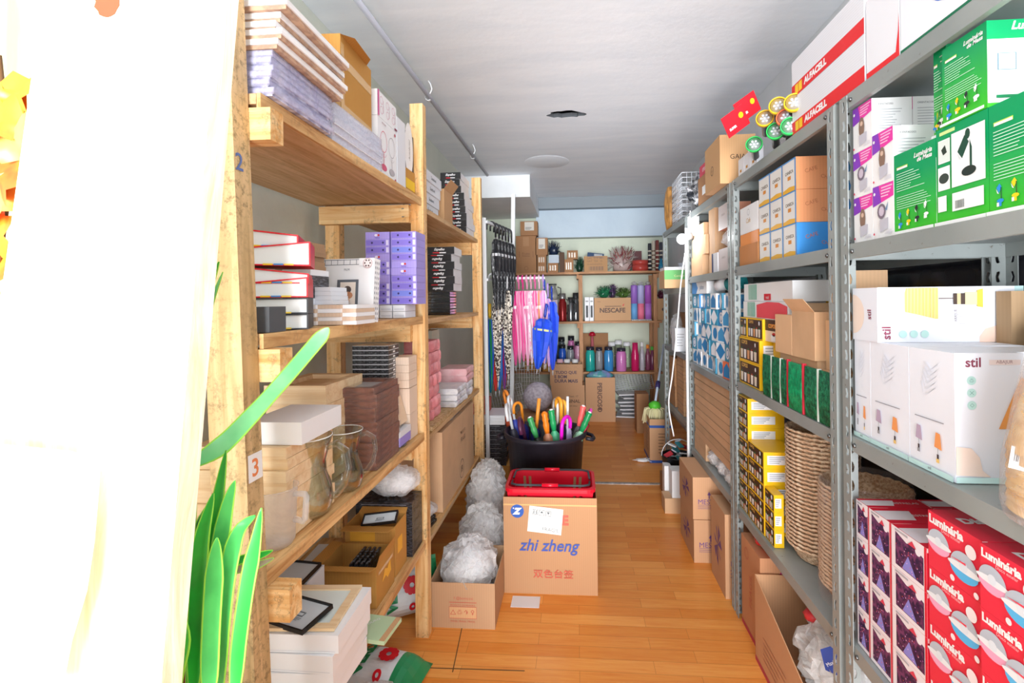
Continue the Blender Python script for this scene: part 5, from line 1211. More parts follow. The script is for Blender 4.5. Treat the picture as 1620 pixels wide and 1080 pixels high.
# floor in front of the back shelf
def dec_tudo(mb, w, d, h):
    f = mb.face('F', w, d, h); k_ = flat('5e4a5a'); mb.txt(f,'TUDO QUE',.5,.60,k_,w=w*.66,bold=.03); mb.txt(f,'E BOM',.33,.41,k_,w=w*.38,bold=.03); mb.txt(f,'DURA MAIS',.5,.21,k_,w=w*.72,bold=.03)
    rnd_ = random.Random(1)
    for i in range(50): mb.disc(f, rnd_.uniform(.03,.97), rnd_.uniform(.78,.96), .003, flat('b08668'), 6)
def dec_nal(mb, w, d, h):
    f = mb.face('F', w, d, h); k_ = flat('5a3e30'); mb.txt(f,'ORIGINAL',.55,.60,k_,w=w*.62,bold=.02); mb.txt(f,'Diam. 17',.66,.72,k_,w=w*.28); mb.txt(f,'24 UN 500ml',.62,.48,k_,w=w*.3)
KB = card('cfa37e', .05)
n1 = yb(5.62, 872, 925, 609, 0, .28); pack('carton', 'kraft carton on the floor behind the bin, word ORIGINAL partly hidden', 'box', n1, KB, dec_nal)
n2 = yb(5.60, 870, 921, 576, n1[5]+.001, .24); open_carton('kraft carton lettered TUDO QUE E BOM DURA MAIS stacked at the back', n2, KB, .03, dec_tudo, sub=(0,0,0,0))
for i, (px, c_) in enumerate(((885,'e8b8c8'),(896,'f0f0f2'),(909,'e8e8ea'))):
    bottle('storage_jar', f"{['pink','white','pale grey'][i]}-lidded jar peeping out of the stacked kraft carton", 'jar', px, 568, 5.72, n2[4]+.005, .04, JAR, GL, flat(c_))
def dec_vert(mb, w, d, h):
    f = mb.face('F', w, d, h); k_ = flat('6a4a3c'); mb.txt(f,'PERIGOSO',.48,.55,k_,w=.34,rot=-pi/2,bold=.03); mb.q(f,.42,.27,.55,.32,k_)
n3 = yb(5.78, 926, 973, 597, 0, .12); open_carton('tall kraft carton with vertical lettering before the back shelf', n3, KB, .02, dec_vert, sub=(0,0,0,0))
bag('plastic_bag', 'teal and lilac wrapped goods sticking out of the tall kraft carton', ((n3[0]+n3[1])/2, 5.84, n3[5]-.06), (.15,.045,.065), noisy('3a9a98','8a8cc8',9,rough=.2,bump=.5), 41, 24, .25, 3, fill=False)
# wire racks and white panels under the back shelf
def wire(label, c_, w, h, rot, nx=12, ny=8, r_=.0028, grp=None):
    mb = MB(); m_ = flat('dfe2e6',.3)
    for i in range(nx+1): x_ = -w/2+w*i/nx; mb.tube([(x_,0,0),(x_,0,h)], r_*(1.6 if i in (0,nx) else 1), m_, 5)
    for i in range(ny+1): z_ = h*i/ny; mb.tube([(-w/2,.002,z_),(w/2,.002,z_)], r_*(1.6 if i in (0,ny) else 1), m_, 5)
    o = mb.build('wire_rack', origin=(0,0,0)); o.location = c_; o.rotation_euler = rot; return tag(o, label, 'wire rack', grp)
wire('white wire rack tilted beneath the back shelf right of the tall carton', (onY(998,640,6.1).x, 6.08, .36), .44, .20, (-.3,-.25,0))
wire('second white wire rack lying lower under the tilted one', (onY(1000,640,6.1).x+.05, 6.16, .30), .46, .22, (-.6,-.12,0))
wire('white wire rack leaning behind the hanging pink umbrellas', (onY(840,600,5.6).x-.10, 5.55, .012), .40, .80, (-.12,.0,.1), 14, 18)
wire('white wire basket side leaning behind the umbrella handles', (onY(815,640,5.3).x, 5.3, .0), .34, .50, (-.2,-.2,.2), 12, 12)
for i in range(7):
    x_ = onY(1000, 640, 5.95).x
    pack('white_board', f'loose white panel, {od(i,7)} of the heap under the back shelf', 'panel', (x_-.17+.02*(i%3), x_+.19-.03*(i%2), 5.95, 6.25, .006+i*.045, .022+i*.045), WH2, rot=(.0, [.0,.06,-.05,.08,-.08,.05,-.04][i]*.5, rnd.uniform(-.2,.2)), group='white panels under the back shelf')
# ================================================================ RIGHT: helpers
XA = XR+.018
def AY(px, X=XA, py=474): return onX(px, py, X).y
def xa(pxf, pxn, pyt, z0, dep, X=XA, pe=None):
    """pack against the aisle plane: far px, near px, top y at the far edge (or at px pe)"""
    return (X, X+dep, AY(pxn, X), AY(pxf, X), z0, onX(pe or pxf, pyt, X).z)
STK = flat('a9abb0')
# ---------------- unit 1, second shelf: bra boxes, desk-lamp boxes
Z = SL[1]+.002
PK1, PK2 = flat('e83fa8', .4), flat('8a3fc0', .4)
def dec_bra(v):
    def f_(mb, w, d, h):
        f = mb.face('L', w, d, h)
        mb.pg(f, [(0,.62),(.5,.68),(1,.74),(1,1),(0,1)], PK1); mb.pg(f, [(0,.62),(.42,.67),(.3,1),(0,1)], PK2)
        for i in range(4): mb.q(f, .42, .93-.055*i, .95-.06*i, .955-.055*i, flat('f6c0e2'))
        mb.disc(f, .1, .86, .004, WHT, 8)
        if v:
            mb.disc(f, .45, .50, .016, flat('7c6f7e'), 14, .018); mb.disc(f, .45, .50, .010, flat('cdbfd0'), 10, .012); mb.pg(f, [(.62,.5),(.78,.66),(.72,.5)], flat('6f87a8'))
        else:
            mb.disc(f, .5, .50, .012, flat('8a6f60'), 14, .026); mb.disc(f, .5, .58, .006, flat('d8b8a4'), 10)
        mb.pg(f, [(.38,.10),(.75,.16),(.78,.36),(.36,.34)], flat('c2c0cc'))
        for i in range(4): mb.q(f, .6+.03*i, .06+.02*i, .95, .07+.02*i, flat('d8d6e0'))
        mb.disc(f, .10, .09, .003, flat('e04060'), 8)
        f = mb.face('F', w, d, h); mb.txt(f, 'ORIENTACOES', .32, .87, flat('6a6a70'), w=w*.42); mb.lines(f, .1, .32, .78, 8, flat('b8bac0'), .7, .12); mb.txt(f, 'MODO', .3, .10, flat('8a8a90'), w=w*.2)
    return f_
yA, yB, yC = AY(1353)-.0, AY(1383), AY(1416)
yA = min(yA, 1.36)
n = 0
for (y0, y1, rows, col, hh_) in ((yB+.001, yA, 3, 'far', .1155), (yC, yB-.001, 2, 'near', .126)):
    for i in range(rows):
        for k in range(2):
            if k == 1 and False: continue
            pack('lingerie_box', f"white box with a pink and purple panel, {od(i,rows) if rows>2 else ('upper' if i else 'lower')} {'front' if k==0 else 'rear'} one of the {col} column", 'box',
                 (XA+.0955*k, XA+.0945+.0955*k-.001, y0, y1, Z+i*hh_, Z+i*hh_+hh_-.0008), WHT, dec_bra((i+n) % 2), group='pink and purple panelled boxes')
    n += 1
GD, GL_ = 'GD', 'GL'
t = NT('green_print'); t.set(.35, 0, .4); tc = t.n('ShaderNodeTexCoord'); sx = t.n('ShaderNodeSeparateXYZ'); t.l(tc.outputs['Object'], sx.inputs[0])
t.col(t.mix(t.ramp(sx.outputs[2], .0, .13), sr('42c22c'), sr('0a9a5e'))); M_GREEN = t.m
def lampico(mb, f, a, b, s, c, c2):
    mb.pg(f, [(a-.05*s,b+.05),(a+.0*s,b+.085),(a+.035*s,b+.05),(a-.01*s,b+.0)], flat(c)); mb.pg(f, [(a-.055*s,b+.045),(a-.008*s,b-.008),(a-.035*s,b-.0)], flat('e8ecf0'))
    mb.pg(f, [(a+.02,b+.05),(a+.03,b+.05),(a+.035,b-.06),(a+.022,b-.06)], flat(c2)); mb.disc(f, a+.015, b-.07, .007, flat(c), 10, .0035)
    mb.q(f, a-.035, b-.12, a+.0, b-.085, WHT); mb.q(f, a+.0, b-.12, a+.035, b-.085, flat(c))
def green_text(mb, w, d, h, side):
    f = mb.face(side, w, d, h)
    mb.txt(f, 'Luminária', .72, .90, WHT, w=f.w*.42, shear=.3, bold=.03); mb.txt(f, 'de Mesa', .76, .84, WHT, w=f.w*.34, shear=.3, bold=.03)
    mb.q(f, .08, .80, .36, .835, flat('bfe05a')); mb.q(f, .09, .80, .35, .825, WHT)
    mb.lines(f, .08, .52, .76, 8, flat('c8efd6'), .75, .13, 3); mb.lines(f, .08, .30, .47, 6, flat('c8efd6'), .85, .12, 5)
    for i, (c, c2) in enumerate((('2f8fe0','1f2f3a'),('f4d020','3a3a20'),('2a2e32','2a2e32'),('f0f2f4','2a2a2a'))): lampico(mb, f, .16+.22*i, .19+.018*i, .9, c, c2)
    mb.q(f, 0, 0, 1, .035, WHT)
def green_front(mb, w, d, h, side):
    f = mb.face(side, w, d, h)
    mb.txt(f, 'Luminária', .5, .93, WHT, w=f.w*.5, shear=.3, bold=.03) if side == 'F' else mb.q(f, .08,.93,.4,.965,flat('cfe89a'))
    if side == 'L':
        mb.q(f, .05,.64,.30,.88,WHT); mb.q(f,.06,.65,.29,.87,flat('dfe8e4')); mb.pg(f,[(.12,.78),(.2,.82),(.24,.74),(.16,.72)],flat('2c3832'))
        mb.q(f, .05,.36,.30,.60,WHT); mb.disc(f,.175,.48,.013,flat('3a4440'),16,.010)
        mb.q(f, .34,.36,.97,.90,flat('f0f3f5')); k = flat('1f4a3a')
        mb.pg(f,[(.46,.70),(.60,.84),(.68,.76),(.55,.62)],k); mb.pg(f,[(.45,.70),(.54,.61),(.49,.62)],flat('d8dee0')); mb.disc(f,.66,.84,.006,k,10,.010)
        mb.pg(f,[(.70,.78),(.74,.70),(.74,.50),(.70,.50),(.70,.68)],k); mb.disc(f,.68,.48,.017,flat('27332f'),18,.009)
        mb.q(f,.06,.14,.24,.30,WHT); mb.q(f,.36,.12,.95,.30,WHT); 
        for i in range(9): mb.q(f,.42+.022*i,.14,.43+.022*i,.22,flat('4a5a54'))
        mb.lines(f,.66,.14,.28,4,flat('a0b0a8'),.25)
        mb.q(f, 0, 0, 1, .035, WHT)
    else:
        mb.q(f, 0, .05, 1, .78, flat('f2f4f6')); mb.q(f, .12,.05,.6,.07,WHT)
        mb.q(f,.10,.42,.30,.62,flat('6a8490')); mb.q(f,.115,.43,.285,.61,flat('c3d6da'))
        mb.disc(f,.62,.56,.030,flat('dfe6ec'),24,.042); mb.pg(f,[(.45,.66),(.62,.76),(.8,.66)],YEL); mb.pg(f,[(.72,.5),(.78,.5),(.8,.15),(.75,.15)],flat('8a9298')); mb.disc(f,.74,.14,.03,YEL,20,.01)
        mb.q(f,.08,.12,.40,.34,WHT); mb.disc(f,.18,.24,.009,flat('d8dcdf'),12); mb.disc(f,.32,.24,.007,flat('d8dcdf'),12,.012); mb.q(f,.08,.10,.40,.135,flat('0f7a4c'))
def gbox(lab, pxf, pxn, pyt, z0, dep, kind, pe=None, X=XA, y=None):
    b = list(xa(pxf, pxn, pyt, z0, dep, X, pe))
    if y: b[2], b[3] = y
    return pack('desk_lamp_box', lab, 'box', b, M_GREEN, (lambda mb,w,d,h: (green_text(mb,w,d,h,'L'), green_front(mb,w,d,h,'F'))) if kind else (lambda mb,w,d,h: (green_front(mb,w,d,h,'L'), green_text(mb,w,d,h,'F')))), b
o, g1 = gbox('green desk-lamp box showing text and four small lamps, beside the pink-panelled boxes', 1417, 1483, 246, Z, .16, 1)
o, g2 = gbox('green desk-lamp box showing a large black lamp on white, lower row', 1484, 1566, 207, Z, .16, 0, 1484)
g2y = AY(1566)
pack('desk_lamp_box', 'green desk-lamp box with text at the right picture edge, lower row', 'box', (XA, XA+.16, g2y-.14, g2y-.002, Z, g2[5]), M_GREEN, lambda mb,w,d,h: (green_text(mb,w,d,h,'L'), green_front(mb,w,d,h,'F')))
zt = max(g1[5], g2[5])+.001
uy1, uy0 = AY(1495), AY(1566)
b = (XA, XA+.16, uy0, uy1, zt, min(zt+.215, 1.912))
pack('desk_lamp_box', 'green desk-lamp box standing on the lower row, white lamp picture facing out', 'box', b, M_GREEN, lambda mb,w,d,h: (green_text(mb,w,d,h,'L'), green_front(mb,w,d,h,'F')))
pack('desk_lamp_box', 'green desk-lamp box mostly hidden behind the standing upper one', 'box', (XA+.01, XA+.16, uy1+.004, AY(1473), g1[5]+.001, g1[5]+.18), M_GREEN, lambda mb,w,d,h: green_text(mb,w,d,h,'L'))
# ---------------- unit 1, third shelf: table-lamp boxes
Z = SL[2]+.002
LV_ = flat('e9ecf6', .4)
def tlamp(mb, f, a, b, s, c, base):
    mb.pg(f, [(a-.075*s,b),(a+.075*s,b-.012),(a+.045*s,b+.11*s),(a-.045*s,b+.115*s)], flat(c)); mb.q(f, a-.005*s, b-.05*s, a+.005*s, b, flat('777')if 0 else GRY); mb.q(f, a-.02*s, b-.085*s, a+.02*s, b-.05*s, flat('3c3438')); mb.q(f, a-.03*s, b-.115*s, a+.03*s, b-.085*s, flat(base))
def dec_stil(near):
    def f_(mb, w, d, h):
        f = mb.face('L', w, d, h); lf = flat('dde1ec', .4)
        for i in range(5):
            t_ = i/5; mb.pg(f, [(.35+.1*t_,.62+.05*i),(.62+.02*i,.70+.05*i),(.66+.02*i,.72+.05*i),(.4+.1*t_,.62+.05*i)], lf); mb.pg(f, [(.35+.06*i,.60+.05*i),(.30+.03*i,.74+.04*i),(.28+.03*i,.72+.04*i)], lf)
        mb.q(f, .15,.425,.80,.432,flat('8a8c98'))
        tlamp(mb, f, .24, .24, 1.0, 'b8a4bc', '9a9aa0'); tlamp(mb, f, .68, .22, 1.05, 'eb9a5c', 'e8c478')
        mb.q(f, 0, 0, 1, .045, flat('c2e2e0')); mb.txt(f, 'stil', .5, .03, flat('5a4a58'), h=.006)
        f = mb.face('F', w, d, h)
        mb.txt(f, 'stil', .27, .93, flat('8a4258'), w=.028, bold=.02); mb.q(f,.5,.91,.95,.95,flat('ecdcda')); mb.txt(f,'ABAJUR',.72,.93,flat('9a7a80'),w=.03)
        for i in range(3): mb.disc(f, .24, .79-.095*i, .0085, flat('b8dcd8'), 16); mb.txt(f, '♻✕◇'[i], .24, .79-.095*i, flat('6aa09c'), h=.008)
        mb.pg(f, [(.62,.42),(1,.42),(1,.80),(.95,.82)], flat('eaa058')); mb.pg(f, [(0,.06),(0,.28),(.22,.27),(.34,.20),(.38,.10),(.5,.05)], flat('f2dcd0')); mb.q(f,0,0,1,.045,flat('c2e2e0'))
    return f_
es = [AY(1338), AY(1376), AY(1437), AY(1509)]
es[0] = min(es[0], 1.352)
for i in range(3):
    pack('table_lamp_box', f"tall white lamp box with grey and orange lamp pictures, {['farthest, by the post','middle','nearest'][i]} of three", 'box', (XA, XA+.125, es[i+1]+.001, es[i]-.001, Z, Z+.25), LV_, dec_stil(i == 2), group='tall white table-lamp boxes')
    pack('table_lamp_box', f"white lamp box in the rear row behind the {['farthest','middle','nearest'][i]} tall one", 'box', (XA+.127, XA+.252, es[i+1]+.02, es[i]-.001, Z, Z+.25), LV_, None, group='rear white lamp boxes')
def dec_hor(mb, w, d, h):
    f = mb.face('F', w, d, h)
    mb.q(f, .94, .0, 1, 1, flat('bfe0e2')); mb.pg(f, [(.70,0),(.70,.1),(.74,.24),(.82,.3),(.89,.4),(.92,.62),(.94,.62),(.94,0)], flat('f0d4c6'))
    mb.pg(f, [(.19,.55),(.19,.9),(.20,.985),(.42,.985),(.42,.42),(.40,.42),(.28,.50)], flat('f2c878'))
    for i in range(9): mb.pg(f, [(.205+.023*i,.53-.012*i),(.209+.023*i,.53-.012*i),(.213+.023*i,.98),(.208+.023*i,.98)], flat('f8e0a8'))
    mb.q(f, .42,.78,.52,.80,flat('7a6a68')); mb.q(f,.52,.68,.60,.88,flat('4a3a34')); mb.q(f,.545,.68,.57,.88,flat('c8b890')); mb.q(f,.60,.67,.68,.90,flat('e8d8a0')); mb.pg(f,[(.68,.64),(.72,.62),(.72,.96),(.68,.93)],flat('e8b848'))
    mb.txt(f, 'stil', .055, .17, flat('8a4258'), w=.03, rot=pi/2, bold=.02); mb.txt(f, 'ABAJUR', .055, .5, flat('b89a9a'), w=.03, rot=pi/2)
    for i in range(3): mb.disc(f, .17+.075*i, .15, .009, flat('b8dcd8'), 16)
    mb.txt(f, 'ABAJUR', .535, .48, flat('7a6a72'), w=.03, rot=pi/2); mb.lines(f,.56,.3,.62,5,flat('c0bcc8'),.06,.1)
    f = mb.face('L', w, d, h); mb.disc(f, .02, .5, .05, flat('f0dccf'), 20, .05, -pi/2, pi/2); mb.txt(f, 'stil', .7, .5, flat('8a4258'), w=.024, rot=pi/2, bold=.02)
pack('table_lamp_box', 'white lamp box lying lengthwise on the tall ones, yellow pleated lamp pictured', 'box', (XA-.004, 1.052, 1.245, 1.35, Z+.2505, Z+.2505+.132), LV_, dec_hor)
pack('carton', 'tan carton behind the lying white lamp box', 'box', (XA+.14, 1.09, 1.354-.0, 1.362, Z, Z+.2)) if False else None
pack('carton', 'tan carton standing behind the lying lamp box, its top just showing', 'box', (XA+.26, XA+.37, 1.20, 1.24, Z+.0, Z+.37), card('a98c6c', .05))
pack('carton', 'grey-brown taped carton in the dark rear corner of the third shelf', 'box', (XA+.255, 1.10, .86, 1.10, Z, Z+.30), card('9a8272', .1), lambda mb,w,d,h: (mb.q(mb.face('F',w,d,h),0,.45,1,.55,TAPE), mb.q(mb.face('F',w,d,h),.1,.48,.5,.52,WHT)))
# nested bamboo shades in clear film
SHD = noisy('e8bd76', 'd9a55c', 8, rough=.45, stretch=(1,1,6))
ly = .825
for i in range(7):
    r0, r1 = .098, .052
    zb_ = Z+.012+i*.016
    mb = MB(); mb.lathe([(r0, zb_),(r1, zb_+.20),(r1-.002, zb_+.20),(r0-.002, zb_)], SHD, 36, c=(0,0,-Z), cap=False)
    for v_ in mb.v: pass
    o = mb.build('lampshade', origin=(0,0,0)); o.location = (.793, ly, Z); tag(o, f'honey-coloured bamboo lampshade, {od(i,7)} of the nested film-wrapped stack', 'lampshade', 'nested bamboo lampshades')
o = MB().lathe([(.001,.001),(.102,.001),(.106,.02),(.104,.09),(.085,.20),(.066,.30),(.045,.335),(.001,.34)], film('f4f4fa', .18, .08, .8, 12), 36).build('plastic_wrap', origin=(0,0,0)); o.location = (.793, ly, Z); tag(o, 'clear plastic wrap with a barcode label around the bamboo lampshades', 'plastic wrap')
fr = Fr((-.11, .0, .075), (.35,-.93,0), (.25,.1,.96), .05, .035); mb = MB(); fr.o = V((-.103,.022,.085)); mb.q(fr,0,0,1,1,WHT)
for i in range(10): mb.q(fr,.12+.05*i,.35,.14+.05*i+.012*(i%2),.9,DGR,off=.001)
q_ = mb.build('barcode_label', o, origin=(0,0,0))
# ---------------- unit 1, lower shelf: star projector and luminaria boxes
Z = SL[3]+.002
RD = flat('e0203a', .38); RDB = flat('ea3048', .38)
stars = noisy('2a1440', '7a3a6a', 70, .45, .62, .4)
def dec_star(mb, w, d, h):
    f = mb.face('L', w, d, h)
    mb.q(f, 0,0,1,1,flat('f0e6ec')); mb.pg(f, [(.12,.10),(.92,.10),(.92,.72),(.62,.84),(.45,.78),(.12,.9)], stars)
    mb.q(f,.94,0,1,1,RD); mb.pg(f,[(.32,.12),(.72,.12),(.5,.5)],flat('8f8ad8')); mb.disc(f,.78,.78,.009,flat('efe6ee'),14); mb.pg(f,[(.5,.8),(.62,.93),(.74,.8)],flat('d84058'))
    mb.q(f,.12,.92,.5,.97,flat('b8b0b8'))
    rs = random.Random(3)
    for i in range(26): mb.disc(f, rs.uniform(.15,.9), rs.uniform(.14,.7), .0014, flat(('e85a4a','f0c0e0','b060c0')[i%3]), 5)
    f = mb.face('T', w, d, h); mb.pg(f, [(0,.2),(.45,.2),(.55,.8),(0,.8)], flat('f0e6ec')); mb.txt(f,'ESTRELAS',.7,.5,WHT,w=w*.4)
    f = mb.face('F', w, d, h); mb.q(f, 0,.9,.3,1,flat('f8ccd0')); mb.txt(f,'Luminária',.35,.55,WHT,w=w*.5,bold=.03); mb.disc(f,.12,.25,.006,flat('2a1a20'),10)
ee = [min(AY(1338),1.352), AY(1371), AY(1406), AY(1462)]
for c_ in range(3):
    for i in range(4):
        pack('star_projector_box', f"box with purple starry picture, {od(i,4)} of the {['far','middle','near'][c_]} column by the post", 'box', (XA, XA+.15, ee[c_+1]+.001, ee[c_]-.001, Z+i*.0945, Z+i*.0945+.094), RD, dec_star, group='starry projector boxes')
    for i in (3,):
        pack('star_projector_box', f"red-topped projector box behind the {['far','middle','near'][c_]} starry column", 'box', (XA+.152, XA+.30, ee[c_+1]+.001, ee[c_]-.001, Z, Z+4*.0945), RD, dec_star, group='rear projector boxes')
def dec_lum(mb, w, d, h):
    f = mb.face('L', w, d, h)
    mb.txt(f, 'Luminária', .36, .88, WHT, w=f.w*.66, bold=.05); mb.txt(f, 'Disco estelar', .46, .775, flat('ffc8d0'), w=f.w*.36)
    for (a, b, s, c) in ((.22,.50,1.0,'f0a8c8'),(.70,.36,1.15,'5ab8ec')):
        R0 = .030*s; cc_ = math.cos(-.45); 
        mb.disc(f, a, b-.02, R0*1.0, flat(c), 20, R0*.62); mb.disc(f, a, b+.02, R0*.95, flat('b9c2d0',.2), 20, R0*.85, 0, pi); mb.disc(f, a, b+.01, R0*1.15, flat('e8ecf2'), 20, R0*.22); mb.disc(f, a, b+.04, R0*.3, flat('dfe6f0'), 12)
    mb.disc(f, .83, .72, .013, flat('f2e6ea'), 18); mb.disc(f, .5, .10, .006, flat('f2e6ea'), 12); mb.disc(f, .92, .08, .006, flat('f2e6ea'), 12)
    for k in range(8): mb.pg(f, [(.45,.45),(.45+.3*cos(k*.8),.45+.3*sin(k*.8)),(.45+.3*cos(k*.8+.12),.45+.3*sin(k*.8+.12))], flat('ee4a5e')) if k in (0,) else None
    f = mb.face('T', w, d, h); mb.txt(f,'Disco',.4,.6,WHT,w=w*.5,rot=.0,bold=.05); mb.disc(f,.7,.3,.02,flat('e8ecf2'),16,.012)
    f = mb.face('F', w, d, h); mb.q(f,.0,0,.06,1,flat('f6d8dc'))
yy = ee[3]-.004; yn = AY(1549)
for c_, (y0, y1) in enumerate(((yn, yy), (yn-.125, yn-.003))):
    for i in range(4):
        pack('disco_lamp_box', f"red box lettered Luminária with two dome lamps, {od(i,4)} of the {['left','right'][c_]} column", 'box', (XA-.006*c_, XA+.15, y0, y1, Z+i*.1155, Z+i*.1155+.115), RDB, dec_lum, group='red dome-lamp boxes')

# ---------------- tops of units 1 and 2: trays, bulbs, torches
Z = SL[0]+.002
def dec_alfa(mb, w, d, h):
    f = mb.face('L', w, d, h); mb.q(f, 0,0,1,.34,flat('e01f26')); mb.txt(f,'ALFACELL',.38,.19,WHT,w=min(.15,f.w*.34),h=.022,bold=.06)
    mb.q(f,.06,.05,.115,.30,YEL); mb.q(f,.125,.05,.18,.30,YEL)
    for i in range(10): mb.q(f,0,.40+.06*i,1,.405+.06*i,flat('d2d4da'),off=.0012)
y1 = AY(1263); y0 = 1.385
zA = Z
for i in range(2):
    pack('torch_tray', f"long white tray with a red lettered band, {'upper' if i else 'lower'} of two on the shelf top", 'box', (XA-.012, XA+.24, 1.27, y1, zA+.118*i, zA+.118*i+.117), flat('e6e7ee',.4), dec_alfa, group='long torch trays')
pack('torch_tray', 'big plain white tray with a red lower edge at the end of the nearest unit', 'box', (XA-.012, XA+.24, AY(1437), 1.262, Z, Z+.19), flat('e6e7ee',.4), lambda mb,w,d,h: (mb.q(mb.face('L',w,d,h),0,0,1,.07,flat('e01f26')), mb.pg(mb.face('L',w,d,h),[(.9,.07),(1,.07),(1,.5),(.97,.3)],flat('e01f26'))))
pack('carton', 'white box with a blue disc logo and green lower edge on the nearest unit', 'box', (XA-.012, XA+.24, .80, AY(1439), Z, Z+.24), flat('e9eaf2',.4), lambda mb,w,d,h: (mb.q(mb.face('L',w,d,h),0,0,1,.025,flat('0c6a4a')), mb.disc(mb.face('L',w,d,h),.42,.30,.045,flat('2f78dc'),28,.03), mb.disc(mb.face('L',w,d,h),.42,.33,.030,flat('5a9af0'),24,.02), mb.disc(mb.face('L',w,d,h),.40,.32,.008,flat('1a3a8a'),12)))
for i in range(3):
    r = thing('light_tube', f"white tube pack, {['left','middle','right'][i]} of three standing on the trays", 'lamp tube', (onY(1352+18*i, 60, 1.40).x, 1.39, zA+.236))
    h_ = onY(1350, 29, 1.40).z-(zA+.236); MB().box(-.0135,.0135,-.012,.012,0,h_-.014,WHT).build('tube_body', r, origin=(0,0,0)); MB().box(-.0135,.0135,-.013,.013,h_-.0135,h_,CBD).build('cap', r, origin=(0,0,0))
# torches in blister packs
def torch(lab, loc, c, rot):
    r = thing('torch', lab, 'torch', loc, 0, 'torches in film on the shelf top'); k = flat('17181a',.35)
    MB().lathe([(.001,-.14),(.013,-.138),(.013,-.03),(.026,-.004),(.026,-.001)], k, 20).build('torch_body', r, origin=(0,0,0))
    MB().lathe([(.027,-.012),(.030,-.010),(.030,.004),(.0265,.006),(.026,.001)], flat(c,.3), 24, cap=False).build('bezel', r, origin=(0,0,0))
    mb = MB(); mb.lathe([(.001,-.006),(.010,-.003),(.0245,.002)], flat('e6eaf0',.12,.5), 20)
    for k_ in range(6): mb.lathe([(.0045,.0),(.0045,.0022),(.001,.003)], flat('c8ccd6',.2), 8, c=(.012*cos(k_*pi/3),.012*sin(k_*pi/3),0))
    mb.build('reflector', r, origin=(0,0,0)); r.rotation_euler = rot; return r
tp = [(1231,167,1.73,'f2c428','yellow'),(1256,162,1.64,'f2c428','second yellow'),(1210,187,1.80,'f0b828','amber'),(1243,186,1.70,'f07048','orange'),(1227,207,1.77,'2fc85a','green'),(1250,200,1.68,'38d068','bright green'),(1193,228,1.90,'2fb85a','lowest green'),(1256,150,1.66,'2ab8a0','teal')]
for px, py, Y, c, w_ in tp[:7]:
    p_ = onY(px, py, Y); torch(f'black torch with a {w_} rim facing the aisle on the shelf top', (p_.x-.0, Y, max(p_.z, Z+.034)), c, (R(84), 0, R(-22)))
for i, (px, py) in enumerate(((1188,168),(1170,190))):
    p_ = onY(px, py, 1.98-.06*i); r = pack('hang_card', f"red hang card with a yellow sun mark, {['upper','lower'][i]} of two sticking up from the torches", 'card', (p_.x-.055, p_.x+.055, p_.y-.001, p_.y+.001, p_.z-.04, p_.z+.04), RED, lambda mb,w,d,h: (mb.disc(mb.face('F',w,d,h),.78,.6,.011,YEL,14), mb.txt(mb.face('F',w,d,h),'SUPER',.3,.3,WHT,w=.035,bold=.04)), rot=(.2,-.62,.3))
mb = MB(); mb.blob((0,0,.075), (.10,.19,.075), film('f6f2f4', .2, .1, 1, 12), 30, .10, 3, 8, flatz=-.073); o = mb.build('plastic_wrap', origin=(0,0,0)); o.location = (.85, 1.84, Z); tag(o, 'clear film bag loosely covering the row of torches', 'plastic wrap')
pack('carton', 'tan carton behind the torches on the shelf top', 'box', (.96, 1.10, 1.62, 1.86, Z, Z+.20), CBP)
for i in range(3):
    pack('flat_box', f'white narrow carton with small print under the torch bag, {OR2[i]} from the brown carton', 'box', (XA-.004, XA+.022, 2.165-.075*i, 2.235-.075*i, Z, Z+.075), WH2, lambda mb,w,d,h: mb.q(mb.face('L',w,d,h),.3,.2,.6,.35,CBO))
def dec_gaia(mb, w, d, h):
    f = mb.face('F', w, d, h); mb.txt(f, 'GAIA C', .60, .55, flat('3a2c22'), w=w*.62); f = mb.face('L', w, d, h); mb.ring(f,.5,.4,.02,.023,flat('4a3a2c')); mb.txt(f,'GC',.5,.4,flat('4a3a2c'),w=.02)
p0_, p1_ = onY(1139, 260, 2.34), onY(1169, 260, 2.34)
pack('carton', 'tan carton with dark lettering standing on the shelf top', 'box', (p0_.x, p0_.x+.16, 2.34, 2.60, Z, onY(1150, 213, 2.34).z), card('d2a678', .05), dec_gaia)
gx = onY(1107, 300, 2.72).x
c1_ = (XA-.01, XA+.14, 2.66, 2.92, Z, onX(1115, 277, XA).z)
pack('carton', 'small brown carton with a white square label beyond the larger lettered carton', 'box', c1_, CBD, lambda mb,w,d,h: mb.q(mb.face('L',w,d,h),.35,.3,.65,.6,WHT))
pack('carton', 'pink and white box on the small brown carton', 'box', (XA-.006, XA+.13, 2.67, 2.90, c1_[5]+.001, c1_[5]+.065), flat('d4425c'), lambda mb,w,d,h: (mb.q(mb.face('F',w,d,h),0,0,1,1,WHT), mb.q(mb.face('F',w,d,h),.1,.5,.9,.65,GRN), mb.txt(mb.face('L',w,d,h),'ESPUMA',.5,.5,WHT,w=.1)))
bag('plastic_bag', 'heap of grey glossy film-wrapped goods on the shelf top by the pink box', (.86, 3.08, Z), (.15,.17,.12), noisy('3c4048','e4e6ec',18,.42,.6,.12,.6), 51, 40, .25, 3, fill=False)
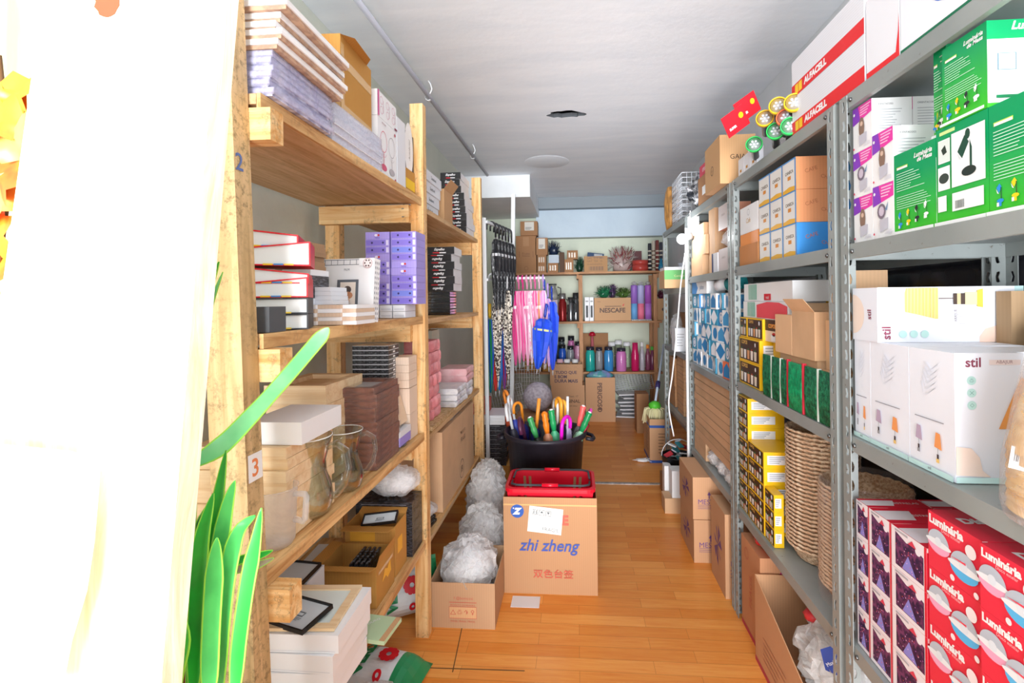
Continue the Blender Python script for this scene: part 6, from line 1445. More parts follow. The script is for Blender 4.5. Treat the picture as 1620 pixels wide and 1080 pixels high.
for i in range(3):
    r = thing('wire_crate', f"white mesh crate, {['lowest','middle','topmost'][i]} of the tower at the far end of the shelf top", 'crate', (.87, 3.62, Z+.115*i)); mm_ = flat('dfe3ea',.3)
    mb = MB(); w_, d_, h_ = .26, .34, .108
    for a_ in range(9):
        for y_ in (-d_/2, d_/2): mb.tube([(-w_/2+w_*a_/8, y_, 0),(-w_/2+w_*a_/8, y_, h_)], .002, mm_, 4)
    for a_ in range(11):
        for x_ in (-w_/2, w_/2): mb.tube([(x_, -d_/2+d_*a_/10, 0),(x_, -d_/2+d_*a_/10, h_)], .002, mm_, 4)
    for z_ in (.003, .035, .07, .104): mb.tube([(-w_/2,-d_/2,z_),(w_/2,-d_/2,z_),(w_/2,d_/2,z_),(-w_/2,d_/2,z_)], .003, mm_, 5, closed=True)
    for a_ in range(1, 10): mb.tube([(-w_/2, -d_/2+d_*a_/10, .003),(w_/2, -d_/2+d_*a_/10, .003)], .002, mm_, 4)
    mb.build('crate_body', r, origin=(0,0,0))
o = MB().lathe([(.001,0),(.045,0),(.06,.10),(.062,.22),(.05,.30),(.035,.34),(.001,.345)], noisy('c8904c','8a6236',22,rough=.3,bump=.4,stretch=(3,3,.6)), 20).build('broom_bundle', origin=(0,0,0)); o.location = (.765, 3.93, Z); tag(o, 'amber straw bundle wrapped in film at the far end of the shelf top', 'straw bundle')

# ---------------- unit 2, second shelf: mug boxes
Z = SL[1]+.002
def dec_can(strip):
    def f_(mb, w, d, h):
        f = mb.face('L', w, d, h); mb.q(f,0,0,1,1,flat('e6e4e0')); mb.txt(f,'CANECA',.5,.62,flat('6a5a4a'),w=f.w*.62,bold=.02); mb.q(f,.38,.38,.62,.50,flat('d88a28')); mb.pg(f,[(0,0),(1,0),(1,.12),(.5,.16),(0,.10)],flat('e8b030')); mb.q(f,0,.96,1,1,flat(strip)); mb.q(f,.93,0,1,1,flat(strip))
        f = mb.face('F', w, d, h); mb.txt(f,'CAFE',.35,.6,flat('b8704c'),w=w*.3,rot=.3); mb.txt(f,'CHA',.7,.35,flat('b8704c'),w=w*.25,rot=-.3)
    return f_
TER = card('e39a6c', .06); yc = [AY(1201), AY(1221), AY(1241), AY(1258)]
yc = [AY(1203), AY(1221), AY(1241), AY(1262)]
for c_ in range(3):
    for i in range(3):
        mt = flat('3f92dc') if i == 0 else TER
        pack('mug_box', f"grey and yellow mug box, {['lowest','middle','topmost'][i]} of the {['far','middle','near'][c_]} column", 'box', (XA, XA+.135, yc[c_+1]+.001, yc[c_]-.001, Z+i*.108, Z+i*.108+.107), mt, dec_can('4a94d8'), group='grey and yellow mug boxes')
pack('mug_box', 'blue flat box standing behind the terracotta mug boxes', 'box', (XA+.14, XA+.17, 1.62, 1.80, Z, Z+.30), flat('2a86d4'), lambda mb,w,d,h: mb.q(mb.face('F',w,d,h),.2,.45,.8,.55,YEL))
bag('plastic_bag', 'clear bag of pale cups next to the blue mug boxes', (XA+.115, 1.56, Z), (.05,.05,.055), BAGM, 61, 20)
yl = AY(1171)
pack('carton', 'brown carton below the small white scripted box by the post', 'box', (XA+.0, XA+.10, yc[0]+.02, yl, Z, Z+.085), card('c98a58',.06))
pack('carton', 'bright orange small box between brown carton and white scripted box', 'box', (XA+.004, XA+.10, yc[0]+.03, yl-.0, Z+.086, Z+.135), flat('f09a54'))
pack('mug_box', 'white box with gold script and line drawing by the second post', 'box', (XA+.004, XA+.12, yc[0]+.03, yl-.0, Z+.136, Z+.25), WHT, lambda mb,w,d,h: [ (mb.txt(mb.face(s_,w,d,h),'Cafe',.5,.45,flat('c89a50'),w=.05,shear=.3), mb.ring(mb.face(s_,w,d,h),.5,.75,.012,.0135,GRY)) for s_ in 'LF'])
# ---------------- unit 2, third shelf
Z = 1.057
cups = [('e8dcc8','2a7a4a'),('f0f0f0','2a2a30'),('dca070','2f8a58'),('efe6da','c85030')]
def dec_cup(side, rows=1, cream=False):
    def f_(mb, w, d, h):
        f = mb.face(side, w, d, h); mb.q(f,.04,.06,.96,.94,flat('4a3220'))
        for i in range(5):
            c, l = cups[i%4]; a_ = .14+.17*i; mb.pg(f, [(a_-.05,.12),(a_+.05,.12),(a_+.06,.5),(a_-.06,.5)], flat(c)); mb.disc(f,a_,.54,.006,flat(l),8,.004)
        mb.disc(f,.82,.78,.007,WHT,10,.009); mb.txt(f,'COPOS',.3,.82,flat('e8b860'),w=f.w*.3,bold=.03)
        g_ = mb.face('F' if side == 'L' else 'L', w, d, h); mb.q(g_,.1,.25,.75,.80,flat('f4f4f8')); mb.lines(g_,.15,.3,.75,4,flat('b0b4bc'),.5)
    return f_
YB_ = flat('f6c41a', .4)
for i in range(2):
    pack('cup_box', f"yellow cup box with a brown picture panel, {'upper' if i else 'lower'} of two beside the green tinsel", 'box', (XA, XA+.14, AY(1201), AY(1169), Z+i*.10, Z+i*.10+.099), YB_, dec_cup('L'), group='yellow cup boxes on the third shelf')
    pack('cup_box', f"yellow cup box without visible picture, {'upper' if i else 'lower'} one behind the green tinsel", 'box', (XA+.05, XA+.2, AY(1201)-.16, AY(1201)-.004, Z+i*.10, Z+i*.10+.099), YB_, None, group='rear yellow cup boxes')
for i, (p0__, p1__) in enumerate(((1171,1181),(1182,1206))):
    pack('cup_box', f"small yellow and brown cup box, {['far','near'][i]} one on the two large ones", 'box', (XA+.01, XA+.13, AY(p1__,XA+.01), AY(p0__,XA+.01), Z+.2, Z+.285), YB_, dec_cup('L'))
pack('cup_box', 'brown-fronted cup box with a red-lidded cup pictured', 'box', (XA+.02, XA+.14, AY(1235,XA+.02), AY(1208,XA+.02), Z+.2, Z+.285), flat('f0d8c0'), lambda mb,w,d,h: (mb.q(mb.face('L',w,d,h),0,.5,1,1,flat('4a3220')), mb.txt(mb.face('L',w,d,h),'COPOS',.5,.72,flat('f0a040'),w=.07,bold=.05), mb.disc(mb.face('L',w,d,h),.6,.35,.016,flat('c83030'),12,.007), mb.pg(mb.face('L',w,d,h),[(.45,.05),(.75,.05),(.78,.33),(.42,.33)],WHT)))
pack('carton', 'yellow-edged white box at the back above the cup boxes', 'box', (XA+.16, XA+.26, 1.95, 2.24, Z, Z+.42), YB_, lambda mb,w,d,h: mb.q(mb.face('L',w,d,h),.05,.1,.95,.9,WHT))
def dec_arch(red):
    def f_(mb, w, d, h):
        f = mb.face('L', w, d, h); 
        for i in range(7): mb.q(f,.12+.03*i,.08,.135+.03*i,.95,flat('58b89a'))
        if red: mb.pg(f,[(.36,.05),(1,.05),(1,.75),(.85,.95),(.6,.98),(.36,.8)],flat('e8505a'))
        else:
            mb.q(f,.48,.06,.62,.40,RED); mb.txt(f,'natal',.55,.22,WHT,w=.03)
    return f_
pack('decoration_box', 'white and green striped box with red arched panel above the cup boxes', 'box', (XA+.02, XA+.15, AY(1246,XA+.02), AY(1176,XA+.02), Z+.286, Z+.355), WHT, dec_arch(True))
r = pack('decoration_box', 'white arch-topped box with green stripes and a small red tag', 'box', (XA+.024, XA+.15, AY(1252,XA+.02), AY(1176,XA+.02), Z+.356, Z+.43), WHT, dec_arch(False))
for (p0__, p1__, z0_, z1_, x_, lb) in ((1253,1226,.205,.345,.0,'plain tan carton left of the open one, upper row'),(1312,1254,.200,.360,.004,'open tan carton with a raised flap in the upper row'),(1312,1231,.062,.198,.02,'wide tan carton under the open one')):
    pass
ya, yb_ = AY(1252), AY(1226)
pack('carton', 'plain tan carton left of the raised-flap one', 'box', (XA+.0, XA+.13, ya+.002, yb_, Z+.175, Z+.31), CBP)
yc_ = AY(1288); open_carton('tan carton with raised flap in the middle of the third shelf', (XA+.0, XA+.15, yc_, ya-.002, Z+.175, Z+.325), CBP, .05, None, sub=(.0, 0, 0, 0.0)) if False else open_carton('tan carton with raised flaps in the middle of the third shelf', (XA, XA+.15, yc_, ya-.002, Z+.175, Z+.325), CBP, .05, None, sub=(0,0,.5,.9))
pack('carton', 'wide tan carton supporting the raised-flap carton', 'box', (XA+.012, XA+.16, yc_+.01, yb_-.01, Z, Z+.174), CBP)
for i, (z0_, z1_) in enumerate(((0,.15),(.151,.30),(.301,.445))):
    pack('carton', f"tan carton, {['lowest','middle','topmost'][i]} of three next to the near post", 'box', (XA+.02+.01*i, XA+.15, 1.46, yc_-.006, Z+z0_, Z+z1_), CBP, group='tan cartons by the near post')
GT = noisy('0f4a34', '1f7a52', 60, rough=.5, bump=.8, stretch=(1,1,1)); GT2 = noisy('17a068', '0f7a4e', 40, rough=.3, bump=.6)
ty = [AY(p, XR+.002) for p in (1203, 1217, 1231, 1243, 1268, 1290, 1313)]
ty[-1] = max(ty[-1], 1.445)
XT = XR+.006
# make room: the tinsel packs stand in front of the cartons
for i in range(6):
    y1_, y0_ = ty[i], ty[i+1]; dep = .010
    r = thing('tinsel_pack', f"flat pack of {'bright' if i==3 else 'dark'} green tinsel strands, {OR2[i]} from the cup boxes", 'tinsel', (XT, (y0_+y1_)/2, Z), 0, 'green tinsel packs on the third shelf')
    w_ = (y1_-y0_)*.86; h_ = .155-.0*i; mb = MB(); n_ = 9
    for k in range(n_):
        y_ = -w_/2+w_*(k+.5)/n_; mb.tube([(.004,y_,0.001),(.002,y_+.002,h_*.5),(.004,y_,h_)], w_/n_*.62, GT2 if i == 3 else GT, 5)
    mb.build('strands', r, origin=(0,0,0))
    if i in (2,3): MB().box(-.002,.010,-w_/2-.006,-w_/2+.001,0,h_+.006,flat('c8283c')).build('red_edge', r, origin=(0,0,0))
    else: MB().box(.0,.010,-w_/2-.008,-w_/2-.0,0,h_+.002,flat('e4eee8')).build('paper_band', r, origin=(0,0,0))
# ---------------- unit 2, lower shelf: cup boxes and baskets
Z = .497
yf0, yf1 = AY(1181), AY(1163)
for i in range(8):
    pack('cup_box', f"yellow box with dark cup picture, {od(i,8)} of the tall far column", 'box', (XA, XA+.15, yf0+.001, min(yf1,2.28), Z+i*.0625, Z+i*.0625+.062), YB_, dec_cup('L'), group='yellow boxes of the tall far column')
yg0 = AY(1206)
for i in range(5):
    pack('cup_box', f"yellow box with dark cup picture, {od(i,5)} of the second column", 'box', (XA-.002, XA+.13, yg0, yf0-.003, Z+i*.0655, Z+i*.0655+.065), YB_, dec_cup('L'), group='yellow boxes of the second column')
yh0 = AY(1221)
for i in range(3):
    pack('cup_box', f"yellow box with dark cup picture, {od(i,3)} of the short column touching the baskets", 'box', (XA, XA+.035, yh0+.002, yg0-.003, Z+i*.0655, Z+i*.0655+.065), YB_, dec_cup('L'), group='yellow boxes touching the baskets')
WK = noisy('ecd0b0', 'c39a78', 110, .4, .6, .7, .8)
WK2 = noisy('f2d8ba', 'd2aa88', 90, .4, .6, .7, .8)
def basket(lab, c, r0, r1, h, group):
    r = thing('wicker_basket', lab, 'basket', c, 0, group); mb = MB(); n = 44; vs = []
    rows = 6
    for i in range(rows+1):
        t_ = i/rows
        for k in range(n):
            q = (r0+(r1-r0)*t_)*(1+.012*(1 if (k+i) % 2 else -1)); a_ = 2*pi*k/n; vs.append((q*cos(a_), q*sin(a_), h*t_))
    mb.add(vs, [(i*n+k, i*n+(k+1)%n, (i+1)*n+(k+1)%n, (i+1)*n+k) for i in range(rows) for k in range(n)], WK, False)
    mb.add([vs[k] for k in range(n)], [tuple(range(n-1,-1,-1))], WK)
    o = mb.build('woven_side', r, origin=(0,0,0)); so = o.modifiers.new('t','SOLIDIFY'); so.thickness = .002
    mb = MB(); pts = [((r1+.002)*cos(2*pi*k/48), (r1+.002)*sin(2*pi*k/48), h+.0012*(1 if k%2 else -1)) for k in range(48)]; mb.tube(pts, [.0038+.0012*(k%2) for k in range(48)], WK2, 6, closed=True); mb.build('rim', r, origin=(0,0,0)); return r
cX = .872; cYs = (1.83, 1.565)
for s_, (cy, zt_, rm, nn, gname) in enumerate(((1.835, .955, .112, 30, 'far'), (1.575, .85, .118, 26, 'near'))):
    hb = .050; dz = (zt_-Z-hb)/(nn-1)
    p_ = None
    for i in range(nn):
        lb = f"round wicker basket, {od(i,nn)} of the {gname} nested stack"
        if p_ is None: p_ = basket(lb, (cX, cy, Z+.002), rm-.030, rm, hb, f'wicker baskets of the {gname} stack'); continue
        dup(p_, (cX+rnd.uniform(-.001,.001), cy+rnd.uniform(-.001,.001), Z+.002+dz*i), rnd.uniform(0,.1), lb)
o = MB().lathe([(.124,.0),(.127,.05),(.127,.355),(.118,.375)], film('f6eef0', .10, .06, .5, 6), 40, cap=False).build('plastic_wrap', origin=(0,0,0)); o.location = (cX, 1.575, Z+.003); tag(o, 'clear plastic sleeve around the near stack of wicker baskets', 'plastic wrap')

# ---------------- unit 3
Z = 1.562
y3 = lambda px: AY(px)
pack('carton', 'tall tan carton, lower one at the far end of the cup shelf unit', 'box', (XA, XA+.12, y3(1112), 3.15, Z, Z+.115), CBP)
pack('carton', 'tan carton on the lower tan one near the glowing bulb', 'box', (XA+.004, XA+.12, y3(1116), 3.14, Z+.116, Z+.225), CBP)
pack('carton', 'small tan carton with an open top near the glowing bulb', 'box', (XA+.01, XA+.11, y3(1112), 3.13, Z+.226, Z+.30), CBP)
pack('carton', 'slim tan carton behind the coral boxes', 'box', (XA+.02, XA+.14, y3(1126), y3(1117)+.0, Z, Z+.35), CBP)
for i in range(2):
    pack('mug_box', f"coral and grey mug box, {'upper' if i else 'lower'} of two tied beside the second post", 'box', (XA+.004, XA+.11, y3(1152), y3(1137), Z+.205*i, Z+.11+.185*i+(.03 if i else 0)), card('e8a184',.05), lambda mb,w,d,h: (mb.q(mb.face('L',w,d,h),0,0,1,1,flat('dcd2d2')), mb.txt(mb.face('L',w,d,h),'CANECA',.5,.6,flat('8a7a74'),w=.06)))
bag('plastic_bag', 'clear bag tucked between the two coral mug boxes', (XA+.055, (y3(1152)+y3(1137))/2, Z+.112), (.055,.075,.045), BAGM, 71, 20)
pack('mug_box', 'white and navy mug packet in front of the slim tan carton', 'box', (XA, XA+.06, y3(1136), y3(1127), Z, Z+.10), WH2, lambda mb,w,d,h: mb.q(mb.face('L',w,d,h),.0,.0,.25,1,flat('2a3a6a')))
# chaotic blue-white cup boxes
Z = 1.032
rc = random.Random(17); cols_ = [('2f8ac8','f2f4f8'),('f0f4f8','4aa0d8'),('3a9ac0','eef2fa'),('f4f6fa','2f86c4')]
def dec_mug(c2, k):
    def f_(mb, w, d, h):
        f = mb.face('L', w, d, h)
        if k % 3 == 0: mb.pg(f, [(.1,.1),(.9,.1),(.9,.6),(.5,.95),(.1,.6)], flat(c2))
        elif k % 3 == 1: mb.disc(f, .5, .5, min(f.w,f.h)*.36, flat(c2), 14); mb.ring(f,.5,.5,min(f.w,f.h)*.18,min(f.w,f.h)*.24,flat('2f8ac8'))
        else: mb.pg(f, [(.0,.5),(.5,.0),(1,.5),(.5,1)], flat(c2))
        f = mb.face('F', w, d, h); mb.q(f,.1,.1,.9,.9,flat(c2)); mb.txt(f,'XI',.5,.5,flat('2f6aa8'),w=w*.4)
    return f_
ya_, yb2 = y3(1153), min(y3(1093), 3.16); nC = 7; k = 0
for c_ in range(nC):
    y1_ = yb2-(yb2-ya_)*c_/nC; y0_ = yb2-(yb2-ya_)*(c_+1)/nC
    for i in range(5):
        cc, c2 = cols_[rc.randrange(4)]; last = (c_ == nC-1 and i == 0)
        hh = .083
        pack('cup_packet', f"{'blue' if cc[0] in '23' else 'white'} cup packet, {od(i,5)} of the {OR2[c_]} column from the far end", 'box',
             (XA+rc.uniform(0,.012), XA+.10, y0_+.004, y1_-.004, Z+i*(hh+.0012), Z+i*(hh+.0012)+hh), flat('f07a4c' if last else cc), dec_mug(c2, k), rz=rc.uniform(-.16,.16), group='blue and white cup packets'); k += 1
pack('cup_packet', 'white packet with blue curved stripe and script on top of the cup packets', 'box', (XA, XA+.1, yb2-.36, yb2-.02, Z+.4215, Z+.49), WHT, lambda mb,w,d,h: (mb.pg(mb.face('L',w,d,h),[(0,0),(.3,0),(.42,.5),(.3,1),(0,1)],flat('3a8ad0')), mb.txt(mb.face('L',w,d,h),'Jolitex',.68,.5,flat('7a8aa8'),w=.1)))
for i, (y_, z_) in enumerate(((yb2-.52,.43),(yb2-.70,.43))):
    r = thing('mug', f"{['white','teal'][i]} mug lying on the cup packets", 'mug', (XA+.05, y_, Z+z_+.04)); m_ = flat(('f0f2f6','2f9aa0')[i],.2)
    MB().lathe([(.001,-.045),(.03,-.045),(.04,.04),(.037,.04),(.028,-.04),(.001,-.04)], m_, 22, cap=False).build('mug_body', r, origin=(0,0,0)); MB().tube([(.035,0,.025),(.06,0,.02),(.062,0,-.01),(.033,0,-.02)], .005, m_, 8).build('handle', r, origin=(0,0,0)); r.rotation_euler = (1.3, .3, .6)
# flat cartons
Z = .502
for i in range(9):
    h_ = .042
    pack('flat_carton', f'long flat tan carton, {od(i,9)} of the pile under the blue cup packets', 'box', (XA-.002*(i%2), XA+.2, y3(1152)+.0+.004*(i%3), 3.10+.006*(i%2), Z+.10+i*(h_+.0008), Z+.10+i*(h_+.0008)+h_), CBP, lambda mb,w,d,h: [mb.q(mb.face(s_,w,d,h),0,.93,1,1,flat('8c6a4a')) for s_ in 'LF'], group='long flat cartons')  # dark top-edge strips paint in the shade of the gaps between cartons
for i in range(2):
    pack('flat_carton', f"short tan carton, {'upper' if i else 'lower'} of two supporting the long flat cartons", 'box', (XA, XA+.18, 2.86, 3.12, Z+i*.05, Z+i*.05+.0492), CBP)
for i, y_ in enumerate((2.78, 2.62, 2.48)):
    bag('jar_bag', f"clear bag of glass jars, {['farthest','middle','nearest'][i]} of three on the lower shelf", (XA+.04, y_, Z), (.045,.06,.049), BAGM, 80+i, 22, .18, 3, cat='bag', group='bags of glass jars')
# floor cartons
def dec_mes(mb, w, d, h):
    k = flat('6a4a8a'); f = mb.face('F', w, d, h); mb.txt(f,'MESTRE',.36,.42,k,w=w*.5); mb.lines(f,.1,.24,.36,3,k,.75,.1); mb.pg(f,[(.3,.58),(.34,.66),(.38,.58)],k); mb.q(f,.33,.5,.35,.6,k)
    f = mb.face('L', w, d, h)
    for i in range(7): a_ = i*.9; mb.pg(f,[(.5,.5),(.5+.28*cos(a_),.5+.2*sin(a_)),(.5+.2*cos(a_+.4),.5+.26*sin(a_+.4))],k)
fx = onY(1098, 860, 2.72).x; zl = .232; zu = .459
MK = card('cfa07a', .05)
pack('carton', 'tan carton with purple print on the floor, lower of two', 'box', (fx, fx+.26, 2.72, 3.06, 0, zl-.002), MK, dec_mes)
pack('carton', 'tan carton with purple print, upper of two under the steel shelf', 'box', (fx-.002, fx+.25, 2.725, 3.07, zl, zu), MK, dec_mes)
pack('carton', 'tall tan carton with purple leaf print beside the second steel post', 'box', (onY(1147, 850, 2.40).x, .93, 2.40, 2.64, 0, .40), MK, dec_mes)

# ---------------- unit 4
Z = 1.502
gb = yb(3.60, 1051, 1084, 427, Z, .22)
pack('carton', 'green and kraft carton on the farthest steel unit', 'box', gb, card('e2b98c',.05), lambda mb,w,d,h: (mb.q(mb.face('F',w,d,h),0,.48,1,1,flat('6cb86a')), mb.txt(mb.face('F',w,d,h),'Comfort',.72,.68,flat('e8e0a8'),w=w*.5)))
pack('white_tray', 'thin white tray on the green and kraft carton', 'tray', (gb[0]+.002, gb[1]+.03, 3.60, 3.8, gb[5]+.001, gb[5]+.022), WHT)
o = MB().lathe([(.001,0),(.075,0),(.08,.10),(.05,.17),(.06,.20),(.001,.205)], flat('c4cad6',.35), 22).build('jar_canister', origin=(0,0,0)); o.location = (.86, 3.92, Z); tag(o, 'pale grey-blue canister behind the glowing bulb', 'canister')
Z = 1.062
bag('plastic_bag', 'clear bag of grey items on the farthest unit', (.78, 3.86, Z), (.05,.10,.12), BAGM, 91, 24)
pack('carton', 'white printed box beside the hanging cable on the farthest unit', 'box', yb(3.45, 1068, 1086, 519, Z, .12), WH2, lambda mb,w,d,h: mb.lines(mb.face('F',w,d,h),.15,.2,.8,5,GRY,.7,.1))
pack('carton', 'tan carton at the rear of the farthest unit', 'box', (.80, .98, 3.6, 3.85, Z, Z+.26), CBD)
Z = .622
for c_, (px, n_) in enumerate(((1055, 7), (1073, 8))):
    y_ = (3.72, 3.42)[c_]
    for i in range(n_):
        pack('flat_carton', f"small tan carton, {od(i,n_)} of the {['farther','nearer'][c_]} pile on the farthest unit", 'box', (XA, XA+.13, y_, y_+.20, Z+i*.0515, Z+i*.0515+.0505), card(('b98a62','cfa27a')[c_],.08), lambda mb,w,d,h: (mb.q(mb.face('L',w,d,h),.0,.45,1,.52,flat('8a6a4c')), mb.q(mb.face('F',w,d,h),.0,.47,1,.51,flat('9a7a5c'))), group=f"small tan cartons of the {['farther','nearer'][c_]} pile", rz=rc.uniform(-.03,.03))
# black pail on the floor
p_ = onZ(1066, 738, .0)
py_ = 3.62; r = thing('bucket', 'black bucket of small colourful packets by the farthest steel unit', 'bucket', (onY(1072,710,py_).x, py_, .135))
MB().lathe([(.001,.003),(.085,0),(.09,.01),(.115,.16),(.122,.165),(.115,.17),(.108,.16),(.084,.015),(.001,.015)], BLK, 30, cap=False).build('bucket_body', r, origin=(0,0,0))
MB().tube([(.118*cos(a_)*-1,.0-.02,.165+.12*sin(a_)) for a_ in [pi*k/12 for k in range(13)]], .003, flat('d8dadc',.3), 6).build('handle', r, origin=(0,0,0))
for i in range(12):
    a_ = i*2.4; q_ = .02+.06*((i*7)%10)/10
    pack('sachet', f"{['red','white','teal','silver'][i%4]} sachet heaped in the black bucket", 'sachet', (r.location.x+q_*cos(a_)-.03, r.location.x+q_*cos(a_)+.03, py_+q_*sin(a_)-.02, py_+q_*sin(a_)+.02, .255+.012*i, .263+.012*i), flat(('c8303c','eef0f4','4a9aa8','b8c0cc')[i%4],.25), rot=(rc.uniform(-.5,.5), rc.uniform(-.5,.5), a_), group=f"{['red','white','teal','silver'][i%4]} sachets in the bucket")
pack('carton', 'low tan carton holding up the black bucket', 'box', (onY(1050,770,py_).x, 1.0, py_-.13, py_+.16, 0, .133), CBD)
q0 = onZ(1055, 806, 0)
b0 = (onY(1052,800,3.33).x, .80, 3.33, 3.46, 0, .10)
pack('carton', 'small tan carton with ragged edge in front of the white boxes', 'box', b0, CBP)
for i, (a_, b_, t_) in enumerate(((1051,1062,737),(1058,1082,742))):
    bb_ = yb(3.475+.0*i, a_, b_, t_, 0, .08); 
    if i: bb_ = (onY(1061,760,3.39).x, onY(1081,760,3.39).x, 3.34, 3.45, .101, onY(1070,745,3.34).z)
    pack('carton', f"{'nearer' if i else 'farther'} upright white box next to the black bucket", 'box', bb_, WHT)
# tall carton with mop
mb_ = yb(4.35, 1027, 1052, 690, 0, .35); 
def dec_blue(mb, w, d, h):
    for s_ in 'FL':
        f = mb.face(s_, w, d, h); mb.q(f,0,.80,1,.86,flat('2a5ab0')); mb.q(f,0,0,1,.06,flat('2a5ab0')); mb.lines(f,.4,.2,.7,7,flat('8a6a50'),.4,.15)
zz3 = onY(1035, 663, 4.35).z
open_carton('tall tan carton with blue bands beside the far end of the steel shelves', (onY(1028,700,4.35).x, onY(1062,700,4.35).x, 4.35, 4.72, 0, zz3), card('d2a57e',.05), .02, dec_blue, sub=(0,0,0,0))
mx = (onY(1028,700,4.35).x+onY(1062,700,4.35).x)/2
r = thing('mop', 'string mop with pale yellow fringe and green grip leaning in the blue-banded carton', 'mop', (mx-.03, 4.5, zz3-.06)); base = V((mx-.03, 4.5, zz3-.06))
A = onY(1036, 640, 4.5)-base; B = onY(1050, 545, 5.05)-base; 
mb = MB(); mb.tube([A, B], .011, flat('c4d4e8',.3), 10); mb.build('pole', r, origin=(0,0,0))
mb = MB(); mm1 = A.lerp(B, .30); mb.tube([mm1-(B-A)*.04, mm1+(B-A)*.05], .022, flat('3a2f6a'), 10); mb.build('clamp', r, origin=(0,0,0))
mb = MB(); mb.blob(A+V((0,0,-.01)), (.055,.05,.045), flat('58c838',.4), 16, .15, 3, 3); mb.build('mop_grip', r, origin=(0,0,0))
mb = MB(); rs = random.Random(6)
for i in range(46):
    a_ = rs.uniform(0, 2*pi); e_ = rs.uniform(.06,.13); mb.tube([A+V((.03*cos(a_),.03*sin(a_),-.02)), A+V((e_*.8*cos(a_),e_*.7*sin(a_),-.04)), A+V((e_*cos(a_),e_*.8*sin(a_),-.13-rs.uniform(0,.05)))], .006, flat('efe8b8',.8), 5)
mb.build('mop_fringe', r, origin=(0,0,0))
pack('carton', 'narrow tan carton on the floor left of the mop', 'box', yb(5.3, 1007, 1026, 623, 0, .2), CBD)
tuft('paper_scrap', 'crumpled white paper scrap on the floor by the blue-banded carton', (onZ(1016,730,0).x, onZ(1016,730,0).y, .002), (.10,.06,.035), ('f0f0f2','e4e6ea'), 10, 4, .004, 'paper')

# ---------------- floor under unit 2
def dec_arrow(mb, w, d, h):
    f = mb.face('F', w, d, h); k = flat('c8307a'); mb.pg(f,[(.22,.80),(.31,.93),(.40,.80)],k); mb.q(f,.28,.68,.34,.81,k)
    f = mb.face('L', w, d, h); k = flat('b8604c'); mb.txt(f,'FRAGIL',.5,.5,k,w=.14,rot=pi/2); mb.ring(f,.3,.85,.02,.024,k); mb.q(f,0,0,1,.05,flat('b83a52'))
y1_ = onX(1171, 700, .72).y; y0_ = onX(1202, 870, .72).y
za = onX(1202, 871, .72).z
pack('carton', 'large tan carton with a pink arrow on the floor under the cup-box shelf', 'box', (.72, 1.02, y0_, y1_, 0, za-.03), card('c98f68',.05), dec_arrow)
bag('plastic_bag', 'red glossy bag lying on the large pink-arrow carton', (.80, y1_-.13, za-.028), (.07,.12,.035), noisy('c81828','f06070',22,.5,.68,.1,.8), 101, 26, fill=False)
yB0 = 1.42; ob = (.695, .98, yB0+.03, y0_-.012, 0, .335)
ocB = open_carton('open tan carton with a red lower band stuffed with a clear bag', ob, card('cf9c74',.05), .03, lambda mb,w,d,h: (mb.q(mb.face('L',w,d,h),0,0,1,.06,flat('b83a52')), mb.lines(mb.face('L',w,d,h),.15,.15,.45,5,flat('b8785c'),.4,.1)), sub=(0,0,0,0))
_d = ob[3]-ob[2]
for v_ in ocB.children[0].data.vertices:
    if v_.co.z > .32: v_.co.z -= .16*(1-(v_.co.y+_d/2)/_d)
bg = bag('plastic_bag', 'large crinkled clear bag with a blue patch spilling from the open carton', (.845, 1.62, .12), (.13,.17,.13), BAGW, 111, 48, .2, 2.6)
mb = MB(); f = Fr((-.115,-.10,.185), V((.75,-.45,.2)).normalized(), V((-.1,.35,.9)).normalized(), .06, .08); mb.pg(f,[(0,.2),(0,.85),(.5,1),(1,.7),(.9,.0)],flat('23409a',.3)); mb.txt(f,'Maxiplast',.5,.5,WHT,w=.05,rot=.5)
mb.build('blue_patch', bg, origin=(0,0,0))
mb = MB(); mb.blob((-.06,.10,.24), (.03,.03,.02), flat('d83a40',.3), 12, .3, 3, 3); mb.build('red_knot', bg, origin=(0,0,0))
bag('plastic_bag', 'second clear bag on the floor right at the near steel post', (.86, 1.22, 0), (.12,.13,.14), BAGW, 121, 36, .24, 2.6)

# ---------------- lit bulb with its holder and cables
P0 = onY(1079, 378, 3.12); r = thing('hanging_bulb', 'glowing white bulb in a holder hung from the upper steel shelf edge', 'light bulb', P0)
P1 = onY(1094, 372, 3.12); P2 = onY(1088, 345, 3.13)
MB().blob((0,0,0), (.032,.032,.032), emit('f4f8ff', 9), 20, 0).build('bulb', r, origin=(0,0,0))
dv = (P1-P0); mb = MB(); mb.tube([dv*.5, dv*.8, dv*1.05], [.022,.024,.020], flat('8a8c90'), 14); mb.build('socket', r, origin=(0,0,0))
mb = MB(); a_ = P1-P0; mb.box(a_.x-.02, a_.x+.045, a_.y-.01, a_.y+.014, a_.z-.005, a_.z+.115, WHT); mb.box(a_.x-.012, a_.x-.006, a_.y-.012, a_.y-.008, a_.z+.115, a_.z+.15, WHT); mb.box(a_.x+.008, a_.x+.014, a_.y-.012, a_.y-.008, a_.z+.115, a_.z+.15, WHT); mb.build('holder', r, origin=(0,0,0))
lp = lamp('bulb_light', 'POINT', (P0.x-.06, P0.y-.10, P0.z), 3, .03, (.95,.98,1))
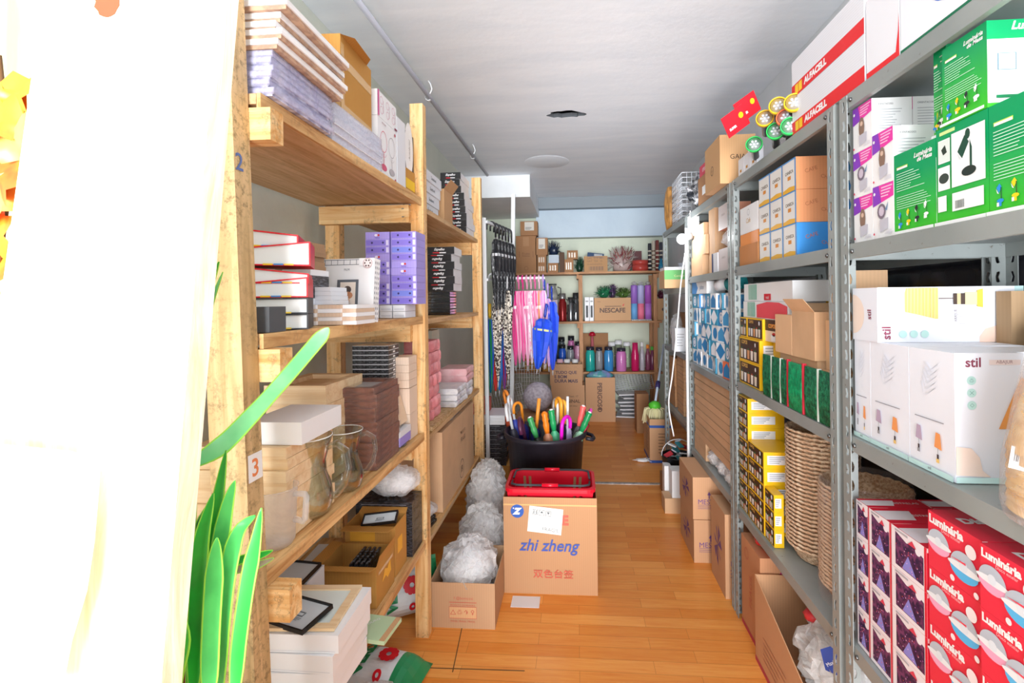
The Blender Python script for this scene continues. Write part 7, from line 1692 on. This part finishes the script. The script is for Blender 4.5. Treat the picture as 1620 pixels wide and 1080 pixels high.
def cable(label, pts, r_, c='eceef0', name='cable'):
    mb = MB(); P = [V(p) for p in pts]; out = []
    for i in range(len(P)-1):
        for k in range(6):
            t_ = k/6; p0__ = P[max(i-1,0)]; p1__ = P[i]; p2__ = P[i+1]; p3__ = P[min(i+2,len(P)-1)]
            out.append(.5*((2*p1__)+(p2__-p0__)*t_+(2*p0__-5*p1__+4*p2__-p3__)*t_*t_+(3*p1__-p0__-3*p2__+p3__)*t_**3))
    out.append(P[-1]); mb.tube(out, r_, flat(c,.4), 8); return tag(mb.build(name), label, 'cable')
cable('white cable drooping from the glowing bulb past the green carton to the floor unit', [onY(1084,400,3.14), onY(1077,450,3.14), onY(1071,520,3.15), onY(1064,590,3.15), onY(1058,640,3.16), onY(1066,690,3.16)], .0045)
cable('thick white conduit running down the third steel post', [(XR-.008, 3.17, 1.87), (XR-.010, 3.172, 1.4), (XR-.010, 3.172, .9), (XR-.009, 3.17, .12)], .009)
# ================================================================ foreground: pine board, plants
BDM = wood('fdf3e2', 'f2d9ae', 'z'); BDN = wood('d98a5a', 'b4522c', 'z')
Yb = .46
tl, tr = onY(75, -60, Yb), onY(350, -60, Yb); bl, br_ = onY(-89, 1120, Yb), onY(252, 1120, Yb)
def stretch(bot, top, z0=.003, z1=2.3):
    return bot+(top-bot)*((z0-bot.z)/(top.z-bot.z)), bot+(top-bot)*((z1-bot.z)/(top.z-bot.z))
bl, tl = stretch(bl, tl); br_, tr = stretch(br_, tr)
bd = thing('pine_board', 'pale planed pine board with a red knot leaning close to the camera at left', 'board', ((bl.x+br_.x)/2, Yb, bl.z))
O = bd.location.copy(); th_ = V((0,.028,0)); mb = MB()
vs = [bl, br_, tr, tl]; vs = [v_-O for v_ in vs]; vs += [v_+th_ for v_ in vs]
mb.add(vs, [(0,1,2,3),(7,6,5,4),(0,4,5,1),(1,5,6,2),(2,6,7,3),(3,7,4,0)], BDM); mb.build('plank', bd, origin=(0,0,0))
kn = onY(170, 2, Yb)-O; mb = MB(); mb.add([kn+V((.0135*cos(2*pi*k/20)*(1+.1*sin(3*k)), -.0006, .0165*sin(2*pi*k/20))) for k in range(20)], [tuple(range(20))], flat('d8482c',.5)); mb.build('knot', bd, origin=(0,0,0))
# thinner second board behind it and a white cloth-like panel in front, lower left
p = [onY(x, y, .62) for x, y in ((-60,-80),(100,-80),(60,1140),(-120,1140))]
p[3], p[0] = stretch(p[3], p[0]); p[2], p[1] = stretch(p[2], p[1])
mb = MB(); vs = [v_ for v_ in (p[3], p[2], p[1], p[0])]; vs += [v_+V((0,.02,0)) for v_ in vs]
mb.add(vs, [(0,1,2,3),(7,6,5,4),(0,4,5,1),(1,5,6,2),(2,6,7,3),(3,7,4,0)], wood('bdb696', 'a39a74', 'z')); o = mb.build('pine_board'); tag(o, 'second pale pine board standing behind the white front board', 'board')
# white sheet bottom left
pts = [(-60,700),(100,716),(150,730),(146,790),(140,860),(128,940),(104,1020),(84,1120),(-60,1120)]
Yc_ = .43; mb = MB(); f_ = [onY(x,y,Yc_) for x,y in pts]; b_ = [v_+V((0,.006,0)) for v_ in f_]; n = len(pts)
mb.add(f_+b_, [tuple(range(n-1,-1,-1)), tuple(range(n,2*n))]+[(k,(k+1)%n,n+(k+1)%n,n+k) for k in range(n)], flat('f6fafe',.6)); o = mb.build('white_cloth'); tag(o, 'smooth white cloth edge hanging over the lower left of the pine board', 'cloth')
# orange artificial leaves far left
def leafmat(c1, c2, sp=.35):
    t = NT('leaf'); t.set(sp, 0, .5); n1 = t.noise(t.coord((1,1,1)), 14, 4); t.col(t.mix(t.ramp(n1,.35,.65), sr(c1), sr(c2))); return t.m
OR_ = leafmat('fb9a2c', 'e8501c'); OR3 = leafmat('ffcf70', 'f79a3c')
r = thing('autumn_leaves', 'bunch of orange artificial autumn leaves at the far left edge', 'leaves', onY(-20, 520, .56))
O = V(r.location)
for i, (x, y, s_, a_, m_) in enumerate(((24,150,.034,.5,OR_),(4,190,.05,2.0,OR_),(14,225,.05,1.2,OR3),(-6,275,.05,.2,OR_),(6,320,.04,2.6,OR3),(-14,380,.045,1.0,OR_),(-16,430,.04,.4,OR_))):
    c_ = onY(x, y, .53+.006*i)-O; mb = MB(); n = 14; vs = [c_]
    for k in range(n): t_ = 2*pi*k/n; q = s_*(.72+.38*((k%2)))*(.8+.3*cos(t_)); vs.append(c_+V((q*cos(t_+a_), .012*sin(2*t_), q*sin(t_+a_))))
    mb.add(vs, [(0, 1+k, 1+(k+1)%n) for k in range(n)], m_, True); mb.build('leaf', r, origin=(0,0,0))
MB().tube([(0,0,-.02),(.01,.02,.2),(.02,.0,.34)], .003, flat('6a4a2a'), 6).build('stem', r, origin=(0,0,0))

# long-leaved green plant
G1 = leafmat('35c043', '2a9a3c'); G2 = leafmat('58c968', '3a9e50'); G3 = leafmat('8fdc98', '6cc880')
t = NT('leaf_edge'); t.p.inputs['Base Color'].default_value = (*sr('9be04a'), 1); GE = t.m
pl = thing('dracaena_plant', 'artificial green plant with long strap leaves beside the near wooden upright', 'plant', onY(285, 1150, .62))
O = V(pl.location)
def blade(pts, wd, m_, Y=.62, tip=.15, fold=.25):
    """pts: pixel path from base to tip, with depth per point"""
    P = [onY(a_, b_, c_)-O for a_, b_, c_ in pts]; out = []
    for i in range(len(P)-1):
        for k in range(6):
            t_ = k/6; q0, q1, q2, q3 = P[max(i-1,0)], P[i], P[i+1], P[min(i+2,len(P)-1)]
            out.append(.5*((2*q1)+(q2-q0)*t_+(2*q0-5*q1+4*q2-q3)*t_*t_+(3*q1-q0-3*q2+q3)*t_**3))
    out.append(P[-1]); N = len(out); vs = []
    for i, p_ in enumerate(out):
        d = (out[min(i+1,N-1)]-out[max(i-1,0)]).normalized(); sd = d.cross(V((0,1,0)))
        if sd.length < .1: sd = V((1,0,0))
        sd.normalize(); t_ = i/(N-1); wv = wd*(min(1, .45+t_*3) if t_ < .2 else 1)*(1 if t_ < 1-tip*2.5 else max(.03,(1-t_)/(tip*2.5))**.7)
        vs += [p_-sd*wv/2, p_-sd*wv*.42, p_+V((0,wv*fold,0)), p_+sd*wv*.42, p_+sd*wv/2]
    mb = MB(); mb.add(vs, [], m_)
    for i in range(N-1):
        for k in range(4):
            mb.f.append((i*5+k, i*5+k+1, (i+1)*5+k+1, (i+1)*5+k)); mb.mi.append(mb.mid(GE if k in (0,3) else m_)); mb.sm.append(True)
    o = mb.build('leaf', pl, origin=(0,0,0)); so = o.modifiers.new('t','SOLIDIFY'); so.thickness = .0009; return o
blade([(300,900,.60),(301,760,.59),(308,600,.58),(324,480,.57),(347,414,.56)], .020, G1)
blade([(304,880,.60),(306,720,.60),(316,580,.59),(332,490,.58),(353,430,.58)], .010, G3)
blade([(300,735,.60),(350,705,.62),(400,655,.66),(450,600,.72),(500,542,.78),(520,518,.80)], .026, G3, tip=.06)
blade([(300,1090,.60),(312,980,.60),(330,880,.60),(345,790,.60),(358,712,.60)], .022, G1)
blade([(322,1100,.60),(330,990,.59),(345,880,.58),(360,800,.58),(372,760,.58)], .022, G2)
blade([(306,1100,.57),(312,960,.57),(318,860,.57),(338,780,.58)], .024, G1)
blade([(345,1110,.58),(350,1000,.57),(362,900,.57),(378,840,.58),(404,815,.60)], .022, G2)
blade([(370,1120,.57),(378,1020,.57),(392,920,.57),(404,860,.57),(414,803,.57)], .020, G1)
blade([(330,1120,.55),(334,1000,.55),(340,900,.55),(344,850,.55)], .024, G2)
blade([(268,1120,.58),(278,1010,.58),(292,930,.58),(298,850,.58),(300,780,.60)], .024, G1)
blade([(350,900,.64),(380,885,.65),(410,878,.66),(432,870,.66)], .012, G1)
blade([(352,905,.66),(385,898,.66),(410,892,.67),(434,882,.67)], .012, leafmat('9a8a70','b8a890'))
blade([(262,1130,.56),(275,1060,.55),(285,1000,.55),(270,930,.56)], .028, leafmat('30e038','1fb83a'))
blade([(300,860,.62),(318,830,.63),(328,800,.64)], .016, leafmat('2f7a4a','225c38'))
blade([(290,880,.62),(300,820,.63),(296,775,.64)], .016, leafmat('2f6a4a','225c38'))
mb = MB(); mb.tube([onY(290,960,.61)-O, onY(287,920,.60)-O, onY(284,890,.60)-O], [.0085,.0085,.010], leafmat('8a4634','6a3226'), 10); mb.build('trunk', pl, origin=(0,0,0))
mb = MB(); mb.tube([onY(285,902,.60)-O, onY(283,860,.60)-O, onY(282,830,.60)-O], [.0105,.010,.009], leafmat('4fe040','38c83a'), 12); mb.build('green_sheath', pl, origin=(0,0,0))
mb = MB(); mb.tube([onY(290,1400,.62)-O, onY(296,1150,.62)-O, onY(294,1030,.61)-O, onY(290,950,.61)-O], [.010,.010,.009,.0085], leafmat('8a4634','6a3226'), 10); mb.build('trunk', pl, origin=(0,0,0))
base_ = onY(290,1400,.62)
mb = MB(); mb.lathe([(.001,0),(.09,0),(.12,base_.z+.03),(.13,base_.z+.035),(.12,base_.z+.02),(.001,base_.z)], flat('6a4a3c',.6), 28); o = mb.build('flower_pot', origin=(0,0,0)); o.location = (base_.x, .62+.0, 0); o.parent = pl; o.location = V((base_.x, .62, 0))-O
